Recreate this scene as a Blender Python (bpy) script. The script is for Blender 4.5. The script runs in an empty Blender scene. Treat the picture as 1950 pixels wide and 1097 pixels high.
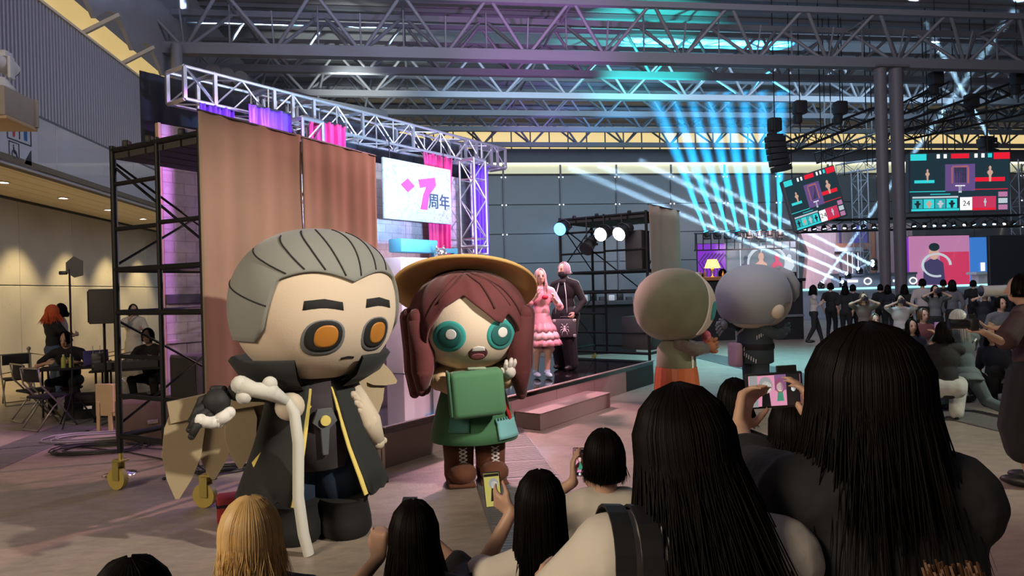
import bpy, bmesh, math, random
from mathutils import Vector, Matrix, Euler, Quaternion
V = Vector
random.seed(7)
SC = bpy.context.scene
COL = SC.collection

# ------------------------------------------------------------------ camera
H = 1.75                                   # eye height of the phone
YAW, ROLL = math.radians(7.9), math.radians(1.5)
FWD = V((math.sin(YAW), math.cos(YAW), 0)); RGT = V((math.cos(YAW), -math.sin(YAW), 0)); WUP = V((0, 0, 1))
CR = RGT * math.cos(ROLL) - WUP * math.sin(ROLL)
CU = WUP * math.cos(ROLL) + RGT * math.sin(ROLL)
CAM = V((0, 0, H))
cd = bpy.data.cameras.new('camera'); cd.sensor_width = 36; cd.lens = 24; cd.clip_start = 0.05; cd.clip_end = 300
cam = bpy.data.objects.new('camera', cd); COL.objects.link(cam)
cam.matrix_world = Matrix(((CR.x, CU.x, -FWD.x, CAM.x), (CR.y, CU.y, -FWD.y, CAM.y), (CR.z, CU.z, -FWD.z, CAM.z), (0, 0, 0, 1)))
SC.camera = cam

def at(px, py, d):                         # photo pixel at a given distance -> place in the hall
    return CAM + (FWD + CR * ((px - 975) / 1300) + CU * ((548.5 - py) / 1300)) * d
def ground(px, py, z=0.0):                 # photo pixel -> place on the level z
    r = FWD + CR * ((px - 975) / 1300) + CU * ((548.5 - py) / 1300)
    return CAM + r * ((z - H) / r.z)

def onY(px, py, Y):
    r = FWD + CR * ((px - 975) / 1300) + CU * ((548.5 - py) / 1300); return CAM + r * (Y / r.y)

# ------------------------------------------------------------------ world, exposure
SC.view_settings.view_transform = 'Standard'; SC.view_settings.look = 'None'
SC.view_settings.exposure = 0.0; SC.view_settings.gamma = 1.0; SC.view_settings.use_curve_mapping = False
w = bpy.data.worlds.new('hall_dusk'); SC.world = w; w.use_nodes = True
w.node_tree.nodes['Background'].inputs[0].default_value = (0.58, 0.57, 0.68, 1)
w.node_tree.nodes['Background'].inputs[1].default_value = 0.11
SC.cycles.use_denoising = True
SC.cycles.max_bounces = 6; SC.cycles.diffuse_bounces = 3; SC.cycles.glossy_bounces = 3
SC.cycles.transparent_max_bounces = 8; SC.cycles.volume_bounces = 0
SC.cycles.sample_clamp_indirect = 4.0; SC.cycles.caustics_reflective = False; SC.cycles.caustics_refractive = False

# ------------------------------------------------------------------ lights of the place, plus added fills
def aim(o, target):
    o.rotation_euler = (V(target) - o.location).to_track_quat('-Z', 'Y').to_euler()
def spot(name, loc, target, power, color, angle=40, blend=0.5, size=0.08):
    l = bpy.data.lights.new(name, 'SPOT'); l.energy = power; l.color = color
    l.spot_size = math.radians(angle); l.spot_blend = blend; l.shadow_soft_size = size
    o = bpy.data.objects.new(name, l); COL.objects.link(o); o.location = loc; aim(o, target); return o
def area(name, loc, target, power, color, sx, sy=None, spread=180):
    l = bpy.data.lights.new(name, 'AREA'); l.energy = power; l.color = color; l.spread = math.radians(spread)
    l.shape = 'RECTANGLE' if sy else 'DISK'; l.size = sx
    if sy: l.size_y = sy
    o = bpy.data.objects.new(name, l); COL.objects.link(o); o.location = loc; aim(o, target); return o
WARM = (1.0, 0.86, 0.62)
# follow spots from the rig to the right of the camera, on the costumed performers
spot('key_spot', (5.2, 1.2, 5.6), (-1.25, 5.5, 1.35), 3000, (1.0, 0.90, 0.74), 30, 0.75, 0.12)
spot('key_spot', (5.6, 1.6, 5.6), (0.6, 6.6, 1.2), 2100, (1.0, 0.88, 0.78), 26, 0.8, 0.12)
spot('floor_spot', (12, 3, 7), (5.6, 6.4, 0), 2600, (0.97, 1.0, 0.80), 32, 0.6, 0.1)
spot('photo_spot', (9.5, 4.0, 5.5), (3.4, 9.4, 1.2), 620, (1.0, 0.95, 0.76), 24, 0.7, 0.1)
area('concourse_light', (-7, -2, 5.5), (0.3, 3, 0.8), 900, (1.0, 0.82, 0.60), 4, 2)
# pink and violet wash over the stage
spot('pink_wash', (3.6, 6.4, 6.5), (0.2, 10.6, 0.9), 2600, (1.0, 0.42, 0.56), 50, 0.8, 0.2)
spot('pink_wash', (4.5, 9.7, 5.4), (1.9, 10.6, 1.2), 1000, (1.0, 0.55, 0.62), 44, 0.8, 0.2)
spot('pink_floor_wash', (1.0, 12.4, 4.6), (2.1, 7.7, 0), 2100, (1.0, 0.50, 0.55), 50, 0.9, 0.2)
spot('white_wash', (2.8, 7.2, 6.6), (-0.6, 12.4, 3.1), 900, (0.62, 0.84, 1.0), 44, 0.8, 0.2)
spot('violet_wash', (-1.4, 8.7, 4.6), (-2.9, 10.2, 2.2), 500, (0.72, 0.25, 1.0), 90, 0.9, 0.2)
spot('rose_wash', (-0.3, 9.2, 4.4), (-3.1, 9.8, 2.4), 1500, (1.0, 0.60, 0.74), 50, 0.8, 0.2)
spot('cloth_wash', (3.9, 8.6, 4.8), (-0.7, 7.2, 2.4), 2000, (1.0, 0.50, 0.48), 34, 0.7, 0.1)
spot('violet_floor', (-0.6, 9.2, 4.4), (-1.6, 5.2, 0), 150, (0.55, 0.28, 1.0), 60, 0.9, 0.2)
spot('blue_truss_wash', (1.4, 8.6, 2.6), (-1.0, 11.8, 4.6), 2400, (0.34, 0.60, 1.0), 80, 0.9, 0.1)
spot('violet_truss_wash', (3.4, 11.0, 2.6), (0.8, 13.9, 4.4), 1100, (0.62, 0.42, 1.0), 70, 0.9, 0.1)
spot('truss_end_wash', (-0.7, 8.5, 3.3), (-2.6, 9.6, 4.6), 300, (0.45, 0.50, 1.0), 50, 0.9, 0.1)
# coloured uplight on the roof
spot('magenta_uplight', (4.0, 17.0, 3.5), (4.2, 22, 9.6), 2600, (0.78, 0.30, 1.0), 50, 0.9, 0.2)
spot('white_uplight', (-2.0, 24, 7.6), (-2.2, 28.5, 11.8), 1500, (0.92, 1.0, 0.90), 70, 0.8, 0.2)
spot('cyan_uplight', (8.0, 22.5, 6.0), (9.5, 27.5, 12), 5200, (0.05, 0.95, 0.85), 55, 0.7, 0.2)
spot('blue_uplight', (9.5, 29.0, 6.5), (9.8, 33, 10.5), 1500, (0.15, 0.55, 1.0), 55, 0.9, 0.2)
spot('violet_uplight', (6.0, 29, 6), (6.5, 34, 10.5), 1400, (0.45, 0.30, 1.0), 55, 0.9, 0.2)
area('far_hall_fill', (13, 25.5, 9.2), (13, 40, 4.5), 1250, (0.55, 0.80, 1.0), 24, 3)  # unseen broad fill, added to brighten the far wall
area('hall_fill', (4, 8, 9.0), (6, 22, 9), 1100, (0.85, 0.82, 1.0), 10, 6)  # unseen soft fill, added to lighten the nearer roof trusses
spot('set_wash', (15.0, 26.3, 4.1), (15.9, 30.6, 2.6), 1500, (1.0, 0.70, 0.70), 75, 0.7, 0.2)
spot('set_wash', (19.6, 26.3, 4.1), (18.6, 30.6, 2.4), 700, (0.85, 0.80, 1.0), 70, 0.7, 0.2)
area('teal_floor_wash', (8.5, 14.5, 8.5), (7.0, 14.0, 0), 210, (0.25, 0.85, 0.95), 2, 2, 60)

# ------------------------------------------------------------------ mesh builder
class MB:
    def __init__(s): s.v = []; s.f = []
    def add(s, vs, fs, M=None):
        b = len(s.v)
        s.v += [(M @ V(p)) if M is not None else V(p) for p in vs]
        s.f += [tuple(i + b for i in f) for f in fs]; return s
    def box(s, c, size, rz=0, M=None):
        x, y, z = size[0] / 2, size[1] / 2, size[2] / 2
        vs = [(-x, -y, -z), (x, -y, -z), (x, y, -z), (-x, y, -z), (-x, -y, z), (x, -y, z), (x, y, z), (-x, y, z)]
        T = Matrix.Translation(c) @ Matrix.Rotation(rz, 4, 'Z')
        if M is not None: T = T @ M
        return s.add(vs, [(3, 2, 1, 0), (4, 5, 6, 7), (0, 1, 5, 4), (1, 2, 6, 5), (2, 3, 7, 6), (3, 0, 4, 7)], T)
    def rbox(s, c, size, r=0.02, rz=0, M=None, seg=2):
        bm = bmesh.new(); bmesh.ops.create_cube(bm, size=1)
        for v in bm.verts: v.co = V((v.co.x * size[0], v.co.y * size[1], v.co.z * size[2]))
        bmesh.ops.bevel(bm, geom=bm.edges[:], offset=r, segments=seg, profile=0.5, affect='EDGES')
        bm.verts.index_update()
        T = Matrix.Translation(c) @ Matrix.Rotation(rz, 4, 'Z')
        if M is not None: T = T @ M
        s.add([v.co.copy() for v in bm.verts], [[v.index for v in f.verts] for f in bm.faces], T); bm.free(); return s
    def tube(s, pts, rad, n=8, cap=True, flat=1.0, up=None):
        pts = [V(p) for p in pts]; k = len(pts)
        if not hasattr(rad, '__len__'): rad = [rad] * k
        b = len(s.v); prev = None
        for i, p in enumerate(pts):
            t = (pts[min(i + 1, k - 1)] - pts[max(i - 1, 0)])
            if t.length < 1e-9: t = V((0, 0, 1))
            t.normalize()
            if prev is None:
                a = V(up) if up is not None else (V((0, 0, 1)) if abs(t.z) < 0.95 else V((1, 0, 0)))
            else: a = prev
            x = a - t * a.dot(t)
            if x.length < 1e-6: x = t.orthogonal()
            x.normalize(); prev = x; y = t.cross(x)
            for j in range(n):
                q = 2 * math.pi * j / n
                s.v.append(p + (x * math.cos(q) * flat + y * math.sin(q)) * rad[i])
        for i in range(k - 1):
            for j in range(n):
                a0 = b + i * n + j; a1 = b + i * n + (j + 1) % n
                s.f.append((a0, a1, a1 + n, a0 + n))
        if cap:
            s.f.append(tuple(b + j for j in reversed(range(n)))); s.f.append(tuple(b + (k - 1) * n + j for j in range(n)))
        return s
    def bar(s, a, b, r, n=8): return s.tube([a, b], r, n)
    def ell(s, c, r, R=None, nu=16, nv=10):
        vs = [(0, 0, 1)]; fs = []
        for i in range(1, nv):
            th = math.pi * i / nv
            for j in range(nu):
                ph = 2 * math.pi * j / nu
                vs.append((math.sin(th) * math.cos(ph), math.sin(th) * math.sin(ph), math.cos(th)))
        vs.append((0, 0, -1)); L = len(vs) - 1
        for j in range(nu): fs.append((0, 1 + j, 1 + (j + 1) % nu))
        for i in range(nv - 2):
            for j in range(nu):
                a = 1 + i * nu + j; b = 1 + i * nu + (j + 1) % nu
                fs.append((a, a + nu, b + nu, b))
        for j in range(nu): fs.append((L, 1 + (nv - 2) * nu + (j + 1) % nu, 1 + (nv - 2) * nu + j))
        T = Matrix.Translation(c)
        if R is not None: T = T @ R.to_4x4()
        return s.add(vs, fs, T @ Matrix.Diagonal((r[0], r[1], r[2], 1)))
    def limb(s, pts, rad, n=10):                      # closed tapered limb with round ends
        s.tube(pts, rad, n)
        for p, r in zip(pts, rad): s.ell(p, (r, r, r), None, n, 6)
        return s
    def lathe(s, prof, n=24, c=(0, 0, 0), M=None, a0=0, a1=2 * math.pi, fn=None):
        full = abs(a1 - a0 - 2 * math.pi) < 1e-6; m = n if full else n + 1; vs = []; fs = []
        for i, (r, z) in enumerate(prof):
            for j in range(m):
                q = a0 + (a1 - a0) * j / n; rr = r * (fn(q, i) if fn else 1)
                vs.append((rr * math.cos(q), rr * math.sin(q), z))
        for i in range(len(prof) - 1):
            for j in range(n):
                k = (j + 1) % m
                fs.append((i * m + j, i * m + k, (i + 1) * m + k, (i + 1) * m + j))
        T = Matrix.Translation(c)
        if M is not None: T = T @ M
        return s.add(vs, fs, T)
    def prism(s, poly, t, M=None):                    # polygon in local xz, thickness along y
        n = len(poly); vs = [(x, -t / 2, z) for x, z in poly] + [(x, t / 2, z) for x, z in poly]
        fs = [tuple(range(n)), tuple(reversed(range(n, 2 * n)))] + [(i, i + n, (i + 1) % n + n, (i + 1) % n) for i in range(n)]
        return s.add(vs, fs, M)
    def sheet(s, grid, t=0.0):                        # rows of points -> cloth, thickness t along its normal
        r, c = len(grid), len(grid[0]); b = len(s.v)
        for row in grid: s.v += [V(p) for p in row]
        F = [(i * c + j, i * c + j + 1, (i + 1) * c + j + 1, (i + 1) * c + j) for i in range(r - 1) for j in range(c - 1)]
        s.f += [tuple(k + b for k in f) for f in F]
        if t:
            P = s.v[b:]; b2 = len(s.v)
            for i in range(r):
                for j in range(c):
                    du = P[i * c + min(j + 1, c - 1)] - P[i * c + max(j - 1, 0)]
                    dv = P[min(i + 1, r - 1) * c + j] - P[max(i - 1, 0) * c + j]
                    nn = du.cross(dv); nn.normalize(); s.v.append(P[i * c + j] - nn * t)
            s.f += [tuple(k + b2 for k in reversed(f)) for f in F]
            rim = [j for j in range(c)] + [i * c + c - 1 for i in range(1, r)] + [(r - 1) * c + j for j in range(c - 2, -1, -1)] + [i * c for i in range(r - 2, 0, -1)]
            for k in range(len(rim)):
                a, q = rim[k], rim[(k + 1) % len(rim)]
                s.f.append((b + q, b + a, b2 + a, b2 + q))
        return s
    def mesh(s, name, smooth=True):
        me = bpy.data.meshes.new(name); me.from_pydata([tuple(p) for p in s.v], [], s.f)
        if smooth: me.shade_smooth()
        me.validate(); return me
    def build(s, name, mat, parent=None, smooth=False, world=False, auto=None, **props):
        if world and parent is not None:
            iv = PM[parent.name].inverted(); s.v = [iv @ p for p in s.v]
        me = s.mesh(name, smooth or auto is not None)
        if auto is not None:
            me.set_sharp_from_angle(angle=math.radians(auto))
        return link(name, me, mat, parent, **props)
PM = {}
def link(name, me, mat, parent=None, **props):
    o = bpy.data.objects.new(name, me); COL.objects.link(o)
    if mat is not None and (len(me.materials) == 0): me.materials.append(mat)
    if parent is not None: o.parent = parent
    PM[o.name] = (PM[parent.name] if parent is not None else Matrix.Identity(4))
    for k, v in props.items(): o[k] = v
    return o
def thing(name, label, cat, loc=(0, 0, 0), rz=0.0, group=None, kind=None):
    o = bpy.data.objects.new(name, None); COL.objects.link(o); o.empty_display_size = 0.1
    o.location = loc; o.rotation_euler = (0, 0, rz)
    PM[o.name] = Matrix.Translation(loc) @ Matrix.Rotation(rz, 4, 'Z')
    if label: o['label'] = label
    if cat: o['category'] = cat
    if group: o['group'] = group
    if kind: o['kind'] = kind
    return o
def tag(o, label, cat, group=None, kind=None):
    o['label'] = label; o['category'] = cat
    if group: o['group'] = group
    if kind: o['kind'] = kind
    return o
UNIT = {}
def rod(name, a, b, r, mat, parent=None, n=8, world=True, square=False, **props):   # straight bar as an object; all share one mesh per material
    key = (mat.name, n, square)
    if key not in UNIT:
        m = MB()
        if square: m.box((0, 0, 0.5), (2, 2, 1))
        else: m.bar((0, 0, 0), (0, 0, 1), 1, n)
        UNIT[key] = m.mesh('bar', not square); UNIT[key].materials.append(mat)
        if not square: UNIT[key].set_sharp_from_angle(angle=math.radians(50))
    a, b = V(a), V(b); d = b - a
    q = d.to_track_quat('Z', 'Y')
    o = bpy.data.objects.new(name, UNIT[key]); COL.objects.link(o)
    Mx = Matrix.Translation(a) @ q.to_matrix().to_4x4() @ Matrix.Diagonal((r, r, d.length, 1))
    if parent is not None:
        o.parent = parent
        if world: Mx = PM[parent.name].inverted() @ Mx
        PM[o.name] = PM[parent.name]
    o.matrix_local = Mx
    for k, v in props.items(): o[k] = v
    return o
def ndup(me_obj, name, M, parent):                   # copy of a part elsewhere under the same or another parent
    o = me_obj.copy(); COL.objects.link(o); o.name = name; o.parent = parent; o.matrix_local = M; return o
def copy_tree(o, parent=None):
    c = o.copy(); COL.objects.link(c); c.parent = parent
    if parent is not None: c.matrix_local = o.matrix_local.copy()
    for ch in list(o.children): copy_tree(ch, c)
    return c

# ------------------------------------------------------------------ materials
MT = {}
def mat(name, rgb, rough=0.6, metal=0.0, var=0.12, scale=6.0, bump=0.0, bscale=60.0, sheen=0.0, emit=0.0, ecol=None, spec=0.5, trans=0.0, coat=0.0, stretch=None):
    if name in MT: return MT[name]
    m = bpy.data.materials.new(name); m.use_nodes = True; nt = m.node_tree; N = nt.nodes; L = nt.links
    B = N['Principled BSDF']
    B.inputs['Roughness'].default_value = rough; B.inputs['Metallic'].default_value = metal
    B.inputs['Specular IOR Level'].default_value = spec
    tc = N.new('ShaderNodeTexCoord'); no = N.new('ShaderNodeTexNoise'); no.inputs['Scale'].default_value = scale; no.inputs['Detail'].default_value = 4
    src = tc.outputs['Object']
    if stretch:
        mp = N.new('ShaderNodeMapping'); mp.inputs['Scale'].default_value = stretch; L.new(src, mp.inputs[0]); src = mp.outputs[0]
    L.new(src, no.inputs['Vector'])
    mx = N.new('ShaderNodeMix'); mx.data_type = 'RGBA'
    mx.inputs[6].default_value = (*[max(0, c * (1 - var)) for c in rgb], 1); mx.inputs[7].default_value = (*[min(1, c * (1 + var)) for c in rgb], 1)
    L.new(no.outputs['Fac'], mx.inputs[0]); L.new(mx.outputs[2], B.inputs['Base Color'])
    if bump:
        n2 = N.new('ShaderNodeTexNoise'); n2.inputs['Scale'].default_value = bscale; n2.inputs['Detail'].default_value = 3; L.new(src, n2.inputs['Vector'])
        bp = N.new('ShaderNodeBump'); bp.inputs['Strength'].default_value = bump; bp.inputs['Distance'].default_value = 0.02
        L.new(n2.outputs['Fac'], bp.inputs['Height']); L.new(bp.outputs[0], B.inputs['Normal'])
    if sheen: B.inputs['Sheen Weight'].default_value = sheen; B.inputs['Sheen Roughness'].default_value = 0.4
    if coat: B.inputs['Coat Weight'].default_value = coat
    if trans: B.inputs['Transmission Weight'].default_value = trans
    if emit:
        B.inputs['Emission Color'].default_value = (*(ecol or rgb), 1); B.inputs['Emission Strength'].default_value = emit
    MT[name] = m; return m
def nodes_of(m): return m.node_tree.nodes, m.node_tree.links, m.node_tree.nodes['Principled BSDF']
def srgb(r, g, b): return tuple(((c / 255) / 12.92 if c / 255 <= 0.04045 else ((c / 255 + 0.055) / 1.055) ** 2.4) for c in (r, g, b))

# ================================================================== THE HALL
STEEL = mat('painted_steel_grey', (0.20, 0.205, 0.235), 0.55, 0.0, 0.1)
STEELD = mat('painted_steel_dark', (0.15, 0.155, 0.18), 0.6, 0.0, 0.1)
BLACK = mat('black_paint', (0.012, 0.012, 0.013), 0.45, 0, 0.2)
BLACKM = mat('black_matte', (0.010, 0.010, 0.012), 0.85, 0, 0.2)
ALU = mat('aluminium', (0.72, 0.73, 0.76), 0.32, 0.85, 0.06)
CHROME = mat('chrome', (0.75, 0.75, 0.74), 0.15, 1.0, 0.03)
WHITE = mat('white_plastic', (0.75, 0.75, 0.76), 0.45, 0, 0.05)

# floor: worn concrete, slightly polished
def floor_material():
    m = mat('polished_concrete', (0.285, 0.235, 0.195), 0.42, 0, 0.25, 0.7, 0.12, 40)
    N, L, B = nodes_of(m)
    tc = N.new('ShaderNodeTexCoord'); n = N.new('ShaderNodeTexNoise'); n.inputs['Scale'].default_value = 1.7; n.inputs['Detail'].default_value = 9; n.inputs['Distortion'].default_value = 0.8
    r = N.new('ShaderNodeMapRange'); r.inputs['To Min'].default_value = 0.22; r.inputs['To Max'].default_value = 0.62
    L.new(tc.outputs['Object'], n.inputs['Vector']); L.new(n.outputs['Fac'], r.inputs['Value']); L.new(r.outputs[0], B.inputs['Roughness'])
    n3 = N.new('ShaderNodeTexNoise'); n3.inputs['Scale'].default_value = 5; n3.inputs['Detail'].default_value = 8; n3.inputs['Roughness'].default_value = 0.7
    mp = N.new('ShaderNodeMapping'); mp.inputs['Scale'].default_value = (1.0, 2.4, 1); mp.inputs['Rotation'].default_value = (0, 0, 0.4)
    L.new(tc.outputs['Object'], mp.inputs[0]); L.new(mp.outputs[0], n3.inputs['Vector'])
    mx = N.new('ShaderNodeMix'); mx.data_type = 'RGBA'; mx.blend_type = 'OVERLAY'; mx.inputs[0].default_value = 0.55
    old = B.inputs['Base Color'].links[0].from_socket
    L.new(old, mx.inputs[6]); L.new(n3.outputs['Fac'], mx.inputs[7]); L.new(mx.outputs[2], B.inputs['Base Color'])
    return m
FLOORM = floor_material()
FL = MB().box((8, 17, -0.1), (60, 50, 0.2)).build('floor', FLOORM, label='polished grey concrete floor of the hall', kind='structure')
PLATE = mat('ribbed_steel_plate', (0.17, 0.165, 0.165), 0.5, 0.3, 0.2, 3, 0.3, 90)
def trench(x0, x1, ya, yb, step):
    m = MB(); m.rbox((0, 0, 0.006), (x1 - x0, step - 0.008, 0.012), 0.003, seg=1)
    for k in range(int(step / 0.05)):
        m.box((0, -step / 2 + 0.03 + k * 0.05, 0.0135), (x1 - x0 - 0.04, 0.018, 0.003))
    first = None; y = ya
    while y < yb:
        if first is None: first = m.build('trench_plate', PLATE, FL); o = first
        else: o = first.copy(); COL.objects.link(o); o.parent = FL
        o.location = ((x0 + x1) / 2, y + step / 2, 0); y += step
trench(0.48, 1.25, 2.6, 13.4, 0.6); trench(-5.0, -4.36, 5.0, 16.4, 0.6); trench(6.4, 7.15, 4.4, 22, 0.8)

# ---- left wall: concrete under a lit soffit, white fascia, dark louvres, glowing cove
CONC = mat('cast_concrete', (0.50, 0.48, 0.43), 0.75, 0, 0.14, 1.2, 0.15, 25)
wl = MB().box((-10.1, 18, 2.2), (0.3, 46, 4.4)).build('wall_left', mat('concrete_joint', (0.16, 0.16, 0.15), 0.9), kind='structure', label='cast concrete wall in large panels beneath the soffit')
pm = MB().rbox((0, 0, 0), (0.06, 2.66, 2.11), 0.012, seg=1)
for hx in (-0.9, 0, 0.9):                      # tie holes of the formwork
    for hz in (-0.6, 0.6): pm.tube([(0.03, hx, hz), (0.034, hx, hz)], 0.022, 8)
pan = None
for i in range(14):
    for j in range(2):
        if pan is None: pan = o = pm.build('concrete_panel', CONC, wl)
        else: o = pan.copy(); COL.objects.link(o); o.parent = wl
        o.location = (-9.93, 4.0 + i * 2.68, 1.07 + j * 2.13)
SOFF = mat('cream_soffit_board', (0.88, 0.78, 0.55), 0.6, 0, 0.05)
sof = MB().box((-8.7, 18, 4.42), (2.5, 46, 0.12)).build('trim_1', mat('soffit_gap', (0.2, 0.18, 0.13), 0.8), kind='structure', label='cream boarded soffit with recessed downlights')
sb = MB().rbox((0, 0, 0), (0.385, 41.9, 0.05), 0.008, seg=1); sbo = None
for i in range(6):
    if sbo is None: sbo = o = sb.build('soffit_board', SOFF, sof)
    else: o = sbo.copy(); COL.objects.link(o); o.parent = sof
    o.location = (-7.7 - 0.4 * i, 18, 4.345)
FAS = mat('white_fascia_panel', (0.52, 0.53, 0.60), 0.38, 0, 0.03, coat=0.2)
fas = MB().box((-7.62, 18, 4.9), (0.18, 46, 1.2)).build('trim_2', mat('fascia_gap', (0.12, 0.12, 0.13), 0.8), kind='structure', label='white panelled fascia band above the soffit')
fpn = MB().rbox((0, 0, 0), (0.05, 3.98, 1.16), 0.006, seg=1); fo = None
for i in range(11):
    if fo is None: fo = o = fpn.build('fascia_panel', FAS, fas)
    else: o = fo.copy(); COL.objects.link(o); o.parent = fas
    o.location = (-7.52, -2.35 + 4.0 * i, 4.88)
lv = MB().box((-7.8, 18, 6.75), (0.2, 46, 2.55)).build('wall_upper_left', mat('louvre_backing', (0.012, 0.012, 0.02), 0.9), kind='structure', label='upper wall clad in dark vertical metal louvres')
m = MB()
for i in range(400):
    y = -3 + i * 0.13
    if y > 39.8: break
    m.box((-7.67, y, 6.75), (0.05, 0.058, 2.55))
m.build('louvre_slats', mat('louvre_steel', (0.55, 0.55, 0.64), 0.35, 0.3, 0.05), lv, kind='stuff')
MB().box((-7.6, 18, 5.47), (0.22, 43, 0.05)).build('louvre_sill', STEELD, lv)
# glowing cove above the louvres with scalloped roof edge and bracket arms
cove = MB().box((-8.6, 18, 8.7), (0.1, 46, 1.5)).build('trim_3', mat('cove_glow', (0.8, 0.66, 0.34), 0.7, emit=0.55, ecol=(1.0, 0.72, 0.30)), kind='structure', label='warm glowing cove above the louvred wall')
MB().box((-8.1, 18, 8.0), (1.0, 46, 0.06)).build('cove_shelf', SOFF, cove)
roofm = mat('roof_membrane', (0.30, 0.30, 0.33), 0.8, 0, 0.08)
m = MB()
nb = 19; sp = 2.2
for i in range(nb):
    y0 = -0.1 - 2.2 + i * sp
    pts = []
    for k in range(9):
        u = k / 8; pts.append((y0 + u * sp, 8.45 + 0.55 * math.sin(math.pi * u)))
    poly = [(p[0], p[1]) for p in pts] + [(y0 + sp, 12.2), (y0, 12.2)]
    n = len(poly); vs = [(-7.55, a, b) for a, b in poly] + [(-7.45, a, b) for a, b in poly]
    m.add(vs, [tuple(range(n)), tuple(reversed(range(n, 2 * n)))] + [(q, q + n, (q + 1) % n + n, (q + 1) % n) for q in range(n)])
val = m.build('trim_4', roofm, kind='structure', label='grey scalloped roof membrane edge over the cove')
for i in range(6, nb):
    y0 = -0.1 - 2.2 + i * sp
    rod('bracket_arm', (-7.9, y0, 8.0), (-6.9, y0, 8.55), 0.045, mat('bracket_pale', (0.45, 0.43, 0.38), 0.5), val, square=True)
# far wall in big metal panels, strip light, dark band and backlit clerestory
FW = 40.0
wb = MB().box((21, FW + 0.3, 4.6), (60, 0.3, 9.2)).build('wall_back', mat('panel_gap', (0.05, 0.055, 0.06), 0.8), kind='structure', label='far hall wall of large grey-blue metal panels')
PAN = mat('grey_metal_panel', (0.235, 0.25, 0.265), 0.5, 0.1, 0.06, 0.6)
pm = MB().rbox((0, 0, 0), (3.41, 0.08, 1.70), 0.012, seg=1); po = None
for i in range(16):
    for j in range(5):
        if po is None: po = o = pm.build('wall_panel', PAN, wb)
        else: o = po.copy(); COL.objects.link(o); o.parent = wb
        o.location = (-6.9 + 3.45 * i, FW + 0.12, 7.4 - 1.74 * j + 0.15)
for i in range(17):
    x = -8.6 + 3.45 * i
    rod('mullion', (x, FW, 0.2), (x, FW, 9.2), 0.05, STEEL, wb, square=True)
    for z in (8.28, 6.64, 4.9):
        if i > 2:
            for dx in (-0.12, 0.12): MB().ell((x + dx, FW - 0.1, z), (0.045, 0.045, 0.045), None, 8, 6).build('marker_lamp', mat('marker_glow', (0.9, 0.9, 1), 0.5, emit=1.6, ecol=(0.9, 0.95, 1.0)), wb)
strip = MB().box((21, FW + 0.1, 8.84), (60, 0.15, 0.62)).build('trim_5', mat('strip_window_glow', (0.75, 0.72, 0.5), 0.6, emit=0.42, ecol=(0.95, 0.93, 0.62)), kind='structure', label='pale glowing strip window high on the far wall')
rod('strip_tube', (-8, FW - 0.06, 9.08), (50, FW - 0.06, 9.14), 0.05, mat('tube_glow', (1, 1, 0.9), 0.5, emit=1.4, ecol=(1, 0.97, 0.75)), strip, square=True)
MB().box((21, FW + 0.05, 9.55), (60, 0.3, 0.85)).build('trim_6', STEELD, kind='structure', label='dark steel band between strip window and clerestory')
cl = thing('window_1', 'amber backlit clerestory panes below the roof', None, (14, FW + 0.3, 9.95), kind='structure')
pn = MB().box((0, 0, 0), (1.08, 0.05, 1.55)); pno = None
for i in range(52):
    if pno is None: pno = o = pn.build('pane', mat('clerestory_glow', (0.8, 0.62, 0.3), 0.7, emit=0.8, ecol=(1.0, 0.76, 0.34)), cl)
    else: o = pno.copy(); COL.objects.link(o); o.parent = cl
    o.location = (-22.6 + 1.15 * i, 0, 0.85)
for i in range(53): rod('glazing_bar', (14 - 23.17 + 1.15 * i, FW + 0.25, 9.95), (14 - 23.17 + 1.15 * i, FW + 0.25, 11.6), 0.03, STEEL, cl, square=True)

# roof deck and trusses
ceil = MB().box((20, 20, 12.4), (62, 46, 0.2)).build('ceiling', roofm, kind='structure', label='grey roof deck high above the trusses')
for i in range(22): rod('roof_purlin', (-10, 1.0 + 1.9 * i, 12.2), (50, 1.0 + 1.9 * i, 12.2), 0.07, STEELD, ceil, square=True)
def hall_truss(Y, z, top, label, span, chord, dia, verts=True, x0=-7.45, x1=38):
    T = thing('roof_truss', label, 'roof truss', (x0, Y, z), group='steel roof trusses')
    rod('bottom_chord', (x0, Y, z), (x1, Y, z), chord, STEEL, T, square=True)
    for s in (-1, 1): rod('top_chord', (x0, Y + s * 0.85, top), (x1, Y + s * 0.85, top), chord * 0.55, STEEL, T, square=True)
    n = int((x1 - x0) / span)
    for i in range(n):
        xb = x0 + 0.6 + i * span
        for s in (-1, 1):
            for q in (-0.5, 0.5):
                rod('diagonal', (xb, Y, z), (xb + q * span * 0.94, Y + s * 0.85, top), dia, STEEL, T)
        if verts:
            for q in (0, 0.5): rod('hanger', (xb + q * span, Y, z), (xb + q * span, Y - 0.4 if not q else Y, top - (0.35 if not q else 0)), dia * 0.5, STEEL, T, n=6)
        if i % 2 == 0: rod('tie', (xb + span / 2, Y - 0.85, top), (xb + span / 2, Y + 0.85, top), dia * 0.8, STEEL, T)
    return T
names = ['second', 'third', 'fourth', 'fifth', 'farthest']
hall_truss(22, 9.3, 10.75, 'nearest steel roof truss carried by the twin columns', 2.65, 0.17, 0.06)
for k, (Y, z) in enumerate([(25, 9.7), (28, 9.72), (31, 9.76), (34, 9.74), (37, 9.6)]):
    hall_truss(Y, z, z + 1.3, names[k] + ' steel roof truss counted from the camera', 2.65, 0.12, 0.055, False)
skew = thing('roof_brace', 'slanting pale steel brace beneath the left roof trusses', 'roof brace', (-6.5, 24.5, 9.4))
rod('brace_beam', (-6.9, 24.2, 9.0), (-1.2, 31, 9.65), 0.13, STEEL, skew, square=True)
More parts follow.
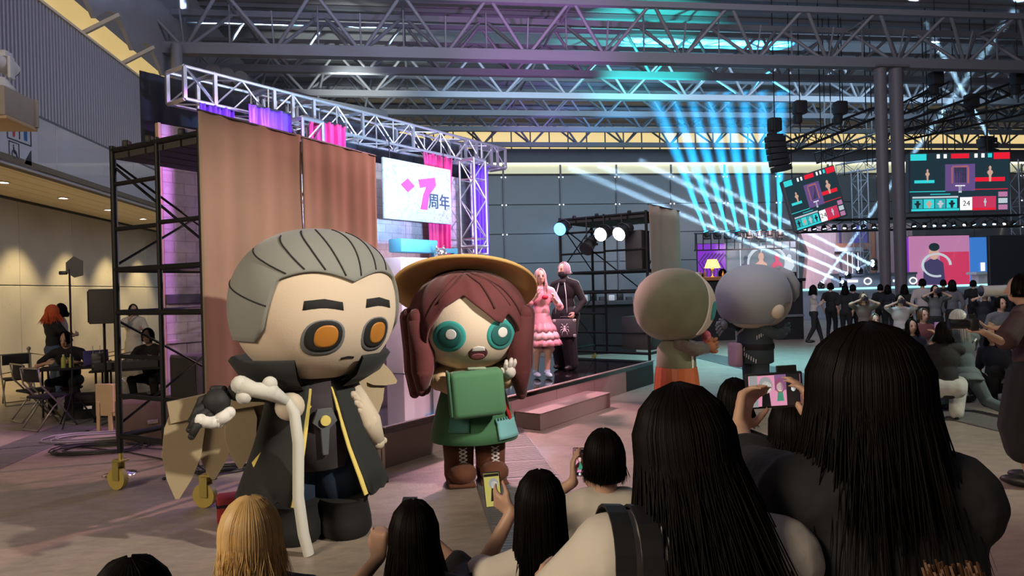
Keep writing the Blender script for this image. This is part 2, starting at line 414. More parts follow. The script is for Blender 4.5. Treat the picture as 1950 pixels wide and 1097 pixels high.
for k in range(3):
    p = V((-6.9, 24.2, 9.0)).lerp(V((-1.2, 31, 9.65)), 0.25 + 0.3 * k); rod('strut', p, p + V((0.3, 0.5, 1.6)), 0.05, STEEL, skew)
COLM = mat('column_paint', (0.15, 0.14, 0.16), 0.55, 0, 0.06)
for x, r, lab in ((16.33, 0.19, 'left of the twin round steel columns'), (16.93, 0.21, 'right of the twin round steel columns, slightly thicker')):
    T = thing('column', lab, 'column', (x, 22, 0), group='twin columns')
    MB().tube([(0, 0, 0), (0, 0, 9.2)], [r * 0.9, r * 1.08], 24).build('shaft', COLM, T, auto=40)
    MB().lathe([(r * 1.5, 0), (r * 1.5, 0.12), (r * 0.95, 0.2)], 24).build('base_collar', COLM, T, auto=40)
    MB().box((0, 0, 9.16), (0.62, 0.62, 0.08)).build('cap_plate', COLM, T)
# upper left gable wall pieces seen above the stage truss
MB().box((-5.6, 39.0, 10.6), (4.0, 0.5, 4)).build('wall_gable', mat('gable_grey', (0.2, 0.205, 0.22), 0.8), kind='structure', label='grey upper wall block at the far left under the roof')
o = thing('roof_duct', 'cluster of round grey ducts under the roof at far left', 'duct', (-6.2, 23.2, 8.4))
rod('down_pipe', (-6.95, 21.6, 7.2), (-6.95, 21.6, 9.3), 0.16, STEEL, o, n=16)
for k in range(3): rod('duct_drum', (-6.3 + 0.42 * k, 22.9, 8.9 - 0.1 * k), (-6.25 + 0.42 * k, 23.5, 8.9 - 0.1 * k), 0.26, STEELD, o, n=16)

# downlights in the soffit
for i in range(7):
    y = 11.0 + 2.52 * i
    words = ['nearest to the camera', 'second', 'third', 'fourth', 'fifth', 'sixth', 'farthest'][i]
    T = thing('downlight', 'round recessed downlight in the cream soffit, ' + words + (' along the row' if i else ''), 'downlight', (-8.76, y, 4.3), group='soffit downlights')
    MB().lathe([(0.10, 0.025), (0.13, 0.02), (0.135, 0.0), (0.10, -0.004), (0.095, 0.01)], 20).build('rim', WHITE, T, auto=40)
    MB().lathe([(0.0, 0.012), (0.095, 0.012)], 20).build('lens', mat('downlight_lens', (1, 1, 0.9), 0.4, emit=14, ecol=(1, 0.93, 0.75)), T)
    l = bpy.data.lights.new('downlight_lamp', 'SPOT'); l.energy = 480; l.color = (1.0, 0.74, 0.34); l.spot_size = math.radians(78); l.spot_blend = 0.6; l.shadow_soft_size = 0.08
    lo = bpy.data.objects.new('downlight_lamp', l); COL.objects.link(lo); lo.location = (-8.76, y, 4.27); aim(lo, (-9.25, y, 0))

# restroom sign on the fascia
RED = mat('sign_red', srgb(190, 70, 70), 0.5); BLUE = mat('sign_blue', srgb(50, 110, 170), 0.5); INK = mat('sign_ink', (0.04, 0.045, 0.06), 0.5)
T = thing('restroom_sign', 'white restroom sign with red and blue figures on fascia', 'sign', (-7.47, 14.75, 4.35))
def wq(m, y, z, w_, h_, x=0.012): return m.box((x, y, z), (0.012, w_, h_))
SY = -0.55
wq(MB(), SY - 0.1, 0.55, 1.5, 1.1, 0).build('sign_board', mat('sign_white', (0.58, 0.60, 0.68), 0.4), T)
def frame(m, y, z, w_, h_, t):
    wq(m, y - w_ / 2, z, t, h_); wq(m, y + w_ / 2, z, t, h_); wq(m, y, z - h_ / 2, w_, t); wq(m, y, z + h_ / 2, w_, t); return m
frame(MB(), SY + 0.02, 0.74, 0.78, 0.6, 0.02).build('frame', INK, T)
wq(MB(), SY + 0.02, 0.74, 0.02, 0.5).build('divider', INK, T)
def person_icon(m, y, z, s, skirt):
    m.tube([(0.01, y, z + 0.25 * s), (0.022, y, z + 0.25 * s)], 0.055 * s, 12)
    if skirt: poly = [(-.06, .18), (.06, .18), (.14, -.08), (.05, -.08), (.03, -.3), (-.03, -.3), (-.05, -.08), (-.14, -.08)]
    else: poly = [(-.11, .18), (.11, .18), (.11, -.06), (.06, -.06), (.055, -.3), (.012, -.3), (.01, -.05), (-.01, -.05), (-.012, -.3), (-.055, -.3), (-.06, -.06), (-.11, -.06)]
    return m.prism([(a * s, b * s) for a, b in poly], 0.012, Matrix.Translation((0.016, y, z)) @ Matrix.Rotation(math.pi / 2, 4, 'Z'))
person_icon(MB(), SY - 0.17, 0.76, 0.85, True).build('woman_icon', RED, T)
person_icon(MB(), SY + 0.22, 0.76, 0.85, False).build('man_icon', BLUE, T)
frame(MB(), SY - 0.17, 0.22, 0.32, 0.34, 0.012).build('wheelchair_frame', INK, T)
m = MB()
cyl = [(0.016, SY - 0.17 + 0.075 * math.cos(a), 0.17 + 0.075 * math.sin(a)) for a in [k * 2 * math.pi / 16 for k in range(14)]]
m.tube(cyl, 0.008, 6); m.tube([(0.016, SY - 0.19, 0.30), (0.016, SY - 0.18, 0.2), (0.016, SY - 0.11, 0.19), (0.016, SY - 0.07, 0.1)], 0.012, 6); m.ell((0.016, SY - 0.19, 0.33), (0.006, 0.02, 0.02), None, 8, 6)
m.build('wheelchair_icon', INK, T)
MB().prism([(-.13, -.15), (.13, -.15), (.13, .15)], 0.012, Matrix.Translation((0.014, SY + 0.27, 0.2)) @ Matrix.Rotation(math.pi / 2, 4, 'Z')).build('arrow', INK, T)
# bracket box with white lamp head above the sign
T = thing('wall_lamp_box', 'beige wall box on the louvres carrying white moving head lamp', 'wall box', at(2, 231, 10.4))
BX = mat('beige_box', (0.42, 0.36, 0.30), 0.6)
MB().rbox((0, 0, 0.22), (0.55, 0.8, 0.44), 0.02).build('box_body', BX, T, auto=40)
MB().rbox((-0.05, 0.05, -0.02), (0.66, 0.86, 0.06), 0.015).build('box_lip', mat('lip_warm', (0.6, 0.42, 0.22), 0.5), T, auto=40)
MB().rbox((0.28, 0.41, 0.22), (0.08, 0.06, 0.44), 0.01).build('side_plate', BX, T, auto=40)
rod('wall_bracket', at(2, 231, 10.4) + V((-0.2, 0, 0.15)), V((-7.66, at(2, 231, 10.4).y, at(2, 231, 10.4).z + 0.15)), 0.09, BX, T, square=True)
T2 = thing('moving_head_lamp', 'white swivelling floodlight standing on beige wall box', 'lamp', at(2, 174, 10.4))
MB().lathe([(0, 0), (0.17, 0), (0.19, 0.05), (0.13, 0.12), (0.10, 0.2), (0.0, 0.2)], 20).build('pedestal', WHITE, T2, auto=40)
for s in (-1, 1): MB().rbox((s * 0.15, 0, 0.36), (0.05, 0.14, 0.34), 0.02).build('yoke_arm', WHITE, T2, auto=40)
MB().tube([(-0.02, -0.2, 0.42), (0, 0.05, 0.46), (0.05, 0.24, 0.38)], [0.09, 0.15, 0.12], 16).build('lamp_head', WHITE, T2, auto=40)
MB().tube([(0.05, 0.24, 0.38), (0.055, 0.26, 0.372)], 0.1, 16).build('lens', BLACK, T2, auto=40)
MB().rbox((0.05, 0.0, 0.56), (0.16, 0.2, 0.1), 0.02).build('control_box', WHITE, T2, auto=40)

# ================================================================== THE STAGE
SO = V((3.13, 10.57, 0)); SL = V((-0.685, -0.729, 0)); SN = V((-0.729, 0.685, 0))
SRZ = math.atan2(-SL.y, -SL.x)                 # +x of a thing turned this way runs along the stage to the right
def st(s, n, z=0.0): return SO + SL * s + SN * n + V((0, 0, z))
SKIRT = mat('brown_stage_panel', (0.27, 0.20, 0.185), 0.55, 0, 0.06)
T = thing('stage', 'raised stage with glossy black deck and brown front panels', 'stage', st(1.85, 0), SRZ)
L0 = 6.5
MB().box((0, 2.35, 0.37), (L0, 4.7, 0.06)).build('deck', mat('glossy_black_deck', (0.012, 0.010, 0.012), 0.06, 0, 0.1, coat=0.5), T)
x = -L0 / 2; so = None
for i in range(6):
    wd = L0 / 6; dk = (i == 5)
    o = MB().rbox((x + wd / 2, 0.02, 0.17), (wd - 0.006, 0.04, 0.34), 0.004, seg=1).build('skirt_panel', BLACK if dk else SKIRT, T); x += wd
MB().rbox((L0 / 2 - 0.02, 2.35, 0.17), (0.04, 4.6, 0.34), 0.004, seg=1).build('skirt_panel', BLACK, T)
MB().rbox((-L0 / 2 + 0.02, 2.35, 0.17), (0.04, 4.6, 0.34), 0.004, seg=1).build('skirt_panel', SKIRT, T)
MB().box((0, 0.0, 0.405), (L0, 0.05, 0.012)).build('edge_trim', SKIRT, T)
T = thing('stage_step', 'brown boxy step in front of the stage', 'step', st(1.95, -0.2), SRZ)
MB().rbox((0, 0, 0.1), (1.85, 0.38, 0.2), 0.006, seg=1).build('step_body', SKIRT, T)
MB().box((0, 0, 0.203), (1.86, 0.39, 0.008)).build('tread', SKIRT, T)

# ---- printed backdrop
def brick_print():
    m = bpy.data.materials.new('printed_brick_cloth'); m.use_nodes = True; N, L, B = nodes_of(m)
    tc = N.new('ShaderNodeTexCoord'); mp = N.new('ShaderNodeMapping'); mp.inputs['Rotation'].default_value = (math.pi / 2, 0, 0)
    bk = N.new('ShaderNodeTexBrick'); bk.inputs['Scale'].default_value = 1.6; bk.inputs['Mortar Size'].default_value = 0.012
    bk.inputs['Color1'].default_value = (0.58, 0.50, 0.50, 1); bk.inputs['Color2'].default_value = (0.50, 0.44, 0.48, 1); bk.inputs['Mortar'].default_value = (0.40, 0.34, 0.36, 1)
    n = N.new('ShaderNodeTexNoise'); n.inputs['Scale'].default_value = 3.5; n.inputs['Detail'].default_value = 8; n.inputs['Roughness'].default_value = 0.75
    mx = N.new('ShaderNodeMix'); mx.data_type = 'RGBA'; mx.blend_type = 'OVERLAY'; mx.inputs[0].default_value = 0.6
    L.new(tc.outputs['Object'], mp.inputs[0]); L.new(mp.outputs[0], bk.inputs['Vector']); L.new(tc.outputs['Object'], n.inputs['Vector'])
    L.new(bk.outputs['Color'], mx.inputs[6]); L.new(n.outputs['Fac'], mx.inputs[7]); L.new(mx.outputs[2], B.inputs['Base Color']); B.inputs['Roughness'].default_value = 0.8
    return m
BRK = brick_print()
WOODP = mat('printed_pale_wood', (0.46, 0.38, 0.42), 0.7, 0, 0.25, 3, stretch=(6, 6, 0.5))
T = thing('stage_backdrop', 'tall printed brick wall flats along the back of the stage', 'backdrop', st(1.7, 4.05), SRZ)
W = 6.85; n = 6
for i in range(n):
    wd = W / n; x = -W / 2 + (i + 0.5) * wd
    MB().rbox((x, 0, 2.6), (wd - 0.01, 0.06, 2.9), 0.004, seg=1).build('upper_flat', BRK, T)
    for k in range(4): MB().rbox((x - wd / 2 + (k + 0.5) * wd / 4, 0, 0.58), (wd / 4 - 0.008, 0.06, 1.14), 0.003, seg=1).build('wood_board', WOODP, T)
MB().rbox((0, -0.05, 1.72), (W, 0.06, 0.13), 0.01).build('rail_strip', mat('dark_rail', (0.08, 0.07, 0.09), 0.6), T)
MB().rbox((0, -0.04, 1.15), (W, 0.05, 0.05), 0.01).build('dado_strip', WOODP, T)
MB().rbox((-W / 2 - 0.02, 0, 2.03), (0.04, 0.08, 4.06), 0.004, seg=1).build('edge_batten', mat('raw_pine', (0.55, 0.40, 0.22), 0.6, 0, 0.2, 5), T)

def wavy(p0, p1, z0, z1, amp, folds, rows=10, cols=60, drift=0.0, flare=0.0, ph=0.0, gather=None):
    p0, p1 = V(p0), V(p1); d = p1 - p0; nn = V((d.y, -d.x, 0)).normalized(); g = []
    for i in range(rows + 1):
        t = i / rows; z = z1 + (z0 - z1) * t; row = []
        for j in range(cols + 1):
            u = j / cols; uu = u
            if gather: uu = 0.5 + (u - 0.5) * (1 - gather * math.sin(math.pi * t))
            a = amp * (0.5 + 0.8 * t) * math.sin(2 * math.pi * folds * u + ph + 0.8 * t * math.sin(3 * u)) + 0.4 * amp * math.sin(2 * math.pi * folds * 2.3 * u + 1.3)
            row.append(p0 + d * uu + nn * (a + flare * t) + V((0, 0, z - p0.z)) + d * (drift * t))
        g.append(row)
    return g
def curtain(label, s0, s1, n, z0, z1, m_, amp=0.05, folds=5, **k):
    a, b = st(s0, n), st(s1, n)
    T = thing('stage_curtain', label, 'curtain', (a + b) / 2, SRZ, 'stage curtains')
    MB().sheet(wavy(a, b, z0, z1, amp, folds, **k), 0.006).build('drape', m_, T, smooth=True, world=True)
    rod('curtain_rail', a + V((0, 0, z1)), b + V((0, 0, z1)), 0.015, BLACK, T)
    return T
PURP = mat('violet_satin', (0.16, 0.05, 0.62), 0.45, 0, 0.1, sheen=0.3); PINK = mat('crimson_satin', (0.62, 0.02, 0.16), 0.45, 0, 0.1, sheen=0.3)
curtain('violet curtain at the left end of the backdrop beside the scaffold', 4.86, 4.35, 3.55, 0.45, 4.3, PURP, 0.05, 3)
curtain('short violet swag under the left end of the stage truss', 4.3, 3.6, 3.3, 3.9, 4.35, PURP, 0.04, 3)
curtain('short crimson swag beside the left truss tower', 3.3, 2.6, 3.3, 3.75, 4.35, PINK, 0.04, 4)
curtain('long crimson curtain between the sign and the right truss tower', 0.42, -0.42, 3.68, 0.45, 4.32, PINK, 0.05, 4, gather=0.25)
curtain('long violet curtain to the right of the truss tower', -0.95, -1.62, 3.7, 0.45, 4.3, PURP, 0.05, 5, drift=-0.05)
T = thing('black_valance', 'black cloth masking hung between truss and printed backdrop', 'valance', st(1.7, 4.3), SRZ)
MB().sheet(wavy(st(5.25, 4.3), st(-1.75, 4.3), 3.7, 4.78, 0.03, 14, cols=110), 0.006).build('valance_cloth', mat('navy_black_cloth', (0.012, 0.014, 0.026), 0.8), T, smooth=True, world=True)

# ---- aluminium box trusses
def frame_plate(c, ax, ay, w_, m_, parent, name='corner_frame'):
    m = MB(); t = 0.045
    for s in (-1, 1):
        m.tube([c + ax * s * w_ / 2 - ay * w_ / 2, c + ax * s * w_ / 2 + ay * w_ / 2], t / 1.4, 4)
        m.tube([c + ay * s * w_ / 2 - ax * w_ / 2, c + ay * s * w_ / 2 + ax * w_ / 2], t / 1.4, 4)
    return m.build(name, m_, parent, world=True)
def box_truss(label, p0, p1, w_, bay, parent_loc, plates=(), up=V((0, 0, 1)), group='aluminium stage trusses', name='box_truss', r=0.025, M_=None):
    M_ = M_ or ALU; p0, p1 = V(p0), V(p1); d = (p1 - p0); Lg = d.length; d.normalize(); sx = d.cross(up).normalized(); sy = sx.cross(d)
    T = thing(name, label, 'truss', parent_loc, group=group)
    cs = [sx * a * w_ / 2 + sy * b * w_ / 2 for a, b in ((-1, -1), (1, -1), (1, 1), (-1, 1))]
    for c in cs: rod('chord', p0 + c, p1 + c, r, M_, T)
    nb = max(1, round(Lg / bay)); st_ = Lg / nb
    for i in range(nb):
        a = p0 + d * st_ * i; b = a + d * st_
        for k in range(4):
            c0, c1 = cs[k], cs[(k + 1) % 4]
            if (i + k) % 2: c0, c1 = c1, c0
            rod('brace', a + c0, b + c1, r * 0.5, M_, T, n=6)
            if i % 3 == 0: rod('batten', a + cs[k], a + cs[(k + 1) % 4], r * 0.5, M_, T, n=6)
    for f in list(plates):
        c = p0 + d * Lg * f
        frame_plate(c, sx, sy, w_, M_, T)
    return T
tz = 4.52
box_truss('long front aluminium truss spanning above the stage backdrop', st(5.05, 3.75, tz), st(-2.03, 3.75, tz), 0.42, 0.42, st(1.5, 3.75, 4.3), plates=(0, .06, .19, .235, .29, .43, .60, .81, .86, .93, .96, 1.0))
box_truss('rear aluminium truss parallel behind the front truss', st(3.7, 4.75, tz), st(-1.3, 4.75, tz), 0.42, 0.42, st(1.2, 4.75, 4.3), plates=(0, .2, .4, .6, .8, 1.0))
box_truss('short aluminium cross truss joining the pair at left', st(3.36, 3.96, tz), st(3.36, 4.54, tz), 0.42, 0.3, st(3.36, 4.2, 4.3), plates=(0.1, .9))
box_truss('upright aluminium truss tower at the right of the sign', st(-0.71, 3.4, 0.41), st(-0.71, 3.4, 4.28), 0.36, 0.38, st(-0.71, 3.4, 0.41), plates=(0, .52, .56, 1), up=SN)
box_truss('upright aluminium truss tower hidden behind the brown cloth', st(3.36, 3.3, 0.41), st(3.36, 3.3, 4.28), 0.36, 0.38, st(3.36, 3.3, 0.41), plates=(0, .5, 1), up=SN)

# ---- hanging sign board
def sign_material():
    m = mat('weathered_pale_board', (0.42, 0.50, 0.53), 0.7, 0, 0.12, 4)
    N, L, B = nodes_of(m); tc = N.new('ShaderNodeTexCoord'); n = N.new('ShaderNodeTexNoise'); n.inputs['Scale'].default_value = 22; n.inputs['Detail'].default_value = 6
    r = N.new('ShaderNodeValToRGB'); r.color_ramp.elements[0].position = 0.54; r.color_ramp.elements[1].position = 0.60
    r.color_ramp.elements[0].color = (0, 0, 0, 1); r.color_ramp.elements[1].color = (1, 1, 1, 1)
    g = N.new('ShaderNodeTexNoise'); g.inputs['Scale'].default_value = 1.4
    mu = N.new('ShaderNodeMath'); mu.operation = 'MULTIPLY'
    mx = N.new('ShaderNodeMix'); mx.data_type = 'RGBA'; mx.inputs[7].default_value = (0.20, 0.24, 0.28, 1)
    old = B.inputs['Base Color'].links[0].from_socket
    L.new(tc.outputs['Object'], n.inputs['Vector']); L.new(tc.outputs['Object'], g.inputs['Vector']); L.new(n.outputs['Fac'], r.inputs[0]); L.new(r.outputs[0], mu.inputs[0]); L.new(g.outputs['Fac'], mu.inputs[1])
    L.new(mu.outputs[0], mx.inputs[0]); L.new(old, mx.inputs[6]); L.new(mx.outputs[2], B.inputs['Base Color'])
    return m
T = thing('anniversary_sign', 'pale weathered hanging sign with pink 7 and dark lettering', 'sign', st(0.8, 3.45, 3.0), SRZ)
MB().rbox((0, 0, 0.5), (1.75, 0.05, 1.04), 0.01).build('sign_board', sign_material(), T, auto=40)
for x in (-0.7, 0.7): rod('hanging_cable', (x, 0, 1.0), (x, 0, 1.4), 0.008, BLACK, T, world=False)
SPINK = mat('sign_pink', (0.85, 0.06, 0.20), 0.6); SDARK = mat('sign_dark_ink', (0.03, 0.05, 0.08), 0.6)
def text(body, size, loc, m_, parent, name='lettering', bold=0.0, rot=(math.pi / 2, 0, 0), align='CENTER', shear=0.0, ext=0.004):
    c = bpy.data.curves.new(name, 'FONT'); c.body = body; c.size = size; c.extrude = ext; c.offset = bold; c.align_x = align; c.align_y = 'CENTER'; c.shear = shear
    c.resolution_u = 3
    tmp = bpy.data.objects.new(name, c); COL.objects.link(tmp)
    bpy.context.view_layer.update()
    me = bpy.data.meshes.new_from_object(tmp.evaluated_get(bpy.context.evaluated_depsgraph_get()))
    bpy.data.objects.remove(tmp); me.materials.clear()
    o = link(name, me, m_, parent); o.location = loc; o.rotation_euler = rot
    return o
text('周年', 0.30, (0.52, -0.032, 0.36), SDARK, T, bold=0.002)
MB().prism([(-.14, .22), (.28, .30), (.30, .16), (.12, -.02), (.06, -.28), (-.10, -.28), (-.02, -.02), (.06, .12), (-.10, .08)], 0.012, Matrix.Translation((0.12, -0.031, 0.5)) @ Matrix.Scale(1.05, 4)).build('seven_numeral', SPINK, T)
MB().prism([(-.17, 0), (0, .12), (.17, 0), (0, -.12)], 0.012, Matrix.Translation((-0.30, -0.031, 0.6))).build('pink_diamond', SPINK, T)

# ---- scaffolding towers
SCAF = mat('black_scaffold_tube', (0.006, 0.006, 0.006), 0.55, 0.0, 0.2, spec=0.3)
YELM = mat('yellow_zinc', (0.45, 0.36, 0.10), 0.45, 0.6, 0.15)
RUB = mat('black_rubber', (0.02, 0.02, 0.02), 0.7)
def caster(p, parent, yaw):
    M = Matrix.Translation(p) @ Matrix.Rotation(yaw, 4, 'Z')
    f = MB(); f.rbox((0, 0, 0.27), (0.10, 0.10, 0.02), 0.004, seg=1, M=None)
    for s in (-1, 1): f.box((s * 0.035, 0.03, 0.18), (0.008, 0.07, 0.18))
    f.tube([(0, 0, 0.27), (0, 0, 0.36)], 0.02, 8); f.v = [M @ v for v in f.v]
    c = f.build('caster_fork', YELM, parent, world=True)
    wmb = MB().tube([(-0.025, 0.04, 0.1), (0.025, 0.04, 0.1)], 0.1, 20); wmb.v = [M @ v for v in wmb.v]
    iv = PM[parent.name].inverted(); wmb.v = [iv @ v for v in wmb.v]
    wmb.build('wheel', mat('yellow_wheel', (0.40, 0.30, 0.07), 0.5), c, auto=40)
def scaffold(label, C, u, v, wu, wv, top, ladder_u=True, name='scaffold_tower'):
    u, v = V(u).normalized(), V(v).normalized(); C = V(C)
    T = thing(name, label, 'scaffold', C, group='black scaffold towers')
    P = [C, C + u * wu, C + u * wu + v * wv, C + v * wv]
    Z = lambda p, z: V((p.x, p.y, z))
    for p in P:
        rod('post', Z(p, 0.34), Z(p, top), 0.028, SCAF, T, n=12); caster(Z(p, 0), T, random.uniform(1.0, 1.7))
    for k in range(4):
        a, b = P[k], P[(k + 1) % 4]
        for z in (0.49, 1.62, 2.01, top - 0.04): rod('ledger', Z(a, z), Z(b, z), 0.026, SCAF, T, n=10)
    if ladder_u:
        mid = P[0].lerp(P[1], 0.47)
        rod('ladder_post', Z(mid, 0.46), Z(mid, top), 0.022, SCAF, T, n=10)
        for z in (0.86, 1.22, 2.38, 2.79): rod('rung', Z(P[1], z), Z(mid, z), 0.02, SCAF, T, n=10)
        for z in (0.86, 2.4): rod('rung', Z(mid, z), Z(P[0], z), 0.02, SCAF, T, n=10)
    for a, b in ((P[1], P[2]), (P[0], P[3])):
        for z0, z1 in ((0.6, 1.55), (2.05, 3.0), (1.6, 2.0)):
            if z1 - z0 < 0.5: continue
            rod('cross_brace', Z(a, z0), Z(b, z1), 0.012, SCAF, T, n=8); rod('cross_brace', Z(a, z1), Z(b, z0), 0.012, SCAF, T, n=8)
    rod('cross_brace', Z(P[1], 2.96), Z(P[3], 1.1), 0.013, SCAF, T, n=8)
    nn = 5
    for k in range(nn):
        a = P[0].lerp(P[1], (k + 0.5) / nn); b = P[3].lerp(P[2], (k + 0.5) / nn)
        rod('deck_board', Z(a, top - 0.09), Z(b, top - 0.09), wu / nn / 2.25, mat('dark_plank', (0.03, 0.026, 0.022), 0.8), T, square=True).scale.y = 0.03
    for k, p in enumerate([P[0].lerp(P[1], f) for f in (0.18, 0.55, 0.82)]):
        MB().rbox(Z(p, top - 0.01), (0.06, 0.09, 0.07), 0.015).build('coupler', SCAF, T, world=True, auto=40)
    return T, P
LT, LP = scaffold('black rolling scaffold tower at left with brown cloth on its front', (-1.75, 5.95, 0), (-0.8, 0.6, 0), (0.6, 0.8, 0), 1.22, 1.6, 3.14)
RT, RP = scaffold('black rolling scaffold tower at the right end of the stage', (4.15, 11.95, 0), SN, -SL, 1.83, 1.3, 3.1, ladder_u=True)
def burlap():
    m = bpy.data.materials.new('brown_burlap'); m.use_nodes = True; N, L, B = nodes_of(m)
    tc = N.new('ShaderNodeTexCoord')
    w1 = N.new('ShaderNodeTexWave'); w1.bands_direction = 'Z'; w1.inputs['Scale'].default_value = 70; w1.inputs['Distortion'].default_value = 2.5; w1.inputs['Detail'].default_value = 2
    n = N.new('ShaderNodeTexNoise'); n.inputs['Scale'].default_value = 2.2; n.inputs['Detail'].default_value = 6
    mx = N.new('ShaderNodeMix'); mx.data_type = 'RGBA'; mx.inputs[6].default_value = (0.33, 0.225, 0.165, 1); mx.inputs[7].default_value = (0.43, 0.31, 0.23, 1)
    a = N.new('ShaderNodeMath'); a.operation = 'MULTIPLY_ADD'; a.inputs[1].default_value = 0.3; L.new(w1.outputs['Fac'], a.inputs[0]); L.new(n.outputs['Fac'], a.inputs[2])
    L.new(tc.outputs['Object'], w1.inputs['Vector']); L.new(tc.outputs['Object'], n.inputs['Vector']); L.new(a.outputs[0], mx.inputs[0]); L.new(mx.outputs[2], B.inputs['Base Color'])
    B.inputs['Roughness'].default_value = 0.9
    tr = N.new('ShaderNodeBsdfTranslucent'); L.new(mx.outputs[2], tr.inputs['Color'])
    ms = N.new('ShaderNodeMixShader'); ms.inputs[0].default_value = 0.38; out = N['Material Output']
    L.new(B.outputs[0], ms.inputs[1]); L.new(tr.outputs[0], ms.inputs[2]); L.new(ms.outputs[0], out.inputs[0])
    bp = N.new('ShaderNodeBump'); bp.inputs['Strength'].default_value = 0.25; bp.inputs['Distance'].default_value = 0.01; L.new(w1.outputs['Fac'], bp.inputs['Height']); L.new(bp.outputs[0], B.inputs['Normal'])
    return m
BUR = burlap()
cv = V((0.6, 0.8, 0)); co = V((0.8, -0.6, 0)) * 0.06
a = LP[0] + co - cv * 0.06; b = LP[0] + co + cv * 2.14
T = thing('masking_cloth', 'large brown burlap cloth hung over the left scaffold tower', 'cloth', (a + b) / 2, group='burlap masking cloths')
mid = a.lerp(b, 0.5)
MB().sheet(wavy(a, mid, 0.72, 3.27, 0.012, 2.2, cols=40), 0.004).build('cloth_width', BUR, T, smooth=True, world=True)
MB().sheet(wavy(mid + cv * 0.012, b, 0.72, 3.24, 0.014, 2.6, cols=40, ph=1), 0.004).build('cloth_width', BUR, T, smooth=True, world=True)
m = MB(); m.tube([mid + V((0.01, -0.012, z)) + cv * 0.012 * math.sin(z * 4) for z in [0.8 + 0.2 * k for k in range(13)]], 0.006, 5); m.build('seam', mat('seam_dark', (0.03, 0.02, 0.015), 0.9), T, world=True)
rod('top_cord', a + V((0, 0, 3.27)), b + V((0, 0, 3.24)), 0.012, BLACK, T)
a = RP[0] + SN * -0.05; b = a - SL * 1.5
T = thing('masking_cloth', 'narrow grey-brown burlap cloth hung over the right scaffold tower', 'cloth', (a + b) / 2, group='burlap masking cloths')
MB().sheet(wavy(a, b, 1.25, 3.2, 0.02, 1.6, cols=40, drift=0.05), 0.004).build('cloth_width', BUR, T, smooth=True, world=True)
rod('top_cord', a + V((0, 0, 3.2)), b + V((0, 0, 3.2)), 0.012, BLACK, T)

PARBLUE = []
# ---- par lamps on the right tower
def par_lamp(label, p, target, lens_col, power, parent_top, lit=True, color=(1, 1, 1)):
    T = thing('par_lamp', label, 'stage lamp', p, group='stage lamps on the right tower')
    d = (V(target) - V(p)).normalized(); R = d.to_track_quat('Y', 'Z').to_matrix().to_4x4(); M = Matrix.Translation(p) @ R
    def w(m): m.v = [M @ q for q in m.v]; return m
    w(MB().tube([(0, -0.22, 0), (0, -0.2, 0), (0, -0.05, 0), (0, 0.14, 0), (0, 0.16, 0)], [0.05, 0.09, 0.115, 0.13, 0.14], 18)).build('lamp_can', BLACK, T, world=True, auto=40)
    w(MB().tube([(0, 0.161, 0), (0, 0.17, 0)], 0.125, 18)).build('lens', mat('lens_' + ('%d_%d_%d' % tuple(int(c * 99) for c in lens_col)) + str(lit), lens_col, 0.2, emit=(5 if lens_col[0] < 0.5 else 22) if lit else 0, ecol=lens_col), T, world=True, auto=40)
    pts = [M @ V((0.155 * math.cos(a_), 0, 0.155 * math.sin(a_))) for a_ in [math.pi * k / 8 for k in range(9)]]
    MB().tube(pts, 0.012, 6).build('yoke', BLACK, T, world=True, smooth=True)
    top = M @ V((0, 0, 0.155)); rod('hanger', top, V((top.x, top.y, parent_top)), 0.014, BLACK, T)
    for s in (-1, 1): w(MB().tube([(s * 0.12, 0, 0), (s * 0.18, 0, 0)], 0.022, 8)).build('knob', BLACK, T, world=True, auto=40)
    if lit:
        l = bpy.data.lights.new('par_beam', 'SPOT'); l.energy = power; l.color = color; l.spot_size = math.radians(60); l.spot_blend = 0.7; l.shadow_soft_size = 0.08
        lo = bpy.data.objects.new('par_beam', l); COL.objects.link(lo); lo.location = V(p) + d * 0.22; aim(lo, target)
        if lens_col[0] < 0.5: PARBLUE.append((T, V(p), d, lo))
tg = st(3.2, 1.4, 1.4)
par_lamp('blue lit stage lamp at the outer corner of the right tower', at(1073, 433, 13.3), at(900, 520, 10.6), (0.08, 0.45, 1.0), 300, 3.05, True, (0.15, 0.5, 1.0))
par_lamp('unlit black stage lamp tilted down on the right tower', at(1122, 466, 13.0), at(1060, 560, 12.0), (0.05, 0.05, 0.06), 0, 3.05, False)
par_lamp('white lit stage lamp next to the tilted unlit one', at(1152, 443, 12.8), tg, (1.0, 0.93, 0.95), 380, 3.05, True, (1.0, 0.82, 0.84))
par_lamp('brightest white stage lamp beside the hanging speaker', at(1188, 440, 12.5), st(1.6, 1.2, 1.4), (1.0, 0.95, 0.97), 380, 3.05, True, (1.0, 0.85, 0.86))

